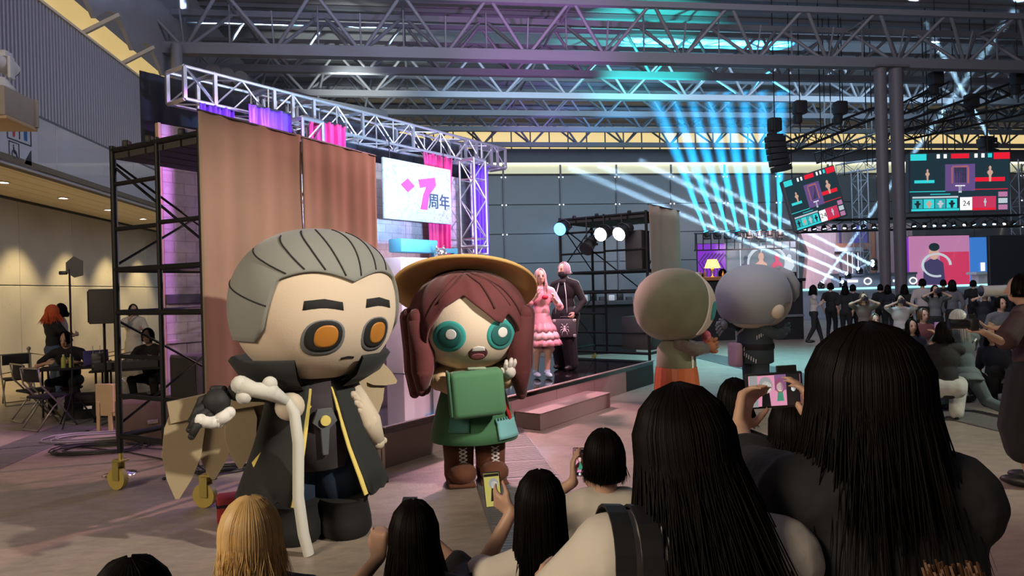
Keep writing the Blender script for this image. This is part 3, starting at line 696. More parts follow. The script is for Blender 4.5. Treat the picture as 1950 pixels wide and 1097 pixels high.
# ---- loudspeakers
GRIL = mat('speaker_grille', (0.022, 0.021, 0.02), 0.7, 0.1, 0.2, 60, 0.5, 220)
CAB = mat('speaker_cabinet', (0.05, 0.045, 0.042), 0.6, 0, 0.15, 20, 0.2, 150)
def speaker(label, p, rz, w_, d_, h_, handle=True, m_=None, group='loudspeakers'):
    T = thing('loudspeaker', label, 'speaker', p, rz, group)
    MB().rbox((0, 0, h_ / 2), (w_, d_, h_), 0.015).build('cabinet', m_ or CAB, T, auto=40)
    MB().rbox((0, -d_ / 2 - 0.008, h_ / 2), (w_ - 0.05, 0.02, h_ - 0.05), 0.006, seg=1).build('grille', GRIL, T)
    if handle:
        for s in (-1, 1):
            hd = MB().rbox((s * (w_ / 2 + 0.003), 0, h_ * 0.72), (0.012, 0.13, 0.17), 0.004, seg=1).build('handle_cup', BLACKM, T)
            MB().rbox((s * (w_ / 2 + 0.012), 0, h_ * 0.72), (0.014, 0.03, 0.15), 0.005, seg=1).build('handle_bar', BLACK, hd)
    return T
speaker('large black subwoofer standing inside the right scaffold tower', RP[0] + SN * 0.35 - SL * 0.5 + V((0, 0, 0.53)), SRZ + math.pi / 2, 0.62, 0.55, 0.62)
speaker('tall narrow black loudspeaker hung in the right scaffold tower', RP[0] + SN * 0.3 - SL * 0.25 + V((0, 0, 2.04)), SRZ + math.pi / 2, 0.34, 0.36, 0.72, False)
speaker('big grey-black subwoofer standing behind the left scaffold tower', ground(356, 842) + V((0.1, 0.5, 0)), math.radians(-42), 0.60, 0.62, 1.02)
# ---- props on the stage
CY = mat('cyan_paint', (0.10, 0.45, 0.60), 0.5)
T = thing('white_cabinet', 'white cabinet with cyan lit niche under the hanging sign', 'cabinet', st(1.35, 3.1, 0.4), SRZ)
MB().rbox((0, 0, 0.95), (1.0, 0.4, 1.9), 0.02).build('body', WHITE, T, auto=40)
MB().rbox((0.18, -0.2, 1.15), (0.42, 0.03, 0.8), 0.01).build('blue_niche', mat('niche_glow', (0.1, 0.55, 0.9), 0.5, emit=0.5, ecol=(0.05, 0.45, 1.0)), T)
MB().rbox((0, -0.02, 2.1), (0.9, 0.3, 0.22), 0.02).build('carved_top', CY, T, auto=40)
T = thing('blue_frame', 'tall cyan wooden frame standing beside the white cabinet', 'frame', st(0.55, 3.1, 0.4), SRZ)
for x in (-0.28, 0.28): rod('upright', (x, 0, 0), (x, 0, 2.1), 0.045, CY, T, square=True, world=False)
for z in (0.5, 1.5, 2.05): rod('crossbar', (-0.28, 0, z), (0.28, 0, z), 0.04, CY, T, square=True, world=False)
T = thing('silver_statuette', 'shiny silver animal statuette with red bow on the cabinet', 'statuette', st(1.12, 2.72, 0.4), SRZ)
SIL = mat('silver_foil', (0.78, 0.75, 0.70), 0.18, 0.9, 0.1)
m = MB(); m.limb([(0, 0, 1.45), (0.02, 0, 1.62), (0, 0, 1.8)], [0.09, 0.12, 0.08]); m.limb([(0.05, 0, 1.45), (0.14, -0.02, 1.28), (0.2, -0.03, 1.22)], [0.07, 0.05, 0.045]); m.ell((0.03, -0.02, 1.96), (0.11, 0.10, 0.10))
for s in (-1, 1): m.limb([(0.03 + s * 0.07, 0, 2.02), (0.03 + s * 0.10, 0, 2.10)], [0.035, 0.012]); m.limb([(s * 0.06, -0.05, 1.72), (s * 0.10, -0.14, 1.62)], [0.045, 0.03])
m.build('figure_body', SIL, T, smooth=True)
m = MB(); m.ell((0.04, -0.13, 1.72), (0.09, 0.04, 0.06)); m.ell((-0.05, -0.13, 1.72), (0.07, 0.04, 0.06)); m.build('bow', mat('bow_red', (0.5, 0.05, 0.05), 0.4), T, smooth=True)
MB().lathe([(0, 0), (0.16, 0), (0.16, 1.28), (0.14, 1.32), (0, 1.32)], 20).build('plinth', WHITE, T, auto=40)

# ================================================================== COSTUMED PERFORMERS (plain plush stand-ins in the same sizes and colours)
def face_cam(p, deg):                            # turn so that local -y looks at the camera, then deg towards camera right
    d = CAM - V(p); return math.atan2(d.y, d.x) + math.pi / 2 + math.radians(deg)
def plush(name, rgb, var=0.10, sheen=0.5, bump=0.25, scale=3.0): return mat(name, rgb, 0.85, 0, var, scale, bump * 0.3, 90, sheen=sheen * 0.35)
CREAM = plush('plush_cream', (0.66, 0.54, 0.42), 0.03); PGREY = plush('plush_grey', (0.235, 0.24, 0.225), 0.08); INKP = mat('felt_black', (0.012, 0.012, 0.013), 0.8)
COATM = plush('felt_coat_black', (0.013, 0.015, 0.0155), 0.15, 0.2); NAVY = plush('felt_navy', (0.010, 0.025, 0.055), 0.15, 0.3)
YEL = plush('felt_yellow', (0.72, 0.58, 0.16), 0.05); FEATH = plush('felt_tan', (0.34, 0.27, 0.17), 0.10, 0.2); PALE = plush('plush_pale_grey', (0.58, 0.58, 0.54), 0.05)
MAR = plush('plush_maroon', (0.105, 0.020, 0.022), 0.3, 0.6, 0.5, 5); STRAW = plush('felt_straw', (0.62, 0.38, 0.13), 0.06); GRN = plush('felt_green', (0.055, 0.17, 0.075), 0.08)
TEAL = plush('felt_teal', (0.03, 0.30, 0.28), 0.05); BRN = plush('plush_brown', (0.13, 0.042, 0.018), 0.15); SKYP = plush('felt_aqua', (0.22, 0.55, 0.56), 0.05)
def sup(lon, lat, abc, n=2.15, k=1.0):
    d = V((math.sin(lon) * math.cos(lat), -math.cos(lon) * math.cos(lat), math.sin(lat))); a, b, c = abc
    r = (abs(d.x / a) ** n + abs(d.y / b) ** n + abs(d.z / c) ** n) ** (-1 / n); return d * r * k
D2 = math.radians
def head_mb(abc, n=2.15, c=(0, 0, 0), nu=72, nv=40):
    m = MB(); c = V(c); vs = [c + sup(0, math.pi / 2, abc, n)]
    for i in range(1, nv):
        for j in range(nu): vs.append(c + sup(2 * math.pi * j / nu, math.pi / 2 - math.pi * i / nv, abc, n))
    vs.append(c + sup(0, -math.pi / 2, abc, n)); Lx = len(vs) - 1; fs = [(0, 1 + j, 1 + (j + 1) % nu) for j in range(nu)]
    for i in range(nv - 2):
        for j in range(nu): a = 1 + i * nu + j; b = 1 + i * nu + (j + 1) % nu; fs.append((a, a + nu, b + nu, b))
    fs += [(Lx, 1 + (nv - 2) * nu + (j + 1) % nu, 1 + (nv - 2) * nu + j) for j in range(nu)]
    return m.add(vs, fs)
def shell_mb(abc, latmin, n=2.15, c=(0, 0, 0), k=1.04, nu=144, nv=30, rim=0.955, ripple=None):
    m = MB(); c = V(c); vs = []; fs = []
    rows = nv + 3
    for i in range(rows):
        for j in range(nu):
            lon = -math.pi + 2 * math.pi * j / nu; lm = latmin(math.degrees(lon))
            t = min(i, nv) / nv; la = 89.9 + (lm - 89.9) * t
            kk = k if i <= nv else (k - 0.012 if i == nv + 1 else k * rim)
            if i > nv: la = lm - (0.8 if i == nv + 1 else 0.2)
            if ripple: kk *= ripple(lon, math.radians(la))
            vs.append(c + sup(lon, math.radians(la), abc, n, kk))
    for i in range(rows - 1):
        for j in range(nu): a = i * nu + j; b = i * nu + (j + 1) % nu; fs.append((a, a + nu, b + nu, b))
    fs.append(tuple(range(nu)))
    return m.add(vs, fs)
def surf_tube(path, r, abc, n=2.15, c=(0, 0, 0), k=1.045, seg=10):
    c = V(c); pts = []
    for (l0, t0), (l1, t1) in zip(path[:-1], path[1:]):
        for q in range(seg): u = q / seg; pts.append(c + sup(D2(l0 + (l1 - l0) * u), D2(t0 + (t1 - t0) * u), abc, n, k))
    pts.append(c + sup(D2(path[-1][0]), D2(path[-1][1]), abc, n, k)); return MB().tube(pts, r, 6)
def patch(poly, abc, n=2.15, c=(0, 0, 0), k=1.006, rings=6, cx=0.0, cz=0.0):     # polygon laid on the front of a head
    m = MB(); c = V(c); a, b, cc = abc; N_ = len(poly); vs = []
    def pt(x, z, kk):
        v = max(0.0, 1 - abs(x / a) ** n - abs(z / cc) ** n); return c + V((x, -b * v ** (1 / n), z)) * kk
    vs.append(pt(cx, cz, k))
    for i in range(1, rings + 1):
        for (x, z) in poly: t = i / rings; vs.append(pt(cx + x * t, cz + z * t, k))
    for (x, z) in poly: vs.append(pt(cx + x * 1.01, cz + z * 1.01, 0.998))
    fs = [(0, 1 + j, 1 + (j + 1) % N_) for j in range(N_)]
    for i in range(rings):
        for j in range(N_): p = 1 + i * N_ + j; q = 1 + i * N_ + (j + 1) % N_; fs.append((p, p + N_, q + N_, q))
    return m.add(vs, fs)
def oval(w_, h_, n=28, e=2.4):
    return [(w_ / 2 * math.copysign(abs(math.cos(t)) ** (2 / e), math.cos(t)), h_ / 2 * math.copysign(abs(math.sin(t)) ** (2 / e), math.sin(t))) for t in [2 * math.pi * k / n for k in range(n)]]
def coat_grid(rows, open_deg, nseg=56, sy=0.85, hem=None):        # rows: (r, z); opening half angle per row
    g = []
    for i, (r, z) in enumerate(rows):
        o = open_deg[i]; row = []
        for j in range(nseg + 1):
            q = D2(-90 + o + (360 - 2 * o) * j / nseg); zz = z
            if hem and i == len(rows) - 1: zz += hem(j)
            rr = r * (1 + (0.03 * math.sin(q * 9) * i / len(rows)))
            row.append(V((rr * math.cos(q), rr * sy * math.sin(q), zz)))
        g.append(row)
    return g
def on_coat(rows, q, z, sy=0.85, k=1.03):
    for (r0, z0), (r1, z1) in zip(rows[:-1], rows[1:]):
        if z1 <= z <= z0: t = (z0 - z) / (z0 - z1); r = r0 + (r1 - r0) * t; return V((r * k * math.cos(q), r * k * sy * math.sin(q), z))
    return V((rows[0][0] * math.cos(q), rows[0][0] * sy * math.sin(q), z))
def ribbon(pts, w_, t=0.01, up=V((0, 0, 1)), out=None):
    m = MB(); g0 = []; 
    k = len(pts)
    rowA, rowB = [], []
    for i, p in enumerate(pts):
        tg = (pts[min(i + 1, k - 1)] - pts[max(i - 1, 0)]).normalized(); o_ = V((p.x, p.y, 0)).normalized() if out is None else V(out)
        sd = tg.cross(o_).normalized(); rowA.append(p + sd * w_ / 2 + o_ * t / 2); rowB.append(p - sd * w_ / 2 + o_ * t / 2)
    return m.sheet([rowA, rowB], t)
def mitt(m, wrist, tip, r, spread_ax, nf=4, bend=V((0, 0, -1)), thumb=1):
    wrist, tip = V(wrist), V(tip); d = (tip - wrist).normalized(); Lh = (tip - wrist).length; sa = V(spread_ax).normalized()
    m.ell(wrist + d * Lh * 0.35, (r, r, r)); c = wrist + d * Lh * 0.5
    for k in range(nf):
        o_ = sa * r * (k - (nf - 1) / 2) * 0.55; ln = Lh * (0.52 if k in (1, 2) else 0.43)
        m.limb([c + o_, c + o_ * 1.25 + d * ln * 0.6, c + o_ * 1.3 + d * ln * 0.9 + bend * r * 0.4], [r * 0.36, r * 0.34, r * 0.27], 8)
    m.limb([wrist + d * Lh * 0.25 + sa * thumb * r * 0.7, wrist + d * Lh * 0.5 + sa * thumb * r * 1.35], [r * 0.36, r * 0.3], 8)
    return m

# ---------------- grey haired performer in black coat
P1 = ground(603, 1010); T = thing('costumed_performer', 'big-headed plush costume with grey hair, black yellow-edged coat and cane', 'costume', P1, face_cam(P1, 14), 'plush costumed performers')
A1 = (0.575, 0.56, 0.545); C1 = (0.03, -0.02, 1.655)
def sub_rot(yaw): return Matrix.Rotation(D2(yaw), 4, 'Z')
HY = sub_rot(13)
def hb(m, name, m_, par, sm=True):                 # head pieces turn with the head
    m.v = [V((C1[0], C1[1], C1[2])) + (HY @ p) for p in m.v]; return m.build(name, m_, par, smooth=sm)
hd = hb(head_mb(A1), 'head', CREAM, T)
def lm1(l):
    a = abs(l)
    if a < 62: return 17 + 7 * math.sin(D2(a * 3.2)) if a < 52 else 17 + 7 * math.sin(D2(52 * 3.2)) - (a - 52) * 3.0
    return max(-21, -12 - (a - 62) * 0.9)
hr = hb(shell_mb(A1, lm1, k=1.045), 'hair', PGREY, T)
for l0, l1, top in ((-6, -24, 70), (6, 18, 72), (-20, -48, 66), (22, 44, 66), (-34, -72, 58), (36, 66, 50), (-46, -98, 44), (-58, -120, 20)):
    hb(surf_tube([(l0, lm1(l0) + 1), (l0 * 0.6 + l1 * 0.4, lm1(l0) + (top - lm1(l0)) * 0.45), (l1, top)], 0.006, A1, k=1.047), 'seam', INKP, hr)
AMB = mat('felt_amber', (0.50, 0.20, 0.03), 0.5); EYW = mat('felt_white', (0.7, 0.68, 0.66), 0.7); EYG = mat('felt_eye_grey', (0.16, 0.17, 0.18), 0.7)
for s in (-1, 1):
    e = hb(patch(oval(0.27, 0.245), A1, cx=s * 0.20, cz=-0.205, k=1.002), 'eye', EYG, hd)
    hb(patch(oval(0.235, 0.21), A1, cx=s * 0.20, cz=-0.195, k=1.005), 'eye_dark', INKP, hd)
    hb(patch(oval(0.15, 0.15), A1, cx=s * 0.20 + 0.012, cz=-0.195, k=1.008), 'iris', AMB, hd)
    hb(patch([(-.125, -.02 + s * .0), (.125, -.03), (.12, .025), (0, .05), (-.115, .04)], A1, cx=s * 0.21, cz=0.005, k=1.006), 'eyebrow', INKP, hd)
hb(patch([(-.05, -.004), (0, .004), (.05, -.004), (.05, .008), (0, .016), (-.05, .008)], A1, cx=0, cz=-0.36, k=1.006), 'mouth', INKP, hd)
CR1 = [(0.24, 1.14), (0.30, 1.02), (0.34, 0.85), (0.40, 0.65), (0.47, 0.46), (0.52, 0.30)]
hem = lambda j: 0.07 * abs(((j * 0.37) % 1) - 0.5) - 0.02 * math.sin(j * 0.9)
MB().sheet(coat_grid(CR1, [16, 18, 22, 25, 28, 30], hem=hem), 0.025).build('coat', COATM, T, smooth=True)
for s in (-1, 1):
    pts = [on_coat(CR1, D2(-90 + s * (16.5 + 12 * t)), 1.12 - 0.80 * t, k=1.035) for t in [k / 12 for k in range(13)]]
    ribbon(pts, 0.034).build('coat_trim', YEL, T)
ribbon([on_coat(CR1, D2(-108 - 60 * t), 0.98 - 0.42 * t, k=1.04) for t in [k / 10 for k in range(11)]], 0.06).build('sash', YEL, T)
ribbon([on_coat(CR1, D2(-72 + 26 * t), 1.1 - 0.4 * t, k=1.04) for t in [k / 8 for k in range(9)]], 0.034).build('sash', YEL, T)
MB().lathe([(0.20, 1.06), (0.34, 1.08), (0.50, 1.17), (0.575, 1.29), (0.56, 1.31), (0.47, 1.20), (0.32, 1.12), (0.2, 1.10)], 40, M=Matrix.Diagonal((1, 0.9, 1, 1)), a0=D2(-90 + 24), a1=D2(270 - 24)).build('collar', COATM, T, smooth=True)
VEST = plush('felt_plum', (0.035, 0.026, 0.034), 0.2)
MB().tube([(0, -0.02, 0.5), (0, -0.02, 0.8), (0, -0.02, 1.16)], [0.25, 0.26, 0.22], 28).build('vest', VEST, T, smooth=True)
m = MB(); m.prism([(-.05, .12), (.05, .12), (.085, .03), (.03, -.02), (.018, -.2), (-.018, -.2), (-.03, -.02), (-.085, .03)], 0.03, Matrix.Translation((0, -0.30, 0.82))); br = m.build('pendant', plush('felt_slate', (0.10, 0.11, 0.12)), T)
MB().tube([(0, -0.315, 0.86), (0, -0.335, 0.86)], 0.036, 20).build('brooch', YEL, T, auto=40)
for s, yo in ((-1, 0.02), (1, -0.06)):
    MB().tube([(s * 0.15, yo, 0.16), (s * 0.15, yo, 0.4), (s * 0.12, 0, 0.62), (s * 0.10, 0, 0.8)], [0.17, 0.175, 0.17, 0.15], 24).build('trouser_leg', NAVY, T, smooth=True)
    m = MB(); m.lathe([(0, 0), (0.19, 0.0), (0.215, 0.04), (0.21, 0.12), (0.185, 0.24), (0.20, 0.27), (0.17, 0.275), (0, 0.27)], 28, M=Matrix.Translation((s * 0.17, yo - 0.07, 0)) @ Matrix.Diagonal((0.9, 1.15, 1, 1))); m.build('boot', mat('boot_black', (0.006, 0.006, 0.007), 0.85), T, auto=50)
# arm with cane and glove, soft sleeve, feathers
MB().limb([(-0.22, 0, 1.06), (-0.40, -0.18, 1.10), (-0.56, -0.30, 1.12)], [0.10, 0.085, 0.07]).build('arm', COATM, T, smooth=True)
m = MB(); mitt(m, (-0.60, -0.30, 1.12), (-0.87, -0.36, 0.97), 0.085, (0.2, 0.4, 0.7), 4, V((0.2, 0, -1))); gl = m.build('glove', mat('glove_black', (0.014, 0.014, 0.015), 0.7), T, smooth=True)
m = MB()
for k in range(2): m.limb([(-0.80 + 0.1 * k, -0.37, 0.965 - 0.02 * k), (-0.73 + 0.1 * k, -0.38, 0.945 + 0.05 * k)], [0.045, 0.04], 8)
m.build('glove_finger_tips', EYW, gl, smooth=True)
MB().ell((-0.24, -0.33, 0.985), (0.10, 0.085, 0.095)).build('cuff', plush('felt_ivory', (0.60, 0.52, 0.42)), T, smooth=True)
cn = MB().tube([(-0.27, -0.40, 1.04), (-0.235, -0.43, 0.96), (-0.215, -0.44, 0.75), (-0.225, -0.44, 0.4), (-0.20, -0.45, 0.15), (-0.17, -0.46, 0.005)], [0.025, 0.036, 0.038, 0.037, 0.037, 0.035], 14).build('cane', PALE, T, auto=50)
m = MB(); m.limb([(-0.56, -0.38, 1.17), (-0.48, -0.39, 1.13), (-0.38, -0.40, 1.11), (-0.27, -0.40, 1.03)], [0.06, 0.05, 0.06, 0.03]); m.ell((-0.54, -0.38, 1.09), (0.05, 0.05, 0.05)); m.ell((-0.38, -0.40, 1.16), (0.05, 0.045, 0.05)); m.build('cane_handle', PALE, cn, smooth=True)
m = MB(); m.limb([(0.25, -0.04, 1.04), (0.30, -0.12, 0.95), (0.37, -0.15, 0.78), (0.43, -0.16, 0.62)], [0.085, 0.075, 0.09, 0.055])
for k in range(6): m.limb([(0.24 + 0.025 * k, -0.20 + 0.01 * k, 1.0 - 0.06 * k), (0.33 + 0.03 * k, -0.16, 0.9 - 0.055 * k)], [0.03, 0.025], 6)
m.build('sleeve', plush('cloth_ivory', (0.56, 0.48, 0.38), 0.08, 0.2), T, smooth=True)
def feather(a, b, w_, y, th=0.035):
    a, b = V(a), V(b); d = b - a; L_ = d.length; ang = math.atan2(d.x, -d.z)
    pr = [(0, w_ * 0.32), (0.25, w_ * 0.5), (0.55, w_ * 0.48), (0.8, w_ * 0.3), (1, 0.012)]
    poly = [(-w, -t * L_) for t, w in pr] + [(w, -t * L_) for t, w in reversed(pr)]
    return MB().prism(poly, th, Matrix.Translation((a.x, y, a.z)) @ Matrix.Rotation(-ang, 4, 'Y')).build('feather', FEATH, T)
for a, b, w_, y in (((-.82, 0, .98), (-.90, 0, 0.33), .26, .26), ((-.62, 0, .98), (-.66, 0, 0.42), .25, .30), ((-.46, 0, .96), (-.48, 0, 0.48), .22, .26), ((-.32, 0, .95), (-.33, 0, .52), .2, .3),
                    ((.34, 0, 1.22), (.40, 0, 0.72), .24, .24), ((.48, 0, 1.2), (.58, 0, 0.76), .24, .28), ((.4, 0, 1.18), (.74, 0, 1.0), .2, .25)):
    feather(a, b, w_, y)
ribbon([V((-.2, .22, 1.02)), V((-.58, .24, .99)), V((-.94, .25, .94))], 0.15, 0.05, out=(0, -1, 0)).build('feather_band', FEATH, T)

# ---------------- red haired performer with straw hat
P2 = ground(905, 914); T = thing('costumed_performer', 'big-headed plush costume with maroon hair, straw hat and green dress', 'costume', P2, face_cam(P2, 5), 'plush costumed performers')
A2 = (0.50, 0.48, 0.43); C2 = (-0.03, 0, 1.45)
HY = sub_rot(4); C1 = C2
hd = hb(head_mb(A2), 'head', CREAM, T)
def lm2(l):
    K = [(-180, -34), (-66, -34), (-52, -16), (-46, -4), (-32, 16), (-13, 30), (0, 18), (18, 3), (25, 1), (31, 10), (42, 0), (48, -8), (66, -34), (180, -34)]
    for (l0, a0), (l1, a1) in zip(K[:-1], K[1:]):
        if l0 <= l <= l1: return a0 + (a1 - a0) * (l - l0) / (l1 - l0)
    return -34
rip = lambda lo, la: 1 + 0.012 * math.sin(lo * 13 + 5 * la) * math.cos(la) + 0.02 * math.exp(-((lo + 0.21 + 0.25 * (la - 0.7)) / 0.10) ** 2) * -1
hr = hb(shell_mb(A2, lm2, k=1.10, ripple=rip), 'hair', MAR, T)
m = MB()
for l in list(range(58, 310, 17)):
    p = sup(D2(l), D2(6), A2, 2.15, 1.06); q = sup(D2(l), D2(-26), A2, 2.15, 1.08); ln = -0.60 + 0.05 * math.sin(l * 1.7)
    e = V((q.x * 1.04, q.y * 1.04, ln)); m.limb([p, q, q.lerp(e, 0.5) * 1.0, e], [0.09, 0.115, 0.10, 0.05], 10)
hb(m, 'side_locks', MAR, hr)
for l0, t0, l1, t1 in ((-8, 62, 18, 14), (2, 64, 36, 16), (10, 62, 52, 2), (-18, 60, -38, 20), (-28, 58, -52, 0)):
    hb(surf_tube([(l0, t0), ((l0 + l1) / 2 + 4, (t0 + t1) / 2 + 4), (l1, t1)], 0.009, A2, k=1.096), 'hair_seam', plush('felt_maroon_dark', (0.05, 0.008, 0.01)), hr)
for s in (-1, 1):
    hb(patch(oval(0.27, 0.27, 32, 2), A2, cx=s * 0.225, cz=-0.10, k=1.003), 'eye', TEAL, hd)
    hb(patch(oval(0.20, 0.20, 28, 2), A2, cx=s * 0.225, cz=-0.10, k=1.006), 'eye_ring', mat('felt_deep_teal', (0.012, 0.12, 0.115), 0.7), hd)
    hb(patch(oval(0.09, 0.09, 20, 2), A2, cx=s * 0.225 + 0.01, cz=-0.08, k=1.009), 'eye_glint', EYW, hd)
mo = hb(patch(oval(0.17, 0.12, 24, 2), A2, cx=0.02, cz=-0.255, k=1.006), 'mouth', mat('felt_dark_rose', (0.08, 0.02, 0.025), 0.8), hd)
hb(patch([(-.06, -.01), (.06, -.01), (.05, .02), (0, .03), (-.05, .02)], A2, cx=0.02, cz=-0.22, k=1.012), 'teeth', EYW, hd)
hb(patch(oval(0.12, 0.05, 20, 2), A2, cx=0.02, cz=-0.28, k=1.012), 'tongue', mat('felt_rose', (0.35, 0.10, 0.12), 0.8), hd)
HM = Matrix.Translation((-0.03, 0.20, 1.80)) @ Matrix.Rotation(D2(-30), 4, 'X') @ Matrix.Rotation(D2(3), 4, 'Y')
def brim(q, i): return 1 + 0.05 * math.cos(2 * q) * i / 5
m = MB(); m.lathe([(0.0, 0.16), (0.22, 0.155), (0.30, 0.12), (0.34, 0.07), (0.36, 0.055), (0.50, 0.02), (0.60, -0.03), (0.64, -0.05), (0.63, -0.075), (0.5, -0.025), (0.3, 0.0)], 56, M=HM, fn=brim); ht = m.build('straw_hat', STRAW, T, smooth=True)
MB().lathe([(0.345, 0.058), (0.335, 0.10)], 48, M=HM).build('hat_band', plush('felt_wine', (0.12, 0.03, 0.03)), ht, smooth=True)
MB().tube([(0, 0, 0.78), (0, 0, 1.0), (0, 0, 1.08)], [0.25, 0.235, 0.18], 24).build('blouse', plush('cloth_cream', (0.60, 0.44, 0.25), 0.06), T, smooth=True)
GR = [(0.25, 0.95), (0.285, 0.86), (0.335, 0.68), (0.385, 0.48), (0.41, 0.39), (0.385, 0.385), (0.1, 0.5)]
MB().lathe(GR, 48, M=Matrix.Diagonal((1, 0.85, 1, 1)), fn=lambda q, i: 1 + 0.012 * math.sin(7 * q) * min(i, 4) / 4).build('dress', GRN, T, smooth=True)
MB().lathe([(0.258, 0.955), (0.262, 0.99)], 32, M=Matrix.Diagonal((1, 0.85, 1, 1))).build('belt', BRN, T, smooth=True)
m = MB(); m.limb([(-0.22, -0.02, 1.0), (-0.30, -0.12, 0.95), (-0.22, -0.26, 0.92)], [0.10, 0.105, 0.09]); m.build('sleeve', plush('cloth_cream', (0, 0, 0)), T, smooth=True)
m = MB(); m.limb([(0.22, -0.02, 1.0), (0.28, -0.14, 0.93), (0.27, -0.22, 0.95)], [0.09, 0.09, 0.07]); m.build('sleeve', plush('cloth_cream', (0, 0, 0)), T, smooth=True)
m = MB(); mitt(m, (0.28, -0.26, 0.95), (0.34, -0.34, 1.13), 0.06, (1, 0.3, 0), 4, V((0, 1, 0)), -1); m.build('glove', plush('felt_bone', (0.62, 0.58, 0.54)), T, smooth=True)
bg = MB().rbox((0.0, -0.42, 0.86), (0.46, 0.20, 0.40), 0.05, M=Matrix.Rotation(D2(-4), 4, 'Y'), seg=4).build('bag', plush('felt_bag_green', (0.07, 0.20, 0.10), 0.05), T, auto=60)
MB().rbox((-0.235, -0.40, 0.86), (0.03, 0.2, 0.38), 0.012, M=Matrix.Rotation(D2(-4), 4, 'Y')).build('bag_gusset', plush('felt_green_dark', (0.04, 0.12, 0.06)), bg, auto=60)
MB().rbox((0, -0.42, 1.07), (0.16, 0.06, 0.02), 0.008).build('bag_clasp', plush('felt_green_pale', (0.25, 0.32, 0.22)), bg, auto=60)
def dress_pt(q, z, k=1.02): return on_coat(GR[:5], D2(q), z, 0.85, k)
def dress_patch(q0, q1, z0, z1, m_, name):
    g = [[dress_pt(q0 + (q1 - q0) * j / 8, z1 + (z0 - z1) * i / 5, 1.035) for j in range(9)] for i in range(6)]
    return MB().sheet(g, 0.012).build(name, m_, T, smooth=True)
dp = dress_patch(-62, -22, 0.42, 0.58, SKYP, 'patch_pocket'); dress_patch(-128, -100, 0.50, 0.65, plush('felt_dull_teal', (0.06, 0.20, 0.17)), 'patch_pocket')
m = MB()
for k in range(9):
    q = -62 + 40 * k / 8; m.tube([dress_pt(q, 0.565, 1.06), dress_pt(q, 0.605, 1.05)], 0.006, 5)
m.build('stitches', SKYP, dp, kind='stuff')
ribbon([dress_pt(-40 + 6 * t, 0.80 - 0.22 * t, 1.06) for t in (0, .3, .6, 1)], 0.06).build('red_strap', mat('felt_red', (0.45, 0.02, 0.02), 0.6), T)
for s in (-1, 1):
    x = s * 0.145
    MB().tube([(x, 0, 0.28), (x, 0, 0.6)], [0.115, 0.12], 22).build('stocking', plush('felt_denim', (0.03, 0.075, 0.16)), T, smooth=True)
    m = MB(); m.tube([(x, 0.02, 0.01), (x, 0.02, 0.06), (x, 0.0, 0.2), (x, 0, 0.36), (x, 0, 0.365)], [0.12, 0.135, 0.135, 0.145, 0.11], 24); m.ell((x + 0.02, -0.12, 0.10), (0.13, 0.17, 0.10)); m.rbox((x + 0.01, -0.06, 0.02), (0.24, 0.40, 0.04), 0.015)
    bt = m.build('boot', BRN, T, smooth=True)
    m = MB()
    for k in range(4):
        z = 0.19 + 0.035 * k
        for d in (-1, 1): m.tube([(x + 0.03 - d * 0.035, -0.141, z), (x + 0.03 + d * 0.035, -0.143, z + 0.035)], 0.006, 5)
    m.build('laces', EYW, bt)

# ---------------- olive hooded performer seen from behind
OLV = plush('plush_olive', (0.15, 0.16, 0.095), 0.3, 0.7, 0.4, 4); ORG = mat('orange_satin', (0.42, 0.10, 0.03), 0.4, 0, 0.25, 5)
P3 = ground(1290, 779); T = thing('costumed_performer', 'round olive-hooded plush costume with orange fringe skirt, seen from behind', 'costume', P3, face_cam(P3, 101), 'plush costumed performers')
A3 = (0.54, 0.55, 0.50); C1 = (0, 0, 1.45); HY = sub_rot(0)
hd = hb(head_mb(A3), 'head', CREAM, T)
hr = hb(shell_mb(A3, lambda l: 52 if abs(l) < 42 else max(-60, 52 - (abs(l) - 42) * 6), k=1.035, rim=0.96), 'hood', OLV, T)
rimp = [(-l, max(-60, 52 - (l - 42) * 6)) for l in (58, 54, 50, 46, 42)] + [(0, 52)] + [(l, max(-60, 52 - (l - 42) * 6)) for l in (42, 46, 50, 54, 58)]
hb(surf_tube(rimp, 0.014, A3, k=1.045), 'hood_piping', PALE, hr)
hb(surf_tube([(180, -58), (180, 80)], 0.006, A3, k=1.036), 'hood_seam', plush('felt_olive_dark', (0.10, 0.10, 0.06)), hr)
for s in (-1, 1): hb(patch(oval(0.20, 0.26), A3, cx=s * 0.26, cz=-0.08, k=1.008), 'eye', TEAL, hd)
MB().lathe([(0.2, 0.98), (0.30, 0.86), (0.32, 0.62), (0.30, 0.55), (0, 0.55)], 32, M=Matrix.Diagonal((1, 0.85, 1, 1))).build('tunic', OLV, T, smooth=True)
ribbon([on_coat([(0.2, 0.98), (0.30, 0.86), (0.32, 0.62), (0.30, 0.55)], D2(-140), z, k=1.03) for z in (.96, .85, .7, .56)], 0.03).build('tunic_piping', EYW, T)
for k in range(22):
    q = 2 * math.pi * k / 22
    p = [V((r * math.cos(q), r * 0.87 * math.sin(q), z)) for r, z in ((.305, .60), (.33, .45), (.35, .24 + .03 * math.sin(k * 2.1)))]
    ribbon(p, 0.085, 0.012).build('fringe_strip', ORG, T)
m = MB(); m.limb([(-0.25, 0, 0.92), (-0.30, -0.2, 0.84), (-0.22, -0.36, 0.86)], [0.09, 0.085, 0.075]); m.build('sleeve', plush('felt_mole', (0.10, 0.08, 0.07)), T, smooth=True)
m = MB(); mitt(m, (-0.22, -0.36, 0.86), (-0.15, -0.55, 0.90), 0.08, (0, 0, 1), 4, V((0.5, 0, 0))); m.build('glove', plush('felt_rust', (0.30, 0.10, 0.04)), T, smooth=True)
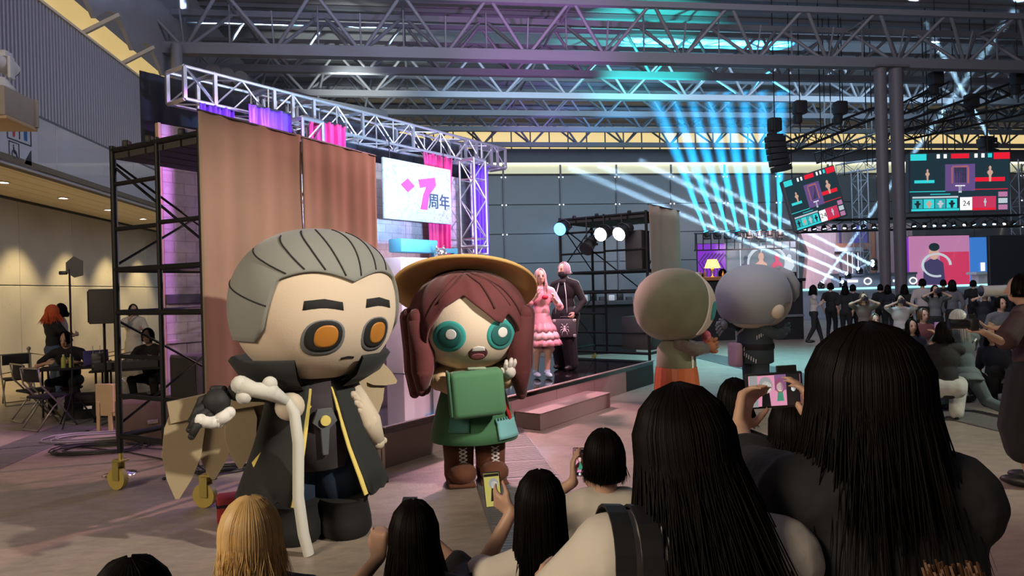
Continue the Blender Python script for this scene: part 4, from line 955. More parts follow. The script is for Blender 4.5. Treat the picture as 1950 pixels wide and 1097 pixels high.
MB().limb([(0.0, -0.42, 1.02), (0.02, -0.46, 0.9)], [0.07, 0.05]).build('pink_scarf', mat('scarf_pink', (0.7, 0.15, 0.2), 0.6), T, smooth=True)
for s in (-1, 1):
    MB().tube([(s * 0.14, 0, 0.1), (s * 0.14, 0, 0.58)], [0.11, 0.12], 20).build('leg', plush('felt_char', (0.02, 0.022, 0.02)), T, smooth=True)
    MB().ell((s * 0.14, -0.05, 0.07), (0.12, 0.18, 0.07)).build('shoe', BRN, T, smooth=True)

# ---------------- grey haired performer in stitched blue jacket, seen from behind
SLT = plush('felt_slate_blue', (0.045, 0.065, 0.075), 0.1, 0.3); HG = plush('plush_blue_grey', (0.30, 0.31, 0.33), 0.06, 0.5)
P4 = ground(1440, 748); T = thing('costumed_performer', 'round grey-haired plush costume in stitched slate blue jacket, seen from behind', 'costume', P4, face_cam(P4, 122), 'plush costumed performers')
A4 = (0.56, 0.55, 0.50); C1 = (0, 0, 1.50)
hd = hb(head_mb(A4), 'head', CREAM, T)
def lm4(l):
    a = abs(l); return 30 if a < 50 else (max(-8, 30 - (a - 50) * 4) if a < 72 else max(-44, -8 - (a - 72) * 2.6))
hr = hb(shell_mb(A4, lm4, k=1.05), 'hair', HG, T)
m = MB()
for l, t0, t1, r in ((28, 48, 4, .10), (10, 44, 12, .10), (-8, 46, 10, .09), (-30, 48, -4, .10)):
    pts = [sup(D2(l + 6 * u), D2(t0 + (t1 - t0) * u), A4, 2.15, 1.05 + 0.05 * math.sin(3 * u)) for u in (0, .3, .6, .85, 1)]; m.limb(pts, [r * .7, r, r, r * .8, r * .4])
hb(m, 'fringe_locks', HG, hr)
for s in (-1, 1):
    er = MB().ell(sup(D2(s * 84), D2(-20), A4, 2.15, 1.02), (0.07, 0.11, 0.12)); hb(er, 'ear', CREAM, hd)
    hb(patch(oval(0.20, 0.22), A4, cx=s * 0.22, cz=-0.16, k=1.008), 'eye', INKP, hd)
J4 = [(0.2, 1.06), (0.29, 0.94), (0.31, 0.74), (0.31, 0.50)]
MB().lathe(J4 + [(0.28, 0.48), (0, 0.5)], 32, M=Matrix.Diagonal((1, 0.85, 1, 1))).build('jacket', SLT, T, smooth=True)
MB().lathe([(0.318, 0.70), (0.325, 0.72), (0.325, 0.765), (0.318, 0.785)], 32, M=Matrix.Diagonal((1, 0.85, 1, 1))).build('belt', INKP, T, smooth=True)
m = MB()
for q0, zc in ((60, 0.88), (110, 0.60), (150, 0.86), (75, 0.58)):
    for k in range(6):
        q = q0 + 7 * k; z = zc + 0.02 * k * (1 if q0 != 110 else -1)
        m.tube([on_coat(J4, D2(q), z, k=1.04), on_coat(J4, D2(q + 1), z + 0.06, k=1.04)], 0.008, 5)
m.build('stitches', EYW, T, kind='stuff')
m = MB(); m.limb([(-0.25, 0, 1.0), (-0.33, -0.18, 0.93), (-0.25, -0.34, 0.95)], [0.09, 0.085, 0.075]); m.build('sleeve', SLT, T, smooth=True)
m = MB(); mitt(m, (-0.25, -0.34, 0.95), (-0.2, -0.5, 1.02), 0.07, (0, 0, 1), 4, V((0.5, 0, 0))); m.build('glove', SLT, T, smooth=True)
m = MB(); m.limb([(0.22, 0.05, 1.0), (0.16, 0.30, 1.08), (0.1, 0.42, 1.12)], [0.085, 0.075, 0.07]); m.build('sleeve', SLT, T, smooth=True)
m = MB(); mitt(m, (0.10, 0.42, 1.12), (0.06, 0.62, 1.02), 0.075, (0, 0.3, 1), 4, V((0, 0, -1))); m.build('glove', HG, T, smooth=True)
MB().rbox((-0.02, 0.36, 0.62), (0.30, 0.12, 0.38), 0.05, seg=3).build('pink_satchel', plush('felt_pale_pink', (0.62, 0.38, 0.45)), T, auto=60)
for s in (-1, 1):
    MB().tube([(s * 0.14, 0, 0.1), (s * 0.14, 0, 0.52)], [0.12, 0.135], 20).build('leg', SLT, T, smooth=True)
    MB().ell((s * 0.14, -0.05, 0.07), (0.12, 0.18, 0.07)).build('shoe', INKP, T, smooth=True)

# ================================================================== PEOPLE
SKIN = mat('skin', (0.50, 0.30, 0.21), 0.5, 0, 0.06, 10); SKINL = mat('skin_light', (0.60, 0.39, 0.30), 0.5, 0, 0.05, 10)
HBLK = mat('hair_black', (0.0045, 0.0032, 0.003), 0.5, 0, 0.3, 20, spec=0.10); HBRN = mat('hair_brown_tips', (0.10, 0.045, 0.02), 0.42, 0, 0.3, 20)
HBLD = mat('hair_blond', (0.58, 0.38, 0.16), 0.45, 0, 0.3, 25); HSIL = mat('hair_silver', (0.55, 0.55, 0.54), 0.35, 0, 0.15, 25); HORG = mat('hair_orange', (0.62, 0.10, 0.02), 0.6, 0, 0.25, 25); HPNK = mat('hair_pale_pink', (0.62, 0.42, 0.42), 0.45, 0, 0.15, 20); HVIO = mat('hair_mauve_grey', (0.36, 0.27, 0.30), 0.45, 0, 0.15, 20)
EYEM = mat('eye_dark_brown', (0.015, 0.01, 0.008), 0.3); LIP = mat('lip', (0.35, 0.12, 0.10), 0.5)
def cloth(name, rgb, rough=0.85): return mat(name, rgb, rough, 0, 0.12, 6, 0.15, 30)
REM = []                                              # objects whose overlapping volumes are fused into one skin at the end
def fuse(m, name, mt, parent, vox, it=4):
    o = m.build(name, mt, parent, smooth=True)
    r = o.modifiers.new('fuse', 'REMESH'); r.mode = 'VOXEL'; r.voxel_size = vox; r.use_smooth_shade = True
    s = o.modifiers.new('soften', 'SMOOTH'); s.iterations = it; s.factor = 0.5
    REM.append(o); return o
def ik(a, b, l1, l2, pole):
    a, b = V(a), V(b); d = b - a; L_ = min(d.length, (l1 + l2) * 0.999); dn = d.normalized(); b2 = a + dn * L_
    x = (l1 * l1 - l2 * l2 + L_ * L_) / (2 * L_); h = math.sqrt(max(0, l1 * l1 - x * x)); p = V(pole); p = p - dn * p.dot(dn)
    if p.length < 1e-5: p = dn.orthogonal()
    return a + dn * x + p.normalized() * h, b2
def hand(m, wrist, d, palm_n, s, L_=0.17, curl=0.35, side=1):
    # palm box with rounded edges, four unequal fingers of three bones, thumb from the side near the base
    d = V(d).normalized(); n = V(palm_n); n = (n - d * n.dot(d)).normalized(); w_ = d.cross(n) * side; k = L_ / 0.17
    pc = wrist + d * 0.045 * k
    for q in (-1, -0.33, 0.33, 1): m.limb([wrist + d * 0.008 * k + w_ * q * 0.018 * k, wrist + d * 0.085 * k + w_ * q * 0.030 * k], [0.016 * k, 0.0135 * k], 8)
    for i, (q, ln) in enumerate(((1.0, 0.068), (0.36, 0.078), (-0.33, 0.072), (-1.0, 0.056))):
        p = wrist + d * (0.085 - 0.006 * abs(q)) * k + w_ * q * 0.031 * k; pts = [p]; a = curl * (0.7 + 0.12 * i); dd = d
        for b in (0.45, 0.32, 0.23):
            R = Matrix.Rotation(a, 3, d.cross(n)); dd = (R @ dd); pts.append(pts[-1] + dd * ln * b * k)
        m.limb(pts, [0.0098 * k, 0.0092 * k, 0.0084 * k, 0.0072 * k], 8)
    p = wrist + d * 0.022 * k + w_ * 0.028 * k; t1 = (d * 0.6 + w_ * 0.75 + n * 0.35).normalized(); t2 = (d * 0.95 + w_ * 0.15 + n * 0.45).normalized()
    m.limb([p, p + t1 * 0.04 * k, p + t1 * 0.04 * k + t2 * 0.032 * k, p + t1 * 0.04 * k + t2 * 0.055 * k], [0.015 * k, 0.0125 * k, 0.0108 * k, 0.0085 * k], 8)
    return m
def mixv(a, b, t): return a + (b - a) * t
def hair_strands(hc, hr, R, n, style, rng, parent, mt, width=0.0028, seg=9):
    """style: len (m below ear), front (half angle kept free), taper (spread at the end), back (shift), bang"""
    m = MB(); ln, fr, tp, bk = style['len'], style['front'], style.get('taper', 1.0), style.get('back', 0.0)
    def path(lon, k, lnn, jit):
        pts = []
        for i in range(seg + 1):
            t = i / seg; th = D2(4 + 96 * min(1, t / style.get('cap', 0.45)))
            d = V((math.sin(lon) * math.sin(th), math.cos(lon) * math.sin(th), math.cos(th)))
            p = V((d.x * hr[0] * k, d.y * hr[1] * k, d.z * hr[2] * k)); 
            if t > style.get('cap', 0.45):
                u = (t - style.get('cap', 0.45)) / (1 - style.get('cap', 0.45)); sc = 1 + (tp - 1) * u + style.get('flick', 0) * u * u
                p = V((p.x * sc + jit[0] * u, p.y * sc - bk * u + jit[1] * u, p.z - lnn * u + style.get('lift', 0) * u * u))
            pts.append(hc + R @ p)
        return pts
    shell = MB(); nu = 40; rows = []
    for j in range(nu + 1):
        lon = D2(fr) + (2 * math.pi - 2 * D2(fr)) * j / nu; rows.append(path(lon, 1.03, ln * 0.93, (0, 0)))
    g = [[rows[j][i] for j in range(nu + 1)] for i in range(seg + 1)]
    sh = shell.sheet(g, 0.012).build('hair', mt, parent, smooth=True)
    for i in range(n):
        lon = D2(fr) + (2 * math.pi - 2 * D2(fr)) * rng.random(); k = 1.03 + 0.07 * rng.random()
        pts = path(lon, k, ln * rng.uniform(0.82, 1.06), (rng.gauss(0, style.get('mess', 0.012)), rng.gauss(0, style.get('mess', 0.012))))
        m.tube(pts, [width * (0.8 if q < seg * 0.7 else 0.8 - 0.7 * (q - seg * 0.7) / (seg * 0.3)) for q in range(seg + 1)], 3, cap=False)
    m.build('hair_strands', mt, sh, smooth=True, kind='stuff')
    return sh
def figure(label, loc, rz, h=1.65, fem=True, pose=None, wear=None, hair=None, vox=0.016, skin=None, group=None, seed=1, face=False, cat='person', fingers=None):
    """local +y is forward; returns the person's root and joints (world)"""
    po = dict(pz=0.52, lean=0, side=0, hl=None, hr=None, fl=None, fr=None, hp=0, hy=0, kl=(0, 1, 0), kr=(0, 1, 0), el=(-0.6, -0.6, -0.6), er=(0.6, -0.6, -0.6), shrug=0, hdl=None, hdr=None, pnl=None, pnr=None, curl=0.5, sit=False)
    po.update(pose or {}); we = dict(top='shirt', topm=None, botm=None, bottom='trousers', sleeve=0.45, shoe=BLACK, inflate=0.014); we.update(wear or {})
    skin = skin or SKIN; rng = random.Random(seed)
    T = thing('person', label, cat, loc, rz, group)
    pel = V((0, po.get('py', 0), po['pz'] * h)); sp = V((math.sin(D2(po['side'])), math.sin(D2(po['lean'])), 1)); sp.z = math.sqrt(max(0.05, 1 - sp.x ** 2 - sp.y ** 2)); sp.normalize()
    xr = V((1, 0, 0)); xr = (xr - sp * xr.dot(sp)).normalized(); fw = sp.cross(xr) * 1.0
    if fw.y < 0: fw = -fw
    nb = pel + sp * 0.30 * h; ch = pel + sp * 0.19 * h; be = pel + sp * 0.09 * h
    shw = po.get('shw', 0.098 if fem else 0.112) * h
    R = Matrix.Rotation(D2(po['hy']), 3, 'Z') @ Matrix.Rotation(D2(-po['hp'] - po['lean'] * 0.25), 3, 'X')
    hc = nb + sp * 0.05 * h + R @ V((0, 0.012 * h, 0.068 * h)); hr = (0.046 * h, 0.057 * h, 0.066 * h)
    sl, sr = nb - sp * (0.022 - po['shrug']) * h - xr * shw, nb - sp * (0.022 - po['shrug']) * h + xr * shw
    ua, fa = 0.172 * h, 0.150 * h
    hl = V(po['hl']) if po['hl'] else sl + V((-0.03, 0.04, -0.305 * h)); hrr = V(po['hr']) if po['hr'] else sr + V((0.03, 0.04, -0.305 * h))
    e_l, w_l = ik(sl, hl, ua, fa, po['el']); e_r, w_r = ik(sr, hrr, ua, fa, po['er'])
    hipl, hipr = pel - xr * 0.052 * h, pel + xr * 0.052 * h
    fl = V(po['fl']) if po['fl'] else V((-0.065 * h, 0, 0.045 * h)); frr = V(po['fr']) if po['fr'] else V((0.065 * h, 0, 0.045 * h))
    kn_l, an_l = ik(hipl, fl, 0.243 * h, 0.243 * h, po['kl']); kn_r, an_r = ik(hipr, frr, 0.243 * h, 0.243 * h, po['kr'])
    SR = Matrix((xr, fw, sp)).transposed()
    def torso(m, q=0.0):
        cw = 0.087 if fem else 0.100
        m.ell(ch + sp * 0.03 * h, (cw * h + q, 0.058 * h + q, 0.095 * h + q), SR, 20, 12); m.ell(be, (0.070 * h + q if fem else 0.084 * h + q, 0.053 * h + q, 0.10 * h + q), SR, 20, 12)
        m.ell(pel, (0.088 * h + q, 0.064 * h + q, 0.075 * h + q), SR, 20, 12)
        m.limb([sl, mixv(sl, nb, 0.6) + sp * 0.004 * h, nb - sp * 0.012 * h, mixv(sr, nb, 0.6) + sp * 0.004 * h, sr], [0.031 * h + q, 0.036 * h + q, 0.043 * h + q, 0.036 * h + q, 0.031 * h + q])
        return m
    def arm(m, s, e, w_, q=0.0, frac=2.0, r=(0.0285, 0.0225, 0.0155)):
        if frac >= 1:
            k = min(1, frac - 1); m.limb([s, e, mixv(e, w_, k)], [r[0] * h + q, r[1] * h + q, (r[1] + (r[2] - r[1]) * k) * h + q])
        else: m.limb([s, mixv(s, e, frac)], [r[0] * h + q, r[0] * h + q * 1.3])
    def leg(m, a, k_, b, q=0.0, frac=2.0, r=(0.050, 0.036, 0.023)):
        if frac >= 1:
            k = min(1, frac - 1); m.limb([a, k_, mixv(k_, b, k)], [r[0] * h + q, r[1] * h + q, (r[1] + (r[2] - r[1]) * k) * h + q])
        else: m.limb([a, mixv(a, k_, frac)], [r[0] * h + q, r[1] * h + q * 1.3])
    b = MB(); torso(b); arm(b, sl, e_l, w_l); arm(b, sr, e_r, w_r); leg(b, hipl, kn_l, an_l); leg(b, hipr, kn_r, an_r)
    b.limb([nb - sp * 0.02 * h, nb + sp * 0.03 * h, hc - R @ V((0, 0.01 * h, 0.03 * h))], [0.036 * h, 0.031 * h, 0.031 * h])
    b.ell(hc, hr, R, 20, 14); b.ell(hc + R @ V((0, 0.018 * h, -0.034 * h)), (0.033 * h, 0.036 * h, 0.032 * h), R)
    b.limb([hc + R @ V((0, 0.056 * h, 0.004 * h)), hc + R @ V((0, 0.066 * h, -0.016 * h))], [0.006 * h, 0.0085 * h], 8)
    for s in (-1, 1): b.ell(hc + R @ V((s * 0.046 * h, -0.004 * h, -0.008 * h)), (0.006 * h, 0.012 * h, 0.019 * h), R, 10, 8)
    for a in (an_l, an_r): b.ell(a + V((0, 0.045 * h, -0.022 * h)), (0.024 * h, 0.075 * h, 0.022 * h))
    for w_, e, dh, pn, s in ((w_l, e_l, po['hdl'], po['pnl'], -1), (w_r, e_r, po['hdr'], po['pnr'], 1)):
        d = V(dh) if dh else (w_ - e).normalized(); pn = V(pn) if pn else V((-s, 0.2, 0))
        hand(b, w_, d, pn, s, 0.104 * h, po['curl'], side=-s if (d.cross(pn)).dot(V((0, 1, 0.3))) > 0 and False else (1 if d.cross(pn).dot(V((0, 0.7, 0.7))) >= 0 else -1))
    body = fuse(b, 'body', skin, T, vox, 3)
    if face:
        for s in (-1, 1):
            MB().ell(hc + R @ V((s * 0.0195 * h, 0.0525 * h, 0.004 * h)), (0.0085 * h, 0.004 * h, 0.0048 * h), R, 10, 6).build('eye', EYEM, T, smooth=True)
            MB().tube([hc + R @ V((s * 0.010 * h, 0.0545 * h, 0.015 * h)), hc + R @ V((s * 0.03 * h, 0.049 * h, 0.016 * h))], 0.0022 * h, 5).build('eyebrow', EYEM, T)
        MB().ell(hc + R @ V((0, 0.0525 * h, -0.036 * h)), (0.013 * h, 0.005 * h, 0.0042 * h), R, 10, 6).build('mouth', LIP, T, smooth=True)
    q = we['inflate']
    if we['topm']:
        m = torso(MB(), q); arm(m, sl, e_l, w_l, q, we['sleeve']); arm(m, sr, e_r, w_r, q, we['sleeve'])
        if we.get('collar'): m.limb([nb, nb + sp * 0.035 * h], [0.042 * h, 0.040 * h])
        if we.get('long'): m.lathe([(0.09 * h, 0), (0.12 * h, -we['long'] * h * 0.5), (0.13 * h, -we['long'] * h), (0.0, -we['long'] * h)], 20, M=Matrix.Translation(pel) @ SR.to_4x4())
        fuse(m, we['top'], we['topm'], T, max(vox, 0.009), 6)
    if we['botm']:
        if we['bottom'] == 'skirt':
            ln = we.get('skirt', 0.25) * h
            prof = [(0.075 * h, 0.08 * h), (0.10 * h, 0.0), (0.125 * h, -ln * 0.5), (0.15 * h, -ln), (0.14 * h, -ln), (0.09 * h, 0.0)]
            MB().lathe(prof, 40, M=Matrix.Translation(pel), fn=lambda a, i: 1 + (0.06 * math.sin(a * 9) * (i in (2, 3, 4)))).build('skirt', we['botm'], T, smooth=True)
        else:
            m = MB(); m.ell(pel, (0.088 * h + q * 1.2, 0.066 * h + q * 1.2, 0.072 * h + q), SR, 20, 12); f = we.get('legs', 1.95); wq = q + we.get('baggy', 0)
            leg(m, hipl, kn_l, an_l, wq, f); leg(m, hipr, kn_r, an_r, wq, f)
            if we.get('legtop'): pass
            fuse(m, we['bottom'], we['botm'], T, max(vox, 0.010), 6)
    if we['shoe'] is not None:
        for a, k_ in ((an_l, kn_l), (an_r, kn_r)):
            m = MB(); fwd_ = V((0, 1, 0)); m.ell(a + V((0, 0.045 * h, -0.018 * h)), (0.031 * h, 0.084 * h, 0.027 * h), None, 14, 8)
            m.limb([a + V((0, 0, -0.01)), mixv(a, k_, we.get('boot', 0.06))], [0.031 * h, 0.030 * h])
            m.v = [V((p.x, p.y, max(p.z, a.z - 0.045 * h))) for p in m.v]
            m.build('shoe', we['shoe'], T, smooth=True)
    if hair:
        hair_strands(hc + R @ V((0, -0.006 * h, 0.002 * h)), (hr[0] * 1.06 * hair.get('wide', 1), hr[1] * 1.06, hr[2] * 1.05), R, hair.get('n', 250), hair, rng, T, hair['m'], hair.get('w', 0.003))
    Mw = PM[T.name]
    T_j = dict(hc=Mw @ hc, wl=Mw @ w_l, wr=Mw @ w_r, nb=Mw @ nb, local=dict(hc=hc, hr=hr, R=R, wl=w_l, wr=w_r, nb=nb, sp=sp, pel=pel, sl=sl, sr=sr, el=e_l, er=e_r, ch=ch, fw=fw, xr=xr))
    return T, T_j
def away(p, deg=0):                               # person turned so that local +y looks away from the camera, then deg towards camera right
    d = V(p) - CAM; return math.atan2(d.y, d.x) - math.pi / 2 - math.radians(deg)
def loc_of(p, rz, wpt):                           # world point -> local frame of a person
    return (Matrix.Translation(p) @ Matrix.Rotation(rz, 4, 'Z')).inverted() @ V(wpt)
CB = cloth('cloth_black', (0.008, 0.008, 0.010)); CW = cloth('cloth_white', (0.55, 0.50, 0.44)); CNAVY = cloth('cloth_navy', (0.012, 0.014, 0.025)); CDG = cloth('cloth_dark_grey', (0.05, 0.05, 0.055)); CDEN = cloth('denim', (0.06, 0.09, 0.15))
LONG = dict(len=0.42, front=48, taper=1.12, mess=0.02)
SHORT = dict(len=0.05, front=55, taper=0.92, cap=0.72, mess=0.012)
def S(base, **k): d = dict(base); d.update(k); return d
def phone(label, c, right, up, screen, w_=0.075, l_=0.155, case=None, shapes=()):
    right, up = V(right).normalized(), V(up).normalized(); up = (up - right * up.dot(right)).normalized(); n = right.cross(up)   # screen looks along -n ... towards the camera
    M = Matrix((right, n * -1, up)).transposed().to_4x4(); M = Matrix.Translation(c) @ M
    T = thing('phone', label, 'phone', c, group='phones held up by the audience')
    def w(m): m.v = [M @ p for p in m.v]; return m
    w(MB().rbox((0, 0, 0), (w_, 0.010, l_), 0.0045, seg=2)).build('case', case or BLACK, T, world=True, auto=40)
    s = w(MB().rbox((0, -0.0055, 0), (w_ * 0.90, 0.001, l_ * (0.94 if l_ > w_ else 0.86)), 0.0004, seg=1)).build('screen', screen, T, world=True)
    for poly, m_ in shapes: w(MB().prism([(x * w_, z * l_) for x, z in poly], 0.0008, Matrix.Translation((0, -0.0068, 0)))).build('screen_picture', m_, s, world=True)
    w(MB().rbox((w_ * 0.25, 0.007, l_ * 0.38), (w_ * 0.36, 0.005, w_ * 0.36), 0.002, seg=1)).build('camera_bump', BLACK, T, world=True)
    return T
def glow(name, rgb, e=1.0): return mat(name, tuple(0.02 + 0.06 * c for c in rgb), 0.35, 0, 0.05, emit=e, ecol=rgb)
PGL = [glow('screen_violet', (0.22, 0.10, 0.24), 0.9), glow('screen_cream', (0.85, 0.75, 0.62), 0.9), glow('screen_black', (0.01, 0.01, 0.012), 0.4), glow('screen_green', (0.06, 0.32, 0.20), 0.8), glow('screen_red', (0.40, 0.05, 0.06), 0.8), glow('screen_grey', (0.35, 0.36, 0.36), 0.8), glow('screen_pink', (0.75, 0.30, 0.45), 0.9), glow('screen_blue', (0.10, 0.16, 0.8), 0.9), glow('screen_yellow', (0.55, 0.48, 0.12), 0.8), glow('screen_white', (1, 1, 1), 1.2)]
def ov(cx, cz, a, b, n=14): return [(cx + a * math.cos(2 * math.pi * k / n), cz + b * math.sin(2 * math.pi * k / n)) for k in range(n)]

# ---- near right: woman in black with long dark hair, phone held sideways in both hands
p = at(1668, 900, 1.28); p.z = 0; rz = away(p, -24)
ph = at(1474, 743, 1.88)
rr = (CR * math.cos(0.06) + CU * math.sin(0.06)); 
gl_, gr_ = loc_of(p, rz, at(1408, 815, 1.80)), loc_of(p, rz, at(1545, 812, 1.80))
T, J = figure('woman in black top with very long dark hair filming with sideways phone', p, rz, 1.643, True,
    dict(hl=gl_, hr=gr_, hdl=loc_of(p, rz, at(1424, 740, 1.86)) - gl_, hdr=loc_of(p, rz, at(1528, 700, 1.84)) - gr_, pnl=(0.7, -0.5, 0), pnr=(-0.7, 0.2, 0), el=(-0.5, -0.3, -1), er=(0.15, -0.2, -1), curl=0.55, shrug=0.012, shw=0.080, hy=20),
    dict(top='shirt', topm=CB, botm=CB, sleeve=1.25, inflate=0.045, long=0.1), S(LONG, m=HBLK, n=1700, len=0.36, front=50, taper=1.28, mess=0.022, w=0.002, wide=1.34), vox=0.008, seed=3)
hc = J['local']['hc']; rng = random.Random(5); m = MB()
for k in range(160):                                # light brown ends lying on the back
    x = rng.uniform(-0.02, 0.07); y0 = -0.225 + rng.uniform(-0.01, 0.012); z0 = hc.z - 0.24 - rng.random() * 0.06; e = rng.uniform(0.10, 0.22)
    m.tube([(x, y0 + 0.02, z0), (x + 0.01, y0, z0 - e * 0.5), (x + rng.gauss(0.015, 0.012), y0 - 0.005, z0 - e)], [0.0022, 0.002, 0.0006], 3, cap=False)
m.build('hair_tips', HBRN, T, kind='stuff')
phone('black phone held sideways by the woman in black', ph, rr, CU * math.cos(0.06) - CR * math.sin(0.06), PGL[6], 0.158, 0.098, shapes=[
    ([(-.44, -.44), (-.30, -.44), (-.30, .44), (-.44, .44)], PGL[5]), ([(.20, -.44), (.44, -.44), (.44, .44), (.20, .44)], PGL[2]), ([(.0, .0), (.2, .0), (.2, .44), (.0, .44)], PGL[0]),
    (ov(-.16, .16, .12, .24), PGL[5]), (ov(-.145, .10, .09, .17), PGL[1]), ([(-.24, -.44), (-.08, -.44), (-.10, -.05), (-.22, -.05)], PGL[2]),
    (ov(.09, .14, .09, .22), PGL[4]), (ov(.09, .09, .06, .13), PGL[1]), ([(.03, -.3), (.15, -.3), (.13, -.02), (.05, -.02)], PGL[3]), (ov(.32, .03, .04, .08), PGL[9])])

# ---- near middle: woman in white shirt with black bag straps
p = at(1312, 980, 1.14); p.z = 0; rz = away(p, -20)
T, J = figure('woman in white shirt with two black bag straps and long dark hair', p, rz, 1.555, True, dict(lean=7, side=4, hp=8, shrug=0.02, hy=18, hl=(-0.2, 0.42, 1.05), hr=(0.15, 0.45, 1.05)),
    dict(top='shirt', topm=CW, botm=CNAVY, sleeve=0.8, inflate=0.03), S(LONG, m=HBLK, n=1500, len=0.40, front=46, taper=1.40, mess=0.025, w=0.0018, back=0.03, wide=1.08), vox=0.009, seed=4)
jl = J['local']
for xo in (-0.105, -0.150):                          # straps over the left shoulder
    c0 = jl['nb'] - jl['sp'] * 0.005 + jl['xr'] * xo; Rr = 0.091
    pts = [c0 + jl['fw'] * Rr * math.cos(a_) + jl['sp'] * Rr * math.sin(a_) for a_ in [D2(10 + 17 * k) for k in range(11)]] + [c0 - jl['fw'] * (Rr + 0.028) - jl['sp'] * t_ for t_ in (0.08, 0.18, 0.30, 0.42)]
    g = [[q_ - jl['xr'] * 0.017 for q_ in pts], [q_ + jl['xr'] * 0.017 for q_ in pts]]
    MB().sheet(g, 0.005).build('bag_strap', mat('strap_black', (0.006, 0.006, 0.008), 0.6), T)

# ---- man in white T-shirt sitting, phone upright
p = at(1152, 900, 2.95); p.z = 0; rz = away(p, -6)
hw = loc_of(p, rz, at(1092, 918, 3.22)); hw2 = loc_of(p, rz, at(1122, 915, 3.25))
T, J = figure('short-haired man in white T-shirt sitting and filming with upright phone', p, rz, 1.70, False,
    dict(pz=0.17, hl=hw, hr=hw2, hdl=(0.0, 0.2, 1), hdr=(-0.15, 0.2, 1), pnl=(0.8, 0, 0), pnr=(-0.8, 0, 0), fl=(-0.3, 0.45, 0.08), fr=(0.3, 0.45, 0.08), kl=(-0.4, 0.3, 1), kr=(0.4, 0.3, 1), el=(-1, 0, -0.6), er=(0.6, 0.3, -1), curl=0.35),
    dict(top='t_shirt', topm=CW, botm=CNAVY, sleeve=0.62, inflate=0.03), S(SHORT, m=HBLK, n=700, len=0.075, front=40, taper=0.90, w=0.0028, mess=0.014), vox=0.010, seed=5)
phone('phone held upright by the seated man in white', at(1104, 880, 3.3), CR, CU, PGL[6], 0.066, 0.14, shapes=[(ov(0.05, .16, .26, .16), PGL[4]), (ov(.05, .12, .17, .10), PGL[1]), ([(-.15, -.25), (.25, -.25), (.18, .02), (-.08, .02)], PGL[3]), ([(-.42, .32), (.42, .32), (.42, .46), (-.42, .46)], PGL[2]), ([(-.42, -.46), (.42, -.46), (.42, -.34), (-.42, -.34)], PGL[2]), (ov(.0, -.4, .1, .045), PGL[9])])

# ---- long-haired woman crouching with phone at left hand
p = at(1030, 1010, 2.25); p.z = 0; rz = away(p, 0)
hw = loc_of(p, rz, at(975, 975, 2.56))
T, J = figure('crouching woman with straight black hair filming with phone in left hand', p, rz, 1.60, True,
    dict(pz=0.222, hl=hw, hr=(0.12, 0.3, 0.7), hdl=loc_of(p, rz, at(938, 945, 2.62)) - hw, pnl=(0.3, 0.6, 0.3), fl=(-0.1, 0.2, 0.08), fr=(0.12, 0.25, 0.08), kl=(-0.2, 1, 0.6), kr=(0.2, 1, 0.6), el=(-0.6, -0.2, -1), curl=0.6),
    dict(top='blouse', topm=CW, botm=CB, sleeve=0.9, inflate=0.014), S(LONG, m=HBLK, n=1300, len=0.46, front=44, taper=1.16, w=0.002, mess=0.014), vox=0.009, seed=6)
phone('phone held by the crouching woman with straight black hair', at(938, 932, 2.64), CR * 0.98 + CU * 0.1, CU, PGL[8], 0.066, 0.136, shapes=[(ov(.1, .18, .28, .15), PGL[5]), (ov(.14, .14, .2, .10), PGL[1]), ([(-.15, -.32), (.3, -.32), (.24, .05), (-.05, .05)], PGL[2]), ([(-.44, .38), (.44, .38), (.44, .46), (-.44, .46)], PGL[2])])

# ---- dark-haired woman low in the middle, hand raised, phone above her head line
p = at(790, 1075, 2.25); p.z = 0; rz = away(p, 0)
hw = loc_of(p, rz, at(722, 1062, 2.42)); hw3 = loc_of(p, rz, at(800, 1010, 2.56))
T, J = figure('woman with rounded black hair in black frilled top raising her left fist', p, rz, 1.58, True,
    dict(pz=0.175, hl=hw, hr=hw3, hdr=loc_of(p, rz, at(780, 972, 2.6)) - hw3, pnr=(-0.6, 0, 0.6), hdl=V((0.02, 0.1, 1)), pnl=(0.5, 0.6, 0), fl=(-0.1, 0.2, 0.08), fr=(0.12, 0.25, 0.08), kl=(-0.2, 1, 0.6), kr=(0.2, 1, 0.6), el=(-0.8, -0.2, -1), curl=1.25),
    dict(top='blouse', topm=CB, botm=CB, sleeve=1.2, inflate=0.025), S(LONG, m=HBLK, n=1200, len=0.24, front=46, taper=1.12, w=0.002, mess=0.014), vox=0.009, seed=7)
jl = J['local']; m = MB()
for k in range(26):
    a = k / 25 * math.pi; q = jl['sr'] + V((0.02 + 0.05 * math.sin(a), 0.09 * math.cos(a) - 0.02, 0.035 + 0.012 * (k % 2))); m.tube([q, q + V((0.035 + 0.01 * (k % 3), 0, 0.02 * (k % 2)))], [0.010, 0.004], 4)
m.build('shoulder_frill', CB, T)
phone('phone seen end on above the rounded black hair', at(777, 968, 2.6), CR, CU * 0.35 + FWD * 0.94, PGL[2], 0.06, 0.13, case=CHROME, shapes=[(ov(0, -.3, .2, .12), PGL[6])])

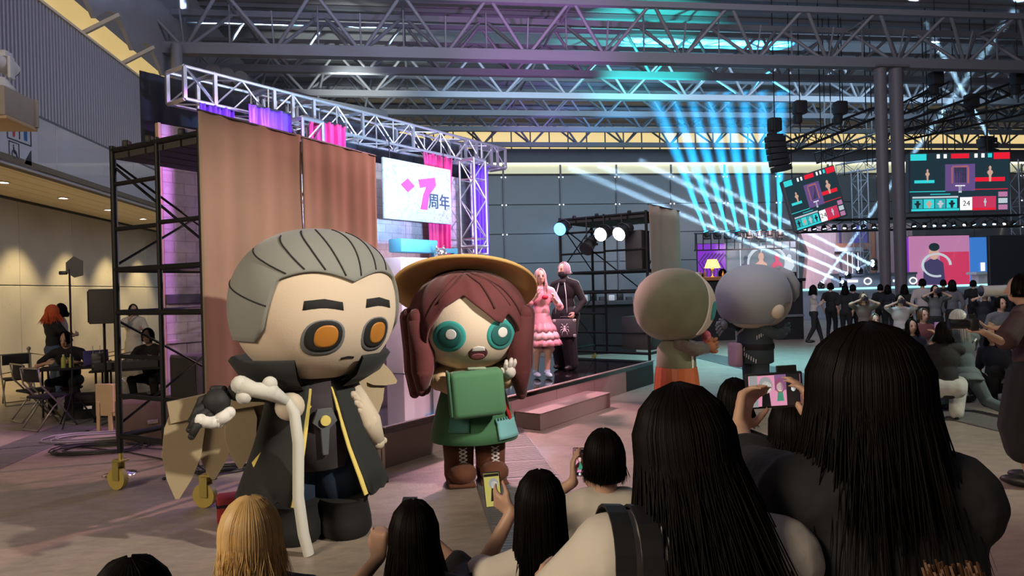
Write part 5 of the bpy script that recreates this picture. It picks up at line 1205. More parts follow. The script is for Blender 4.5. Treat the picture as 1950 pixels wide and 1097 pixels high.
# ---- blond woman at lower left
p = at(478, 1060, 2.05); p.z = 0; rz = away(p, -5)
T, J = figure('woman with layered blond hair in black top watching from the floor', p, rz, 1.60, True,
    dict(pz=0.22, hl=(-0.22, 0.26, 0.72), hr=(0.14, 0.28, 0.74), hdl=V((0.1, 0.6, 0.6)), fl=(-0.1, 0.2, 0.08), fr=(0.12, 0.25, 0.08), kl=(-0.2, 1, 0.6), kr=(0.2, 1, 0.6), curl=0.9),
    dict(top='t_shirt', topm=CB, botm=CB, sleeve=0.5, inflate=0.028), S(LONG, m=HBLD, n=1500, len=0.13, front=44, taper=0.84, w=0.002, mess=0.02, cap=0.6, wide=1.08), vox=0.009, seed=8, skin=SKINL)
# ---- crown of a dark head at the bottom edge
p = at(250, 1190, 1.06); p.z = 0; rz = away(p, 0)
figure('top of a dark-haired head at the lower left corner', p, rz, 1.325, True, None, dict(topm=CDG, botm=CB), S(LONG, m=HBLK, n=900, len=0.2, front=46, taper=1.1, w=0.002), vox=0.012, seed=9)
# ---- woman behind the phone in white fleece
p = at(1512, 860, 2.45); p.z = 0; rz = away(p, 0)
figure('dark bob-haired woman in white fleece sitting behind the sideways phone', p, rz, 1.60, True, dict(pz=0.34, fl=(-0.12, 0.3, 0.08), fr=(0.12, 0.3, 0.08), kl=(-0.2, 1, 0.6), kr=(0.2, 1, 0.6)),
    dict(top='fleece', topm=cloth('fleece_white', (0.62, 0.58, 0.52)), botm=CB, sleeve=1.95, inflate=0.045), S(LONG, m=HBLK, n=700, len=0.13, front=46, taper=0.98, w=0.003), vox=0.012, seed=10)
p = at(1400, 790, 3.4); p.z = 0
figure('dark-haired person crouching just left of the sideways phone', p, away(p, 0), 1.60, True, dict(pz=0.30, fl=(-0.12, 0.3, 0.08), fr=(0.12, 0.3, 0.08), kl=(-0.2, 1, 0.6), kr=(0.2, 1, 0.6)), dict(topm=CB, botm=CB), S(LONG, m=HBLK, n=400, len=0.10, front=46, taper=1, w=0.004), vox=0.015, seed=11)

# ================================================================== STAGE COSPLAYERS
PINKC = mat('pink_satin', (0.72, 0.34, 0.40), 0.4, 0, 0.15, 8, 0.1, 30); PINKL = mat('pale_pink_frill', (0.80, 0.55, 0.58), 0.5, 0, 0.1, 8)
p = at(1080, 706, 11.1); p.z = 0.405; rz = away(p, 180 + 30)
T, J = figure('stage performer in black mask and coat with mauve-grey hair', p, rz, 1.72, False, dict(hr=(0.26, 0.20, 0.98), hl=(-0.24, 0.12, 0.92), hdr=(0, 0.1, -1), hy=-14, fl=(-0.12, 0.05, 0.077), fr=(0.14, -0.05, 0.077), curl=0.9),
    dict(top='coat', topm=CB, botm=CB, sleeve=1.95, inflate=0.025, baggy=0.045, collar=True, long=0.10), S(SHORT, m=HVIO, n=260, len=0.05, front=50, w=0.006, cap=0.7), vox=0.012, face=True, skin=SKINL, seed=31)
jl = J['local']; hc, R, hr = jl['hc'], jl['R'], jl['hr']
MB().ell(hc + R @ V((0, 0.02, -0.062)), (hr[0] * 0.95, hr[1] * 0.92, hr[2] * 0.62), R).build('face_mask', BLACKM, T, smooth=True)
m = MB(); m.limb([jl['nb'] + V((-0.06, 0.02, 0)), jl['nb'] + V((0, 0.09, 0.01)), jl['nb'] + V((0.06, 0.02, 0))], [0.05, 0.05, 0.05]); m.build('neck_scarf', BLACKM, T, smooth=True)
for s in (-1, 1): MB().tube([jl['nb'] + V((s * 0.05, 0.10, 0.0)), jl['ch'] + V((s * 0.09, 0.13, 0)), jl['pel'] + V((s * 0.11, 0.14, -0.05))], 0.007, 5).build('white_piping', WHITE, T, smooth=True)
MB().tube([jl['pel'] + V((0.11, 0.10, -0.1)), jl['pel'] + V((0.15, 0.10, -0.45)), jl['pel'] + V((0.17, 0.06, -0.74))], 0.009, 5).build('white_piping', WHITE, T, smooth=True)
c = at(1074, 625, 10.85); rzc = face_cam(c, 8); T = thing('suitcase', 'small black suitcase with white spider emblem held on stage', 'suitcase', c - V((0, 0, 0.15)), rzc)
MB().rbox((0, 0, 0.15), (0.37, 0.13, 0.29), 0.02).build('case_body', mat('case_grey_black', (0.05, 0.05, 0.055), 0.5), T, auto=40)
for x in (-0.16, 0.16):
    for z in (0.03, 0.27): MB().rbox((x, -0.05, z), (0.05, 0.05, 0.05), 0.012).build('corner_guard', ALU, T, auto=40)
m = MB(); m.tube([(-0.06, 0, 0.29), (-0.05, 0, 0.33), (0.05, 0, 0.33), (0.06, 0, 0.29)], 0.01, 8); m.build('handle', BLACK, T, smooth=True)
m = MB(); m.ell((0, -0.068, 0.13), (0.018, 0.006, 0.035)); m.ell((0, -0.068, 0.175), (0.014, 0.006, 0.018))
for s in (-1, 1):
    for k, (a, b, cz) in enumerate(((.05, .05, .05), (.07, .02, .0), (.07, -.01, -.06), (.045, -.04, -.09))):
        z0 = 0.17 - 0.014 * k; m.tube([(s * 0.012, -0.068, z0), (s * a * 0.8, -0.068, z0 + b), (s * a, -0.068, z0 + cz)], 0.0045, 5)
m.build('spider_emblem', WHITE, T, smooth=True)
p = at(1034, 720, 10.2); p.z = 0.405; rz = away(p, 180 - 15)
T, J = figure('stage performer in ruffled pink dress with long pale hair', p, rz, 1.60, True, dict(hr=(0.12, 0.24, 1.22), hl=(-0.14, 0.24, 1.16), hdr=(0, 0.3, 1), hdl=(0.3, 0.4, 0.8), hy=-10, fl=(-0.05, 0.06, 0.072), fr=(0.10, -0.03, 0.072)),
    dict(top='bodice', topm=PINKC, botm=PINKC, bottom='skirt', skirt=0.20, sleeve=1.4, inflate=0.02, shoe=mat('shoe_pale_blue', (0.35, 0.5, 0.6), 0.4)), S(LONG, m=HPNK, n=300, len=0.30, front=52, w=0.006), vox=0.012, face=True, skin=SKINL, seed=32)
jl = J['local']; pz = jl['pel'].z
for k, (r, z) in enumerate(((0.20, -0.10), (0.235, -0.20), (0.26, -0.30))):
    MB().lathe([(r * 0.8, z + 0.09), (r, z + 0.02), (r * 1.12, z - 0.05), (r * 1.08, z - 0.05), (r * 0.8, z + 0.05)], 48, M=Matrix.Translation((0, 0, pz)), fn=lambda a, i: 1 + (0.07 * math.sin(a * 13 + k) * (i in (1, 2, 3)))).build('ruffle', PINKL if k % 2 else PINKC, T, smooth=True)
for s in (-1, 1):
    MB().tube([(s * 0.085, 0.0, 0.48), (s * 0.085, 0, 0.42), (s * 0.08, 0, 0.36)], [0.085, 0.11, 0.07], 16).build('knee_frill', PINKL, T, smooth=True)
m = MB(); m.ell(jl['ch'] + V((-0.02, 0.16, 0.06)), (0.05, 0.03, 0.035)); m.build('red_bow', mat('bow_crimson', (0.5, 0.02, 0.05), 0.5), T, smooth=True)

# ================================================================== LEFT TECH CORNER
GREYT = mat('chair_tube_grey', (0.32, 0.30, 0.26), 0.35, 0.6)
def folding_chair(label, p, rz):
    T = thing('folding_chair', label, 'chair', p, rz, 'folding chairs by the tech table')
    MB().rbox((0, 0, 0.44), (0.40, 0.38, 0.035), 0.015).build('seat', BLACKM, T, auto=40)
    g = [[V((-0.19 + 0.38 * j / 8, -0.22 - 0.03 * math.sin(math.pi * j / 8), 0.66 + 0.17 * i / 3)) for j in range(9)] for i in range(4)]
    MB().sheet(g, 0.02).build('backrest', BLACKM, T, smooth=True)
    for s in (-1, 1):
        x = s * 0.215
        MB().tube([(x, -0.24, 0.84), (x, -0.21, 0.62), (x, 0.0, 0.36), (x, 0.24, 0.02)], 0.012, 8).build('front_leg', GREYT, T, smooth=True)
        MB().tube([(s * 0.19, 0.10, 0.44), (s * 0.19, -0.05, 0.30), (s * 0.19, -0.25, 0.02)], 0.012, 8).build('rear_leg', GREYT, T, smooth=True)
    rod('floor_bar', (-0.215, 0.24, 0.02), (0.215, 0.24, 0.02), 0.012, GREYT, T, world=False); rod('floor_bar', (-0.19, -0.25, 0.02), (0.19, -0.25, 0.02), 0.012, GREYT, T, world=False)
    rod('crossbar', (-0.215, -0.24, 0.84), (0.215, -0.24, 0.84), 0.012, GREYT, T, world=False)
folding_chair('open folding chair farthest left, facing the concrete wall side', ground(36, 770), away(ground(36, 770), 172))
folding_chair('open folding chair in the middle of the three, turned sideways', ground(70, 800), away(ground(70, 800), 70))
folding_chair('open folding chair nearest the camera, turned sideways', ground(95, 815), away(ground(95, 815), 62))
def table(label, c, rz, w_, d_, h_=0.70):
    T = thing('folding_table', label, 'table', c, rz, 'tech tables')
    MB().rbox((0, 0, h_ - 0.015), (w_, d_, 0.03), 0.008).build('tabletop', BLACKM, T, auto=40)
    for x in (-w_ / 2 + 0.08, w_ / 2 - 0.08):
        for y in (-d_ / 2 + 0.06, d_ / 2 - 0.06): rod('leg', (x, y, 0), (x, y, h_ - 0.03), 0.015, SCAF, T, world=False)
        rod('leg_brace', (x, -d_ / 2 + 0.06, 0.2), (x, d_ / 2 - 0.06, 0.2), 0.01, SCAF, T, world=False)
    return T
tA = ground(150, 786) ; tA = V((tA.x, tA.y, 0)); rzA = away(tA, 8)
table('black table with the laptop at the tech corner', tA, rzA, 1.0, 0.55, 0.72)
tB = ground(262, 786); tB = V((tB.x, tB.y, 0)); table('black table with mixing gear behind the scaffold', tB, away(tB, 8), 1.15, 0.6, 0.70)
Mx = Matrix.Translation(tA) @ Matrix.Rotation(rzA, 4, 'Z')
T = thing('laptop', 'open laptop with violet lit lid on the black table', 'laptop', Mx @ V((0.22, -0.02, 0.722)), rzA + D2(20))
MB().rbox((0, 0.0, 0.008), (0.34, 0.24, 0.016), 0.005).build('keyboard_base', mat('laptop_grey', (0.12, 0.12, 0.16), 0.4, 0.6), T, auto=40)
sc_ = MB().rbox((0, -0.14, 0.125), (0.34, 0.010, 0.23), 0.004, M=Matrix.Rotation(D2(-12), 4, 'X')).build('lid', mat('laptop_lid', (0.10, 0.09, 0.30), 0.35, 0.6), T, auto=40)  # violet light on the lid is put into its base colour
MB().ell((0, -0.149, 0.13), (0.018, 0.003, 0.02)).build('lid_badge', BLACK, sc_, smooth=True)
for k, dx in enumerate((-0.16, -0.06)):
    T = thing('drink_bottle', ['left', 'right'][k] + ' of two yellow-green drink bottles beside the laptop', 'bottle', Mx @ V((dx, -0.14, 0.72)), group='drink bottles')
    MB().lathe([(0, 0), (0.032, 0), (0.033, 0.13), (0.026, 0.15), (0.013, 0.175), (0.013, 0.18), (0, 0.18)], 16).build('bottle_body', mat('bottle_lime', (0.42, 0.45, 0.10), 0.3), T, auto=50)
    MB().lathe([(0, 0.18), (0.015, 0.18), (0.015, 0.2), (0, 0.2)], 12).build('cap', WHITE, T, auto=50)
pm = Mx @ V((-0.16, 0.50, 0)); pm.z = 0
figure('man in black cap and shirt working at the laptop table', pm, rzA + D2(170), 1.70, False, dict(pz=0.27, lean=16, hp=18, hl=(-0.18, 0.42, 0.78), hr=(0.2, 0.40, 0.78), fl=(-0.15, 0.3, 0.077), fr=(0.15, 0.3, 0.077), kl=(-0.1, 0.6, 1), kr=(0.1, 0.6, 1), el=(-1, -0.2, -0.6), er=(1, -0.2, -0.6)),
    dict(top='shirt', topm=CB, botm=CB, sleeve=0.75), S(SHORT, m=HBLK, n=220, len=0.045, front=30, w=0.006), vox=0.012, face=True, seed=41)
pz_ = Mx @ V((-0.2, 0.62, 0)); T = thing('stool', 'low black stool under the man at the laptop', 'stool', (pm.x, pm.y, 0), rzA)
MB().lathe([(0, 0.36), (0.15, 0.36), (0.16, 0.34), (0.14, 0.32), (0, 0.32)], 20).build('seat', BLACKM, T, auto=40)
for k in range(3): a = k * 2.1; rod('leg', (0.1 * math.cos(a), 0.1 * math.sin(a), 0.32), (0.17 * math.cos(a), 0.17 * math.sin(a), 0), 0.012, SCAF, T, world=False)
pB = Matrix.Translation(tB) @ Matrix.Rotation(away(tB, 8), 4, 'Z')
q = pB @ V((0.15, 0.62, 0)); q.z = 0
figure('dark-clothed technician sitting behind the mixing table', q, away(tB, 8) + D2(165), 1.68, False, dict(pz=0.27, lean=12, hp=10, hl=(-0.18, 0.4, 0.78), hr=(0.2, 0.4, 0.78), fl=(-0.15, 0.3, 0.077), fr=(0.15, 0.3, 0.077), kl=(-0.1, 0.6, 1), kr=(0.1, 0.6, 1)), dict(topm=CB, botm=CB, sleeve=1.9), S(SHORT, m=HBLK, n=200, len=0.06, front=45, w=0.006), vox=0.014, face=True, seed=42)
T = thing('mixing_console', 'black mixing console with knobs on the mixing table', 'mixer', pB @ V((-0.1, 0, 0.70)), away(tB, 8))
MB().prism([(-0.42, 0), (0.42, 0), (0.42, 0.10), (-0.42, 0.10)], 0.42).build('console_body', mat('console_black', (0.015, 0.015, 0.017), 0.45), T)
for i in range(8):
    for j in range(3): MB().lathe([(0, 0.125), (0.011, 0.125), (0.013, 0.1), (0, 0.1)], 8, c=(-0.36 + 0.1 * i, -0.12 + 0.12 * j, 0)).build('knob', CHROME, T)
for k, (dx, w_, h_) in enumerate(((0.42, 0.2, 0.2), (-0.5, 0.14, 0.24))):
    T = thing('rack_unit', ['square black rack unit at the right of the mixer', 'tall black wireless receiver at the left of the mixer'][k], 'rack unit', pB @ V((dx, 0.02, 0.70)), away(tB, 8), 'rack units')
    MB().rbox((0, 0, h_ / 2), (w_, 0.3, h_), 0.01).build('rack_body', BLACK, T, auto=40)
    for j in range(3): MB().rbox((0, -0.152, h_ * (0.25 + 0.25 * j)), (w_ * 0.8, 0.006, h_ * 0.16), 0.002, seg=1).build('rack_face', mat('rack_face', (0.08, 0.08, 0.085), 0.4), T); 
    for x in (-1, 1): MB().tube([(x * w_ * 0.3, -0.15, h_), (x * w_ * 0.34, -0.15, h_ + 0.12)], 0.004, 6).build('antenna', CHROME, T)
# antenna stand, speaker stand
def tripod(T, p, h_, r=0.016, spread=0.45, m_=None):
    m_ = m_ or SCAF; rod('pole', p + V((0, 0, 0.12)), p + V((0, 0, h_)), r, m_, T, n=10); MB().lathe([(0, 0), (0.03, 0), (0.03, 0.08), (0, 0.08)], 12, c=p + V((0, 0, 0.45))).build('collar', m_, T, world=True, auto=40)
    for k in range(3):
        a = 0.5 + k * 2.094; rod('leg', p + V((0, 0, 0.5)), p + V((spread * math.cos(a), spread * math.sin(a), 0.012)), r * 0.7, m_, T, n=8); MB().ell(p + V((spread * math.cos(a), spread * math.sin(a), 0.014)), (0.018, 0.018, 0.014), None, 8, 6).build('rubber_foot', RUB, T, world=True)
p = ground(140, 812); T = thing('antenna_stand', 'tall black stand with paddle antenna beside the laptop table', 'antenna stand', p); tripod(T, p, 2.17, 0.013, 0.28)
m = MB(); m.prism([(-0.07, -0.05), (0.03, -0.13), (0.14, -0.10), (0.14, 0.10), (0.03, 0.17), (-0.07, 0.08)], 0.015, Matrix.Translation(p + V((0.03, 0, 2.18))) @ Matrix.Rotation(away(p, 20), 4, 'Z')); m.build('paddle_antenna', BLACK, T, world=True)
MB().rbox(p + V((-0.08, 0, 2.12)), (0.1, 0.05, 0.05), 0.01).build('antenna_mount', BLACK, T, world=True, auto=40)
p = ground(203, 798); T = thing('speaker_stand', 'black tripod stand carrying the side loudspeaker', 'speaker stand', p); tripod(T, p, 1.40, 0.018, 0.36)
speaker('black loudspeaker on tripod beside the left scaffold tower', p + V((0, 0, 1.39)), away(p, 100), 0.30, 0.33, 0.50, False)
# cases, timber, cables
def case(label, p, rz, sz, m_, lid=True, name='flight_case'):
    T = thing(name, label, 'case', p, rz, 'cases at the tech corner'); MB().rbox((0, 0, sz[2] / 2), sz, 0.02).build('case_body', m_, T, auto=40)
    if lid: MB().box((0, 0, sz[2] * 0.72), (sz[0] + 0.008, sz[1] + 0.008, 0.02)).build('lid_seam', BLACK, T)
    MB().rbox((0, -sz[1] / 2 - 0.006, sz[2] * 0.5), (0.12, 0.02, 0.05), 0.005, seg=1).build('handle', CHROME, T); return T
BRNB = mat('brown_case', (0.11, 0.075, 0.055), 0.6)
case('black padded equipment bag under the laptop table', ground(165, 800) + V((0, 0.2, 0)), away(tA, 20), (0.62, 0.36, 0.36), mat('bag_black', (0.014, 0.014, 0.016), 0.8), name='equipment_bag')
case('black equipment bag under the mixing table', ground(232, 800) + V((0, 0.25, 0)), away(tA, 0), (0.5, 0.4, 0.32), mat('bag_black', (0, 0, 0)), name='equipment_bag')
case('large plain brown crate behind the scaffold ladder', ground(272, 846) + V((0, 0.25, 0)), away(tB, -6), (0.72, 0.4, 0.50), BRNB, False, 'crate')
case('small red box on the floor by the blond woman', ground(448, 990), 0.3, (0.26, 0.2, 0.20), mat('box_red', (0.30, 0.02, 0.02), 0.6), True, 'red_box')
T = thing('timber_board', 'pale yellow timber panel on a leg beside the scaffold', 'timber panel', ground(207, 822), away(tB, 40)); PINE = mat('raw_pine', (0, 0, 0))
MB().rbox((0, 0, 0.42), (0.34, 0.05, 0.42), 0.006, seg=1).build('panel', PINE, T); MB().rbox((0.06, -0.03, 0.2), (0.06, 0.03, 0.4), 0.005, seg=1).build('leg', PINE, T); MB().rbox((0.1, -0.03, 0.44), (0.05, 0.03, 0.36), 0.005, seg=1).build('batten', PINE, T); MB().rbox((-0.12, -0.03, 0.2), (0.05, 0.03, 0.4), 0.005, seg=1).build('leg', PINE, T)
CABM = mat('cable_black', (0.02, 0.02, 0.022), 0.5); CABG = mat('cable_grey', (0.22, 0.21, 0.22), 0.5)
def coil(label, p, r, n, m_, seed, sx=1.4):
    g = random.Random(seed); pts = []
    for k in range(n * 16): a = k / 16 * 2 * math.pi; rr = r * (1 + 0.18 * math.sin(a * 0.37 + seed) + g.uniform(-.02, .02)); pts.append(p + V((rr * sx * math.cos(a), rr * 0.8 * math.sin(a), 0.012 + 0.035 * (k / (n * 16)) + 0.006 * math.sin(a * 3))))
    pts += [pts[-1] + V((0.12 * j, -0.08 * j + 0.02 * j * j, -0.01 * min(j, 3))) for j in range(1, 5)]
    return tag(MB().tube(pts, 0.009, 6).build('cable_coil', m_, smooth=True), label, 'cable', 'cable coils on the floor')
coil('dark cable coil nearest the trench on the floor', ground(190, 858), 0.32, 6, CABM, 1); coil('pale grey cable coil beneath the timber panel', ground(180, 836), 0.36, 4, CABG, 2); coil('dark cable coil beside the chrome pole stand', ground(330, 842), 0.22, 5, CABM, 3); coil('small dark cable coil near the feather tips', ground(420, 898), 0.16, 5, CABM, 4)
pts = [ground(0, 858) + V((0, 0, 0.01)), ground(60, 852) + V((0, 0, 0.01)), ground(110, 848) + V((0, 0, 0.01)), ground(240, 862) + V((0, 0, 0.01)), ground(330, 880) + V((0, 0, 0.01)), ground(385, 872) + V((0, 0, 0.01))]
tag(MB().tube(pts, 0.008, 6).build('floor_cable', CABM, smooth=True), 'thin dark cable running across the floor at left', 'cable')
for k, (x, y) in enumerate(((90, 838), (110, 836), (128, 832))):
    tag(MB().box(ground(x, y) + V((0, 0, 0.004)), (0.21, 0.15, 0.003), 0.4 * k).build('paper_sheet', WHITE), ['left', 'middle', 'right'][k] + ' of three white paper sheets on the floor', 'paper', 'papers on the floor')
p = ground(229, 903); T = thing('pole_stand', 'chrome pole on a round silver base behind the scaffold wheel', 'stand', p)
MB().lathe([(0, 0.045), (0.02, 0.045), (0.05, 0.03), (0.145, 0.012), (0.15, 0), (0, 0)], 28).build('base_disc', CHROME, T, auto=60); rod('pole', (0, 0, 0.03), (0, 0, 1.5), 0.011, CHROME, T, world=False); MB().tube([(0, 0, 0.93), (0.05, 0, 0.95), (0.07, 0, 0.9)], 0.006, 6).build('hook', CHROME, T, smooth=True)
p = ground(378, 905); T = thing('microphone_stand', 'low black microphone stand with spread feet by the cloth', 'stand', p)
for k in range(3): a = 3.5 + 1.0 * k; rod('foot', p + V((0, 0, 0.10)), p + V((0.30 * math.cos(a), 0.30 * math.sin(a), 0.012)), 0.010, BLACK if k else CHROME, T); MB().ell(p + V((0.30 * math.cos(a), 0.30 * math.sin(a), 0.014)), (0.02, 0.02, 0.014), None, 8, 6).build('rubber_foot', RUB, T, world=True)
rod('pole', p + V((0, 0, 0.08)), p + V((0, 0, 0.9)), 0.010, BLACK, T)
pb = ground(356, 842) + V((0.1, 0.5, 1.02)); T = thing('microphone', 'silver-headed microphone standing on the subwoofer', 'microphone', pb)
MB().lathe([(0, 0), (0.05, 0), (0.05, 0.015), (0, 0.02)], 16).build('base', BLACK, T, auto=40); MB().tube([(0, 0, 0.015), (0, 0, 0.11)], [0.012, 0.018], 12).build('handle', BLACK, T, auto=40); MB().ell((0, 0, 0.135), (0.027, 0.027, 0.032), None, 14, 10).build('mic_head', CHROME, T, smooth=True)
p = ground(57, 756); T = thing('stanchion', 'thin metal stanchion post with chain behind the folding chairs', 'stanchion', p)
MB().lathe([(0, 0.03), (0.03, 0.03), (0.15, 0.01), (0.15, 0), (0, 0)], 20).build('base_disc', GREYT, T, auto=60); rod('post', (0, 0, 0.02), (0, 0, 0.85), 0.018, GREYT, T, world=False, n=10); MB().ell((0, 0, 0.88), (0.035, 0.035, 0.04)).build('finial', GREYT, T, smooth=True)
MB().tube([(0, 0, 0.8), (0.5, 0.3, 0.66), (1.0, 0.6, 0.62), (1.5, 0.9, 0.7)], 0.01, 6).build('chain', GREYT, T, smooth=True)
# standing people at the left
p = at(100, 660, 12.3); p.z = 0
T, J = figure('person with bushy bright orange hair in black top at the concrete wall', p, away(p, 60), 1.64, True, dict(hl=(-0.1, 0.32, 1.08), hr=(0.12, 0.34, 1.1)), dict(topm=CB, botm=CDEN, sleeve=0.6), S(LONG, m=HORG, n=420, len=0.20, front=34, taper=1.0, mess=0.05, w=0.010, wide=1.2, cap=0.5), vox=0.016, seed=51)
p = at(118, 660, 12.9); p.z = 0
figure('dark-haired person with white headdress beside the orange-haired one', p, away(p, -100), 1.66, True, None, dict(topm=cloth('cloth_lace', (0.45, 0.40, 0.36)), botm=CB, sleeve=1.5), S(LONG, m=HBLK, n=220, len=0.12, front=48, w=0.008), vox=0.018, seed=52)
p = at(255, 650, 14.0); p.z = 0
figure('person in long white dress raising hand to face by the far wall', p, away(p, 170), 1.60, True, dict(hr=(0.06, 0.2, 1.38), hl=(-0.12, 0.24, 1.1)), dict(topm=cloth('cloth_cream_white', (0.66, 0.60, 0.48)), botm=cloth('cloth_cream_white', (0, 0, 0)), bottom='skirt', skirt=0.42, sleeve=1.3, inflate=0.03), S(LONG, m=HBLK, n=200, len=0.1, front=48, w=0.008), vox=0.018, face=True, seed=53)

# ================================================================== RIGHT: PHOTOGRAPHERS AND CROWD
MARC = cloth('cloth_maroon', (0.05, 0.022, 0.025))
p = ground(1972, 925); p.z = 0; rz = away(p, -78)
hw1, hw2 = loc_of(p, rz, at(1872, 632, 5.35)), loc_of(p, rz, at(1898, 628, 5.5))
T, J = figure('man in maroon T-shirt and long black shorts aiming a camera at right edge', p, rz, 1.74, False, dict(hl=hw1, hr=hw2, lean=4, el=(-0.3, 0, -1), er=(0.5, 0, -1), hdl=(0, 1, 0.1), hdr=(0, 1, 0.1), pnl=(0, 0.1, 1), pnr=(0, 0.1, 1)), dict(topm=MARC, botm=CB, sleeve=0.85, legs=1.4, baggy=0.05, inflate=0.032, long=0.03), S(SHORT, m=HBLK, n=250, len=0.05, w=0.004), vox=0.012, seed=61)
def camera(label, c, d, s=1.0, lensm=None, ll=0.12):
    d = V(d).normalized(); T = thing('photo_camera', label, 'camera', c, math.atan2(d.y, d.x) - math.pi / 2, 'photo cameras')
    MB().rbox((0, 0, 0), (0.135 * s, 0.06 * s, 0.09 * s), 0.012 * s).build('camera_body', BLACK, T, auto=40); MB().prism([(-0.03 * s, 0), (0.03 * s, 0), (0.018 * s, 0.03 * s), (-0.018 * s, 0.03 * s)], 0.05 * s, Matrix.Translation((0, 0, 0.043 * s))).build('viewfinder_hump', BLACK, T)
    MB().tube([(0, 0.03 * s, 0), (0, 0.05 * s, 0), (0, ll * s, 0), (0, (ll + 0.03) * s, 0)], [0.034 * s, 0.036 * s, 0.036 * s, 0.042 * s], 18).build('lens', lensm or BLACK, T, auto=40); MB().tube([(0, (ll + 0.031) * s, 0), (0, (ll + 0.033) * s, 0)], 0.036 * s, 18).build('front_glass', mat('lens_glass', (0.02, 0.02, 0.04), 0.05), T, auto=40)
    return T
camera('black camera held out by the man in maroon', at(1850, 617, 5.4), -CR * 0.95 + FWD * 0.25, 1.05)
camera('camera with bright white telephoto lens at the right edge', at(1930, 553, 9.0), -CR * 0.97 + FWD * 0.1, 2.0, mat('lens_white', (0.85, 0.85, 0.85), 0.35), 0.17)
SLC = cloth('cloth_slate', (0.10, 0.13, 0.14))
p = ground(1838, 788); p.z = 0; rz = away(p, -25)
T, J = figure('kneeling photographer with silver ponytail in slate jacket', p, rz, 1.68, True, dict(pz=0.30, lean=10, hl=(-0.15, 0.4, 0.95), hr=(0.1, 0.42, 0.98), fl=(-0.12, 0.25, 0.076), fr=(0.35, -0.35, 0.09), kl=(-0.2, 1, 0.5), kr=(0.25, 1, -0.6)), dict(top='jacket', topm=SLC, botm=SLC, sleeve=1.95, inflate=0.02, long=0.05), S(SHORT, m=HSIL, n=500, len=0.05, front=45, w=0.004, wide=1.1, mess=0.004), vox=0.013, seed=62)
jl = J['local']; m = MB(); rng = random.Random(3); h0 = jl['hc'] + jl['R'] @ V((0, -0.11, -0.02))
for k in range(90): a = V((rng.gauss(0, .014), rng.gauss(0, .012), 0)); m.tube([h0 + a, h0 + a * 1.6 + V((0, -0.04, -0.08)), h0 + a * 1.8 + V((0.01, -0.03, -0.24 - 0.06 * rng.random()))], [0.004, 0.005, 0.001], 3, cap=False)
m.build('ponytail', HSIL, T, kind='stuff')
for s in (-1, 1): MB().tube([jl['sl' if s < 0 else 'sr'] + V((s * -0.02, -0.10, -0.01)), jl['sl' if s < 0 else 'sr'] + V((s * -0.05, -0.115, -0.04))], 0.010, 6).build('white_stitch', WHITE, T)
p = ground(1806, 806); p.z = 0
T63, J63 = figure('crouching person in black top and pale trousers beside the silver ponytail', p, away(p, -10), 1.62, True, dict(pz=0.26, lean=14, hl=(-0.12, 0.35, 0.9), hr=(-0.02, 0.40, 1.02), fl=(-0.12, 0.1, 0.076), fr=(0.12, 0.2, 0.076), kl=(-0.3, 1, 0.6), kr=(0.3, 1, 0.6)), dict(topm=CB, botm=cloth('cloth_pale_grey', (0.42, 0.42, 0.40)), sleeve=1.9, baggy=0.03), S(LONG, m=HBLK, n=350, len=0.12, front=46, w=0.005), vox=0.014, seed=63)
tag(MB().rbox(J63['wr'] + V((0, 0.0, 0.09)), (0.075, 0.012, 0.15), 0.004).build('phone', PGL[0], auto=40), 'small lit phone held beside the silver ponytail', 'phone', 'phones held up by the audience')
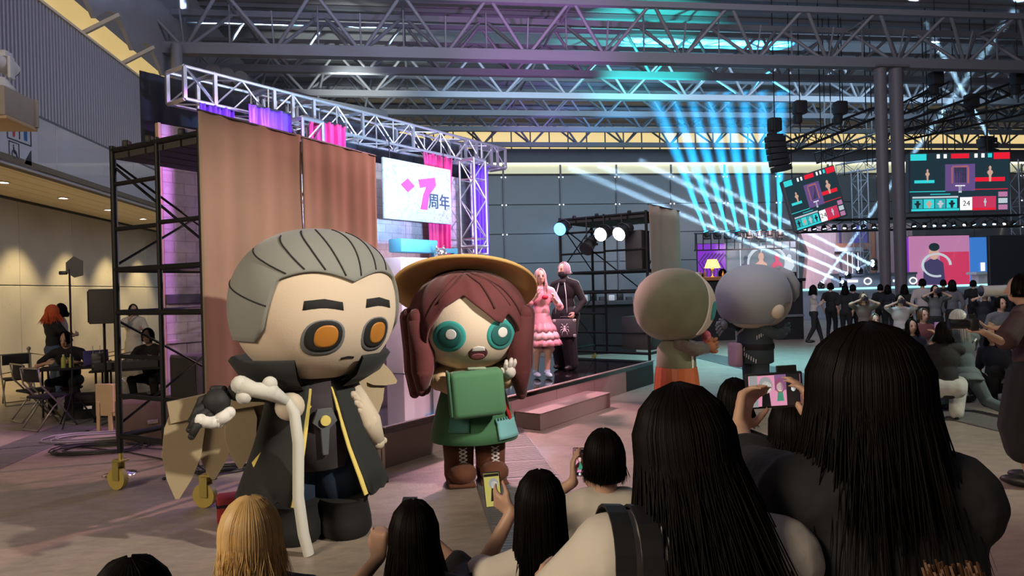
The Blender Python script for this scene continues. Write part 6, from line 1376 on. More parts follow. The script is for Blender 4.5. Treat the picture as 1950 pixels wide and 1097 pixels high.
crowd = [  # px, py of the head top, distance, height, turn, colours of top and trousers, pose, hair, label
 (1548, 541, 18.8, 1.67, 80, 'w', 'k', 'cross', HBLK, 'man in pale shirt with folded arms walking behind the performers'),
 (1581, 537, 20.5, 1.70, 20, 'k', 'k', None, HBLK, 'slim dark-clothed person standing right of the pale-shirted man'),
 (1609, 541, 19.5, 1.66, 10, 'k', 'k', None, HBLK, 'left of two dark-clothed people standing close together'),
 (1624, 540, 20.2, 1.68, -10, 'n', 'k', None, HBLK, 'right of two dark-clothed people standing close together'),
 (1644, 557, 15.5, 1.50, 175, 'm', 'k', 'photo', HBRN, 'brown-haired woman crouched low taking a photo towards the camera'),
 (1676, 540, 22.0, 1.66, 0, 'k', 'k', None, HBLK, 'dark-haired person right before the left column'),
 (1690, 541, 21.0, 1.66, 15, 'n', 'k', None, HBLK, 'dark-haired person before the right column'),
 (1714, 561, 15.0, 1.46, 175, 'w', 'k', 'photo', HBLK, 'photographer in pale jacket aiming a camera towards us'),
 (1722, 542, 20.5, 1.66, 0, 'k', 'k', None, HBLK, 'dark-clothed person just right of the columns'),
 (1756, 529, 19.0, 1.78, 5, 'w', 'k', None, HBLK, 'tall man in white shirt facing the crimson LED wall'),
 (1780, 541, 15.5, 1.62, 170, 'g', 'k', 'photo', HBLK, 'photographer in grey T-shirt raising a black camera'),
 (1796, 531, 22.0, 1.72, 0, 'k', 'k', None, HBLK, 'dark head before the crimson LED wall'),
 (1813, 531, 17.5, 1.76, -5, 'g', 'k', None, HBLK, 'broad-shouldered man in grey shirt seen from behind'),
 (1853, 532, 21.0, 1.72, 0, 'k', 'k', None, HBLK, 'dark-clothed person before the blue LED wall'),
 (1873, 548, 14.5, 1.58, 160, 'n', 'k', 'photo', HSIL, 'grey-haired photographer in dark top near the black partition'),
 (1905, 566, 12.5, 1.46, 150, 'g', 'k', None, HBLK, 'person in grey top crouched below the white telephoto lens'),
 (1947, 549, 9.2, 1.66, -120, 'k', 'k', None, HBLK, 'dark-haired person at the right edge beside the telephoto lens'),
 (1757, 588, 12.5, 1.30, 150, 'r', 'k', None, HBRN, 'seated person in red-brown top in the photographers row'),
 (1735, 610, 11.5, 1.16, 160, 'n', 'k', None, HBLK, 'seated dark-haired person lowest in the photographers row'),
 (1665, 598, 13.0, 1.20, 165, 'm', 'k', None, HBRN, 'seated person in brown top left of the columns'),
 (1892, 620, 9.5, 1.12, -150, 'n', 'k', None, HBLK, 'crouching person in navy behind the man in maroon'),
 (1376, 510, 22.6, 1.62, -70, 'k', 'k', None, HBLK, 'long-haired woman in black behind the bar lamp'),
 (1336, 519, 22.3, 1.60, 0, 'k', 'k', None, HBLK, 'dark-haired person left of the bar lamp'),
 (1410, 522, 22.3, 1.58, 40, 'k', 'k', None, HBLK, 'dark-haired person right of the bar lamp'),
]
COLS = dict(w=cloth('cloth_pale', (0.42, 0.37, 0.36)), k=CB, n=CNAVY, m=cloth('cloth_brown', (0.12, 0.085, 0.07)), g=cloth('cloth_grey', (0.12, 0.12, 0.13)), r=cloth('cloth_red_brown', (0.16, 0.05, 0.05)))
for i, (px, py, d, ht, turn, ct, cb, ps, hm, lab) in enumerate(crowd):
    top = at(px, py, d); hz = top.z; p = V((top.x, top.y, 0)); H0 = 1.66; pose = {}
    if hz < 1.56:
        dz = max(0.14, 0.52 - (1.68 - hz) / H0); pose = dict(pz=dz, fl=(-0.12, 0.25, 0.076), fr=(0.14, 0.28, 0.076), kl=(-0.3, 1, 0.7), kr=(0.3, 1, 0.7)); Hh = H0
    else: Hh = hz / 1.03
    if ps == 'photo':
        z = (pose.get('pz', 0.52) + 0.40) * Hh; pose.update(hl=(-0.06, 0.26, z), hr=(0.07, 0.26, z), hdl=(0.3, 0.3, 1), hdr=(-0.3, 0.3, 1))
    if ps == 'cross': pose.update(hl=(0.10, 0.22, 1.12), hr=(-0.10, 0.24, 1.16), fl=(-0.10, 0.22, 0.076), fr=(0.10, -0.2, 0.1))
    rzp = away(p, turn)
    figure(lab, p, rzp, Hh, i % 2 == 0, pose, dict(topm=COLS[ct], botm=COLS[cb], sleeve=0.8 if i % 3 else 1.9), S(SHORT if i % 2 else LONG, m=hm, n=90, len=0.06 if i % 2 else 0.16, front=46, w=0.010), vox=0.022, face=(abs(turn) > 90), group='crowd before the contest stage', seed=100 + i)
    if ps == 'photo':
        f = V((-math.sin(rzp), math.cos(rzp), 0)); camera('black camera raised by the ' + lab.split(' taking')[0].split(' aiming')[0].split(' raising')[0].split(' near the')[0].replace('crouched low', '').strip(), p + f * 0.34 + V((0, 0, (pose.get('pz', 0.52) + 0.41) * Hh)), f)

# bar counter with glowing lamp, black counters, partition
T = thing('bar_counter', 'black bar counter with timber top below the violet LED wall', 'counter', V((onY(1365, 560, 20).x, 20, 0)))
def ybox(name, px0, py0, px1, py1, Y, t, m_, par):
    a, b = onY(px0, py0, Y), onY(px1, py1, Y); x0, x1 = sorted((a.x, b.x)); z0, z1 = max(0.0, min(a.z, b.z)), max(a.z, b.z); return MB().rbox(((x0 + x1) / 2, Y + t / 2, (z0 + z1) / 2), (x1 - x0, t, z1 - z0), 0.01, seg=1).build(name, m_, par, world=True)
ybox('counter_body', 1325, 532, 1402, 690, 19.6, 0.7, BLACKM, T); ybox('counter_top', 1322, 528, 1405, 533, 19.5, 0.9, mat('bar_timber', (0.35, 0.15, 0.05), 0.4), T); ybox('kick_panel', 1325, 655, 1402, 690, 19.55, 0.04, BLACK, T)
c = onY(1357, 529, 19.8); T = thing('table_lamp', 'small table lamp with glowing amber shade on the bar', 'lamp', c)
MB().lathe([(0, 0), (0.09, 0), (0.08, 0.03), (0.02, 0.05), (0.02, 0.18), (0.05, 0.26), (0.02, 0.34), (0, 0.34)], 16).build('base', mat('brass', (0.6, 0.42, 0.12), 0.3, 0.8), T, smooth=True)
MB().lathe([(0.24, 0.30), (0.14, 0.56), (0.13, 0.56), (0.23, 0.30)], 24).build('shade', mat('amber_shade', (0.9, 0.6, 0.2), 0.6, emit=2.0, ecol=(1.0, 0.62, 0.16)), T, smooth=True)
l = bpy.data.lights.new('table_lamp_bulb', 'POINT'); l.energy = 25; l.color = (1, 0.7, 0.3); l.shadow_soft_size = 0.05; lo = bpy.data.objects.new('table_lamp_bulb', l); COL.objects.link(lo); lo.location = c + V((0, 0, 0.45))
for k, (dx, h_) in enumerate(((-0.42, 0.22), (-0.30, 0.28), (0.30, 0.2))):
    T = thing('bar_bottle', ['left bottle on the bar', 'middle bottle on the bar, taller', 'right bottle on the bar, beside the amber lamp'][k], 'bottle', c + V((dx, -0.1, 0)), group='bottles on the bar')
    MB().lathe([(0, 0), (0.04, 0), (0.04, h_ * 0.6), (0.015, h_ * 0.75), (0.015, h_), (0, h_)], 12).build('bottle_glass', mat('bottle_amber', (0.25, 0.10, 0.02), 0.15), T, auto=50); MB().lathe([(0.017, h_ * 0.9), (0.017, h_ * 1.02), (0, h_ * 1.02)], 10).build('cap', BLACK, T, auto=50)
T = thing('black_counter', 'large black counter box behind the slate jacket costume', 'counter', V((onY(1490, 560, 19).x, 19, 0)))
ybox('counter_body', 1478, 534, 1532, 668, 19, 1.0, BLACKM, T); ybox('counter_top', 1474, 531, 1535, 535, 18.9, 1.2, BLACK, T); ybox('shelf', 1478, 600, 1532, 603, 18.95, 0.06, STEELD, T)
T = thing('guard_rail', 'small black guard rail standing on the black counter', 'rail', onY(1495, 531, 19.2))
for x in (1466, 1485, 1515): rod('post', onY(x, 532, 19.2), onY(x, 520, 19.2), 0.02, BLACK, T, square=True)
rod('top_bar', onY(1465, 520, 19.2), onY(1516, 519, 19.2), 0.02, BLACK, T, square=True)
T = thing('black_partition', 'tall black partition board at the right edge', 'partition', V((onY(1925, 600, 13).x, 13, 0)))
a = onY(1884, 448, 13); MB().rbox((a.x + 1.6, 13.05, a.z / 2), (3.2, 0.08, a.z), 0.01, seg=1).build('board', mat('partition_navy', (0.010, 0.016, 0.024), 0.6), T, world=True)
for x in (0.4, 2.4): rod('foot', (a.x + x, 12.7, 0.03), (a.x + x, 13.5, 0.03), 0.03, BLACK, T, square=True); rod('brace', (a.x + x, 13.4, 0.05), (a.x + x, 13.1, a.z * 0.6), 0.02, BLACK, T)
T = thing('equipment_counter', 'long black equipment counter behind the right scaffold tower', 'counter', V((onY(1150, 600, 17).x, 17, 0)))
ybox('counter_body', 1088, 578, 1212, 675, 17, 0.8, BLACKM, T); ybox('counter_top', 1085, 575, 1215, 579, 16.9, 1.0, CDG, T); ybox('cloth_skirt', 1088, 600, 1150, 675, 16.96, 0.03, BLACK, T)
for k in range(7):
    x = 1096 + 17 * k; c = onY(x, 575, 17.2); tag(MB().rbox(c + V((0, 0, 0.07 + 0.02 * (k % 3))), (0.16, 0.12, 0.14 + 0.04 * (k % 3)), 0.02).build('equipment_box', (CDG, WHITE, BLACK)[k % 3], auto=40), 'small %s gear box, %s from the left on the equipment counter' % (('grey', 'white', 'black')[k % 3], nm_[k]) if False else 'small %s gear box, %s from left on the equipment counter' % (('dark grey', 'white', 'black')[k % 3], ('first', 'second', 'third', 'fourth', 'fifth', 'sixth', 'seventh')[k]), 'gear box', 'gear on the equipment counter')

# ================================================================== FAR STAGE, SCREENS, RIG AND BEAMS
def wallbox(name, px0, py0, px1, py1, Y, t, m_, parent, z=None):       # upright slab at distance Y between two picture corners
    a, b = onY(px0, py0, Y), onY(px1, py1, Y); x0, x1 = sorted((a.x, b.x)); z0, z1 = sorted((a.z, b.z))
    if Y > 28.9 and x1 > 12.9: z0 = max(z0, zt)
    return MB().box(((x0 + x1) / 2, Y + t / 2, (z0 + z1) / 2), (x1 - x0, t, z1 - z0)).build(name, m_, parent, world=parent is not None)
FY = 30.0
WPNK = mat('set_wall_pink', (0.40, 0.27, 0.28), 0.7, 0, 0.25, 2.5, stretch=(5, 1, 0.6)); WORG = mat('set_orange', (0.5, 0.20, 0.12), 0.6, 0, 0.15, 3)
FSM = mat('far_stage_face', (0.35, 0.37, 0.45), 0.5); GLC = glow('edge_cyan', (0.35, 0.85, 0.9), 1.6)
T = thing('contest_stage', 'distant contest stage with pale front and glowing cyan edge', 'stage', V((onY(1640, 590, FY - 2).x, FY - 2, 0)))
a, b = onY(1525, 560, FY - 2), onY(1900, 545, FY - 2); zt = onY(1640, 549, FY - 2).z
MB().box(((a.x + b.x) / 2, FY + 1, zt / 2), (b.x - a.x, 6, zt - 0.02)).build('platform', FSM, T, world=True)
MB().box(((a.x + b.x) / 2, FY - 2.03, zt), (b.x - a.x, 0.06, 0.09)).build('glow_edge', GLC, T, world=True)
T = thing('stage_set', 'pink timber stage set with orange doorway and violet panel', 'stage set', V((onY(1600, 540, FY).x, FY + 0.6, zt)))
m = MB(); poly = [onY(x, y, FY + 0.3) for x, y in ((1518, 436), (1590, 428), (1580, 548), (1530, 550), (1536, 480))]
m.prism([(p.x, p.z) for p in poly], 0.3, Matrix.Translation((0, FY + 0.3, 0))); m.build('leaning_flat', WPNK, T, world=True)
for x0, x1 in ((1578, 1600), (1602, 1628), (1656, 1668), (1668, 1682), (1682, 1740)): wallbox('timber_board', x0, 426, x1, 545, FY + 0.8, 0.12, WPNK if x0 != 1656 else WORG, T)
wallbox('door_lintel', 1578, 464, 1658, 474, FY + 0.6, 0.3, WORG, T); wallbox('violet_panel', 1579, 430, 1652, 464, FY + 0.9, 0.1, glow('panel_violet', (0.10, 0.09, 0.42), 0.6), T)
for x in (1583, 1600, 1618, 1632): wallbox('door_fin', x, 476, x + 12, 532, FY + 0.9, 0.1, mat('fin_lilac', (0.30, 0.30, 0.48), 0.5), T)
wallbox('door_hood', 1578, 472, 1645, 478, FY + 0.3, 0.5, mat('hood_pale', (0.6, 0.6, 0.66), 0.5), T)
for x in (1614, 1623, 1634): wallbox('light_tube', x, 480, x + 1.6, 528, FY + 0.5, 0.04, PGL[9], T)
# LED walls with generic figures
def figure_shape(cx, cz, s):          # plain standing figure outline
    return [(cx + x * s, cz + z * s) for x, z in ((-.10, -1), (.10, -1), (.14, -.35), (.34, -.05), (.30, .12), (.14, .22), (.10, .3), (.16, .45), (.12, .62), (0, .70), (-.12, .62), (-.16, .45), (-.10, .3), (-.14, .22), (-.30, .12), (-.34, -.05), (-.14, -.35))]
def flat(T, poly, c, Y, m_, off, parent, name='screen_picture'):
    return MB().prism([(c.x + x, c.z + z) for x, z in poly], 0.01, Matrix.Translation((0, Y - off, 0))).build(name, m_, parent, world=True)
LGRY = glow('led_slate', (0.16, 0.22, 0.27), 0.75); LWHT = glow('led_white', (0.62, 0.72, 0.78), 0.8); LPUR = glow('led_purple', (0.26, 0.03, 0.62), 0.85); LRED = glow('led_crimson', (0.62, 0.04, 0.12), 0.9); LROSE = glow('led_rose', (0.55, 0.22, 0.42), 0.85); LBLU = glow('led_blue', (0.04, 0.20, 0.62), 0.9); LDRK = glow('led_dark', (0.012, 0.03, 0.04), 0.7); LTEA = glow('led_teal', (0.03, 0.55, 0.60), 1.0); LPEA = glow('led_peach', (0.75, 0.45, 0.35), 0.8)
def led(label, px0, py0, px1, py1, Y, m_):
    c = onY((px0 + px1) / 2, py1, Y); T = thing('led_wall', label, 'screen', V((c.x, Y, c.z)), group='LED walls of the contest stage')
    s = wallbox('screen', px0, py0, px1, py1, Y, 0.12, m_, T); wallbox('screen_frame', px0 - 1, py0 - 1, px1 + 1, py1 + 1, Y + 0.13, 0.1, BLACK, T); return T, s
T, s = led('slate grey LED wall with four small figures on ring emblem', 1384, 462, 1522, 552, FY, LGRY); s_ = 46 * 30 / FY / 1.0
c = onY(1460, 500, FY)
m = MB(); pts = [V((c.x + 0.95 * math.cos(a), FY - 0.03, c.z + 0.75 * math.sin(a))) for a in [2 * math.pi * k / 28 for k in range(29)]]; m.tube(pts, 0.07, 6); m.build('ring_emblem', LWHT, s, world=True)
for dx, sc, m_ in ((-1.05, .75, glow('led_navy', (0.05, 0.08, 0.14), .8)), (-.3, .95, LPEA), (.5, .85, LRED), (1.1, .8, LWHT)): flat(T, figure_shape(dx, -0.15, sc * 0.95), c, FY, m_, 0.05, s)
for k in range(3): flat(T, [(-1.1 + k * .75, -.75), (-.5 + k * .75, -.75), (-.45 + k * .75, -.35), (-1.05 + k * .75, -.35)], c, FY, LWHT, 0.03, s, 'word_mark')
for k in range(2): wallbox('grid_line', 1410 + 40 * k, 463, 1410.8 + 40 * k, 552, FY - 0.02, 0.01, LWHT, s)
T, s = led('violet LED wall with branching pattern behind the bar lamp', 1330, 465, 1383, 552, FY - 0.4, LPUR)
m = MB(); c = onY(1356, 520, FY - 0.4)
for k in range(7):
    x = -0.5 + 0.17 * k; m.tube([c + V((x, -0.03, -0.5)), c + V((x + 0.1, -0.03, 0.1)), c + V((x - 0.15, -0.03, 0.5)), c + V((x + 0.2, -0.03, 0.9))], 0.025, 5)
m.build('branch_pattern', LDRK, s, world=True)
T, s = led('rose to crimson LED wall with large player portrait', 1733, 450, 1848, 545, FY + 0.2, LROSE)
wallbox('screen_picture', 1790, 480, 1847, 544, FY + 0.17, 0.02, LRED, s); c = onY(1778, 505, FY + 0.2)
m = MB(); m.tube([V((c.x + 0.1 + 0.75 * math.cos(a), FY + 0.13, c.z + 0.55 * math.sin(a))) for a in [2 * math.pi * k / 24 for k in range(20)]], 0.06, 6); m.build('swirl_emblem', LWHT, s, world=True)
flat(T, [(-.65, -.95), (.55, -.95), (.45, .1), (.15, .3), (-.25, .3), (-.6, .1)], c, FY + 0.2, glow('led_shirt', (0.06, 0.05, 0.14), .8), 0.08, s); flat(T, ov(-.05, .62, .27, .36), c, FY + 0.2, LPEA, 0.10, s); flat(T, ov(-.05, .88, .29, .2), c, FY + 0.2, LDRK, 0.12, s)
T, s = led('blue LED wall at the right end of the contest stage', 1849, 452, 1886, 545, FY + 0.2, LBLU); wallbox('screen_picture', 1868, 500, 1876, 516, FY + 0.15, 0.02, PGL[9], s)
T, s = led('narrow violet and blue LED strip between the twin columns', 1741, 452, 1732, 545, FY + 0.35, LPUR)
# contest desks with players
def desk(label, px0, px1, py0, py1, Y):
    a, b = onY(px0, py1, Y), onY(px1, py1, Y); T = thing('contest_desk', label, 'desk', V(((a.x + b.x) / 2, Y, zt)), group='contest desks')
    wallbox('front_panel', px0, py0, px1, py1, Y, 0.08, FSM, T); wallbox('desk_top', px0 - 2, py0 - 3, px1 + 2, py0, Y - 0.1, 0.8, mat('desk_slate', (0.10, 0.11, 0.14), 0.5), T)
    wallbox('side_panel', px0, py0, px0 + 2, py1, Y, 0.7, FSM, T); wallbox('side_panel', px1 - 2, py0, px1, py1, Y, 0.7, FSM, T)
    cx = onY((px0 + px1) / 2 + 12, (py0 + py1) / 2, Y); m = MB(); m.tube([V((cx.x + .18 * math.cos(k), Y - 0.02, cx.z + .14 * math.sin(k))) for k in [i * 6.28 / 16 for i in range(17)]], 0.03, 5); m.build('ring_emblem', PGL[9], T, world=True)
    wallbox('word_mark', (px0 + px1) / 2 - 26, (py0 + py1) / 2 - 2, (px0 + px1) / 2 - 6, (py0 + py1) / 2 + 2, Y - 0.02, 0.01, PGL[9], T)
desk('long pale contest desk left of the columns', 1600, 1680, 524, 547, FY - 1.2); desk('long pale contest desk right of the columns', 1708, 1745, 522, 547, FY - 1.2)
T = thing('white_lectern', 'white lectern with flowers before the blue LED wall', 'lectern', V((onY(1870, 545, FY - 1).x, FY - 1, zt)))
wallbox('lectern_body', 1863, 522, 1884, 546, FY - 1, 0.4, WHITE, T); wallbox('lectern_top', 1859, 518, 1887, 522, FY - 1.1, 0.6, WHITE, T)
# hanging screens
SB = glow('broadcast_dark', (0.012, 0.035, 0.05), 0.9); SR_ = glow('broadcast_red', (0.75, 0.01, 0.03), 1.1); SC_ = glow('broadcast_cyan', (0.03, 0.62, 0.65), 1.1); SPU = glow('broadcast_violet', (0.14, 0.08, 0.26), 0.9); SOR = glow('broadcast_orange', (0.55, 0.16, 0.10), 0.9)
def hung_screen(label, c, right, up, w_, h_, depth=0.25):
    right, up = V(right).normalized(), V(up).normalized(); n = right.cross(up); M = Matrix.Translation(c) @ Matrix((right, n * -1, up)).transposed().to_4x4()
    T = thing('hanging_screen', label, 'screen', c, group='hanging broadcast screens')
    def B(name, x, z, w2, h2, m_, off, par): 
        m = MB().box((x * w_, -off, z * h_), (w2 * w_, 0.01, h2 * h_)); m.v = [M @ p for p in m.v]; return m.build(name, m_, par, world=True)
    m = MB().rbox((0, depth / 2 + 0.01, 0), (w_ + 0.1, depth, h_ + 0.06), 0.03, seg=1); m.v = [M @ p for p in m.v]; m.build('housing', STEELD, T, world=True)
    s = B('screen', 0, 0, 1, 1, SB, 0.0, T)
    for (x, z, w2, h2, m_) in ((-.42, .44, .16, .11, SC_), (.42, .44, .16, .11, SR_), (0, .45, .18, .08, SR_), (-.22, .45, .03, .07, PGL[9]), (-.15, .45, .03, .07, PGL[9]), (.16, .45, .03, .07, PGL[9]), (.23, .45, .03, .07, PGL[9]), (.30, .45, .04, .07, SC_),
        (0, .08, .30, .46, SPU), (0, .27, .16, .03, SOR), (-.08, .12, .02, .28, SOR), (.08, .12, .02, .28, SOR), (0, .12, .12, .26, LDRK), (0, -.06, .10, .02, PGL[9]), (0, -.12, .03, .12, LWHT), (.30, .04, .30, .07, SR_), (-.36, .02, .20, .05, SC_), (-.33, -.15, .36, .012, SC_), (.30, -.13, .36, .012, SR_), (-.2, -.2, .2, .012, SC_),
        (.06, -.37, .12, .22, PGL[9]), (.24, -.35, .24, .2, LRED), (.24, -.465, .24, .04, SR_), (-.25, -.465, .48, .035, SC_), (-.25, -.25, .46, .03, LWHT)): B('screen_picture', x, z, w2, h2, m_, 0.012, s)
    for k in range(4):
        x = -.43 + .115 * k; B('screen_tile', x, -.36, .105, .16, SC_ if k % 2 else glow('broadcast_teal2', (0.03, 0.40, 0.45), 1.0), 0.016, s)
        m = MB().prism([(x * w_ + px_ * w_ * .11, -.36 * h_ + pz_ * h_ * .085) for px_, pz_ in figure_shape(0, 0, .9)], 0.008, Matrix.Translation((0, -0.024, 0))); m.v = [M @ p for p in m.v]; m.build('screen_picture', (LDRK, LPEA, LWHT, LDRK)[k], s, world=True)
    for k in range(3): B('screen_tile', .43, -.22 - .11 * k, .09, .085, LWHT if k % 2 else LROSE, 0.016, s)
    for x, z, sc, m_ in ((.30, .16, .16, LPEA), (-.33, .15, .12, LPEA), (.25, -.34, .08, LWHT)):
        m = MB().prism([(x * w_ + px_ * sc * h_ * .9, z * h_ + pz_ * sc * h_) for px_, pz_ in figure_shape(0, 0, 1)], 0.008, Matrix.Translation((0, -0.024, 0))); m.v = [M @ p for p in m.v]; m.build('screen_picture', m_, s, world=True)
    t = text('24', h_ * 0.13, (0, 0, 0), INK, s); mt_ = PM[s.name].inverted() @ M @ Matrix.Translation((.06 * w_, -0.03, -.37 * h_)) @ Matrix.Rotation(math.pi / 2, 4, 'X'); t.matrix_local = mt_
    for x in (-.3, .3):
        a = M @ V((x * w_, 0.1, h_ / 2)); rod('hanging_cable', a, V((a.x, a.y, 12.28)), 0.02, BLACK, T, n=6)
    return T
d = 25.5; tl, tr, bl = at(1491, 346, d), at(1586, 315, d), at(1518, 440, d)
hung_screen('slanted hanging broadcast screen left of the columns', at(1552, 378, d), tr - tl, tl - bl, (tr - tl).length, (tl - bl).length)
d = 26.5; tl, tr, bl = at(1736, 294, d), at(1925, 290, d), at(1733, 405, d)
hung_screen('level hanging broadcast screen right of the columns', at(1828, 347, d), tr - tl, CU * 1.0, (tr - tl).length, (tl - bl).length)

# rig trusses
GTR = mat('rig_grey', (0.30, 0.30, 0.34), 0.5, 0.4); DTR = mat('rig_dark', (0.02, 0.021, 0.025), 0.6)
def rigt(label, a, b, w_, bay, m_, r=0.03): return box_truss(label, a, b, w_, bay, (V(a) + V(b)) / 2, group='rig trusses', name='rig_truss', r=r, M_=m_)
rigt('long dark lamp truss crossing above the contest stage', at(1520, 432, 27), at(1950, 420, 27.4), 0.45, 0.9, DTR)
rigt('grey upright truss between the slanted screen and columns', V((onY(1640, 415, 29.9).x, 29.9, zt)), onY(1636, 322, 29.9), 0.5, 0.55, GTR)
rigt('grey level truss above the slanted screen', onY(1598, 322, 29.9), onY(1672, 312, 29.9), 0.45, 0.5, GTR)
rigt('grey upright truss at the right edge beside the level screen', V((onY(1944, 400, 29.2).x, 29.2, 0.0)), onY(1939, 305, 29.2), 0.5, 0.55, GTR)
for k, (a, b, dd, e) in enumerate((((1478, 290), (1672, 212), 25.0, 26.5), ((1560, 300), (1672, 262), 27.0, 28.0), ((1728, 205), (1800, 168), 25.0, 26.0), ((1700, 262), (1950, 208), 26.5, 28), ((1730, 240), (1950, 160), 25.0, 27))):
    rigt(['dark flown truss rising from the line array to the columns', 'short dark flown truss below the rising one', 'dark flown stub truss right of the columns', 'long dark flown truss low at right', 'long dark flown truss high at right'][k], at(*a, dd), at(*b, e), 0.4, 0.6, DTR, 0.035)
for k, (x, y, d_) in enumerate(((1523, 205, 25.2), (1600, 206, 25.4), (1475, 238, 25.0), (1782, 150, 25.2), (1938, 150, 26), (1850, 192, 26))):
    T = thing('chain_hoist', 'black chain motor hoist hung from the roof, ' + ['left of the pair before the columns', 'right of the pair before the columns', 'above the line array', 'just right of the columns', 'at the right edge of the picture', 'over the level screen'][k], 'hoist', at(x, y, d_), group='chain hoists')
    p = at(x, y, d_); MB().rbox(p, (0.45, 0.35, 0.5), 0.06).build('motor', DTR, T, world=True, auto=40); MB().rbox(p - V((0.1, 0, 0.42)), (0.28, 0.28, 0.38), 0.08).build('chain_bag', DTR, T, world=True, auto=40); rod('chain', p + V((0, 0, 0.2)), V((p.x, p.y, 12.28)), 0.02, DTR, T, n=6); rod('hook', p - V((0, 0, 0.3)), p - V((0, 0, 0.9)), 0.025, DTR, T, n=6)
def line_array(label, px, py, d_, n, lean):
    p = at(px, py, d_); T = thing('line_array', label, 'speaker', p, group='flown line arrays')
    for k in range(n):
        a = D2(lean * k); q = p + V((0.05 * k * k * 0.12, -0.02 * k, -0.215 * k)); MB().rbox(q, (0.62, 0.42, 0.2), 0.02, M=Matrix.Rotation(a, 4, 'Y')).build('speaker_box', DTR, T, world=True, auto=40)
    rod('bumper', p + V((-0.3, 0, 0.15)), p + V((0.3, 0, 0.15)), 0.04, DTR, T, square=True); rod('hanging_cable', p + V((0, 0, 0.15)), V((p.x, p.y, 12.28)), 0.02, DTR, T, n=6)
line_array('black curved line array speaker hanging left of the slanted screen', 1476, 265, 24.5, 6, -2); line_array('small black line array speaker above the level screen', 1879, 268, 28, 3, 6)
for k, (x, y0) in enumerate(((1571, 250), (1583, 255), (1606, 250), (1650, 255), (1660, 240), (1760, 235), (1795, 232), (1817, 236))):
    a = at(x, y0, 27.5); tag(rod('flying_cable', V((a.x, a.y, 12.28)), a - V((0, 0, 1.3 + 0.25 * (k % 3))), 0.022, DTR, None, n=6), 'thin black flying cable below the roof, ' + ['leftmost over the slanted screen', 'second over the slanted screen', 'third over the slanted screen', 'fourth, near the grey truss', 'fifth, next to the columns', 'leftmost over the level screen', 'middle over the level screen', 'rightmost over the level screen'][k], 'cable', 'flying cables')

# beams: each lamp lights a cone of haze in front of it
def beam_haze():
    m = bpy.data.materials.new('stage_haze'); m.use_nodes = True; N = m.node_tree.nodes; L = m.node_tree.links; N.remove(N['Principled BSDF'])
    v = N.new('ShaderNodeVolumeScatter'); v.inputs['Density'].default_value = 0.014; v.inputs['Anisotropy'].default_value = 0.0
    L.new(v.outputs[0], N['Material Output'].inputs['Volume']); return m
HAZE = beam_haze()
MOVB = mat('lamp_housing', (0.02, 0.02, 0.022), 0.5)
def beam_lamp(label, p, target, col, power, r0=0.09, r1=0.4, length=8.0, group='haze beam lamps', spread=3.0, body=0.16, lens=14):
    p = V(p); d = (V(target) - p).normalized(); T = thing('beam_lamp', label, 'stage lamp', p, group=group)
    MB().tube([p - d * body * 1.6, p - d * body * 1.3, p - d * 0.03, p], [body * 0.5, body * 0.8, body * 0.85, body * 0.8], 12).build('lamp_head', MOVB, T, world=True, auto=40)
    MB().tube([p, p + d * 0.01], body * 0.62, 12).build('lens', mat('beam_lens_%d_%d_%d' % (int(col[0] * 99), int(col[2] * 99), int(lens)), col, 0.3, emit=lens, ecol=col), T, world=True)
    MB().rbox(p - d * body * 0.7 - V((0, 0, body * 1.25)), (body * 1.7, body * 1.3, body * 0.6), 0.02).build('base', MOVB, T, world=True, auto=40)
    for s in (-1, 1): rod('yoke_arm', p - d * body * 0.7 + V((s * body, 0, 0)), p - d * body * 0.7 + V((s * body, 0, -body * 1.2)), body * 0.16, MOVB, T, square=True)
    if length:
        hz = MB().tube([p + d * 0.03, p + d * length], [r0, r1], 14).build('lit_haze', HAZE, T, world=True)
        l = bpy.data.lights.new('beam', 'AREA'); l.shape = 'DISK'; l.size = r0 * 1.7; l.energy = power; l.color = col; l.spread = D2(spread)
        lo = bpy.data.objects.new('beam', l); COL.objects.link(lo); lo.location = p + d * 0.05; aim(lo, p + d * 2); lo['haze'] = hz.name
    return T
T = thing('lamp_rail', 'dark lattice rail carrying eight cyan beam lamps', 'truss', onY(1420, 470, 29), group='rig trusses')
for z in (442, 474): rod('rail', onY(1322, z + 3, 28.9), onY(1520, z - 2, 28.9), 0.03, DTR, T)
for x in (1326, 1516): q = onY(x, 444, 28.9); rod('rail_leg', q, V((q.x, q.y, 0)), 0.03, DTR, T)
for k in range(14): x = 1324 + 15 * k; rod('rail_post', onY(x, 444, 28.9), onY(x, 476, 28.9), 0.025, DTR, T)
CYAN = (0.01, 0.46, 1.0)
nm = ['first', 'second', 'third', 'fourth', 'fifth', 'sixth', 'seventh', 'eighth']
for k in range(8):
    x = 1344 + 20.2 * k; p = onY(x, 441 - 0.4 * k, 28.6); q = onY(1292 + 27.5 * k, 300, 28.6)
    beam_lamp(nm[k] + ' cyan beam lamp from the left on the lattice rail', p, q, CYAN, 520, 0.06, 0.70, 6.2, spread=9)

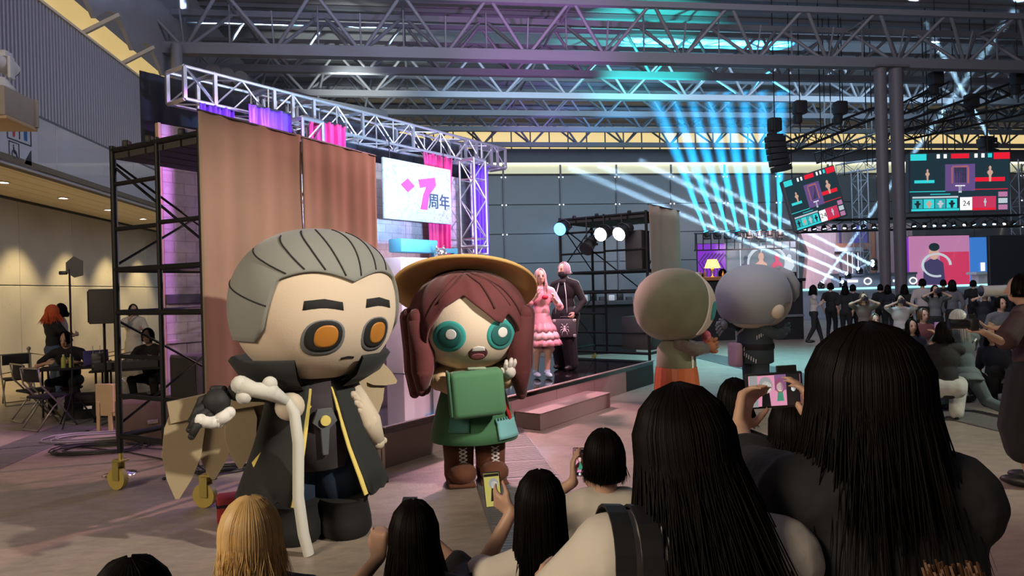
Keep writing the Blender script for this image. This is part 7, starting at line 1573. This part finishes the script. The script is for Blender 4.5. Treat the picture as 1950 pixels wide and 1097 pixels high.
PALEB = (0.42, 0.72, 1.0)
for k, (a, b, ln, pw) in enumerate((((1604, 537), (1130, 338), 13.5, 150), ((1612, 521), (1190, 336), 12.5, 150), ((1634, 512), (1275, 335), 11.5, 150), ((1662, 505), (1345, 345), 10.5, 140))):
    p = onY(*a, 27.6); q = onY(*b, 26.0)
    beam_lamp(['lowest', 'second lowest', 'third lowest', 'highest'][k] + ' of four pale beam lamps slanting up left', p, q, PALEB, pw, 0.08, 0.30, ln, spread=1.6, body=0.13)
for k, (a, b, ln, pw, Y0, Y1) in enumerate((((1566, 538), (1868, 110), 12.5, 120, 27.4, 24.0), ((1905, 300), (1770, 60), 7.0, 110, 25.5, 24.0), ((1662, 498), (1600, 532), 4.0, 70, 28, 27.4))):
    beam_lamp(['pale beam lamp crossing up right past the columns', 'pale beam lamp crossing up left above the level screen', 'pale beam lamp low beside the left contest desk'][k], onY(*a, Y0), onY(*b, Y1), PALEB, pw, 0.08, 0.30, ln, spread=1.6, body=0.13)
# small lamps along the lamp truss, most throwing short pale shafts down
rng = random.Random(21)
for k in range(22):
    x = 1532 + 19 * k
    if 1668 < x < 1735: continue
    y = 437 - (x - 1520) * 0.027; p = at(x, y, 26.9 + 0.0009 * (x - 1520)); q = p + V((rng.uniform(-0.9, 0.9), -0.3, -1.5)); lit = k % 2 == 0 and x > 1730
    beam_lamp('small %s truss lamp, number %s from the left on the lamp truss' % ('bright' if lit else 'faint', ['one', 'two', 'three', 'four', 'five', 'six', 'seven', 'eight', 'nine', 'ten', 'eleven', 'twelve', 'thirteen', 'fourteen', 'fifteen', 'sixteen', 'seventeen', 'eighteen', 'nineteen', 'twenty', 'twenty-one', 'twenty-two'][k]), p, q, PALEB if k % 4 else (1.0, 0.9, 0.8), 60, 0.05, 0.24, 2.8 if lit else 0, 'small lamps on the lamp truss', spread=6, body=0.10, lens=12 if (lit or k % 3) else 3)

for T_, p_, d_, lo_ in PARBLUE:                      # haze in front of the blue lamp on the right tower
    hz = MB().tube([p_ + d_ * 0.3, p_ + d_ * 2.6], [0.13, 1.0], 16).build('lit_haze', HAZE, T_, world=True); lo_['haze'] = hz.name

# ------------------------------------------------------------------ haze cones are thin: let each one sample its own lamp only (keeps the beams free of noise)
def link_haze():
    cones = [o for o in bpy.data.objects if o.name.startswith('lit_haze')]
    for lo in [o for o in bpy.data.objects if o.type == 'LIGHT']:
        own = lo.get('haze', ''); key = 'receivers_' + (own or 'common'); c = bpy.data.collections.get(key)
        if c is None:
            c = bpy.data.collections.new(key)
            for k in cones:
                if k.name != own: c.objects.link(k)
            for q in c.collection_objects: q.light_linking.link_state = 'EXCLUDE'
        lo.light_linking.receiver_collection = c
link_haze()

# ------------------------------------------------------------------ fuse the bodies and clothes into single skins
def bake_fused():
    bpy.context.view_layer.update(); dg = bpy.context.evaluated_depsgraph_get()
    done = [(o, bpy.data.meshes.new_from_object(o.evaluated_get(dg))) for o in REM]
    for o, me in done:
        o.modifiers.clear(); o.data = me; me.shade_smooth()
bake_fused()
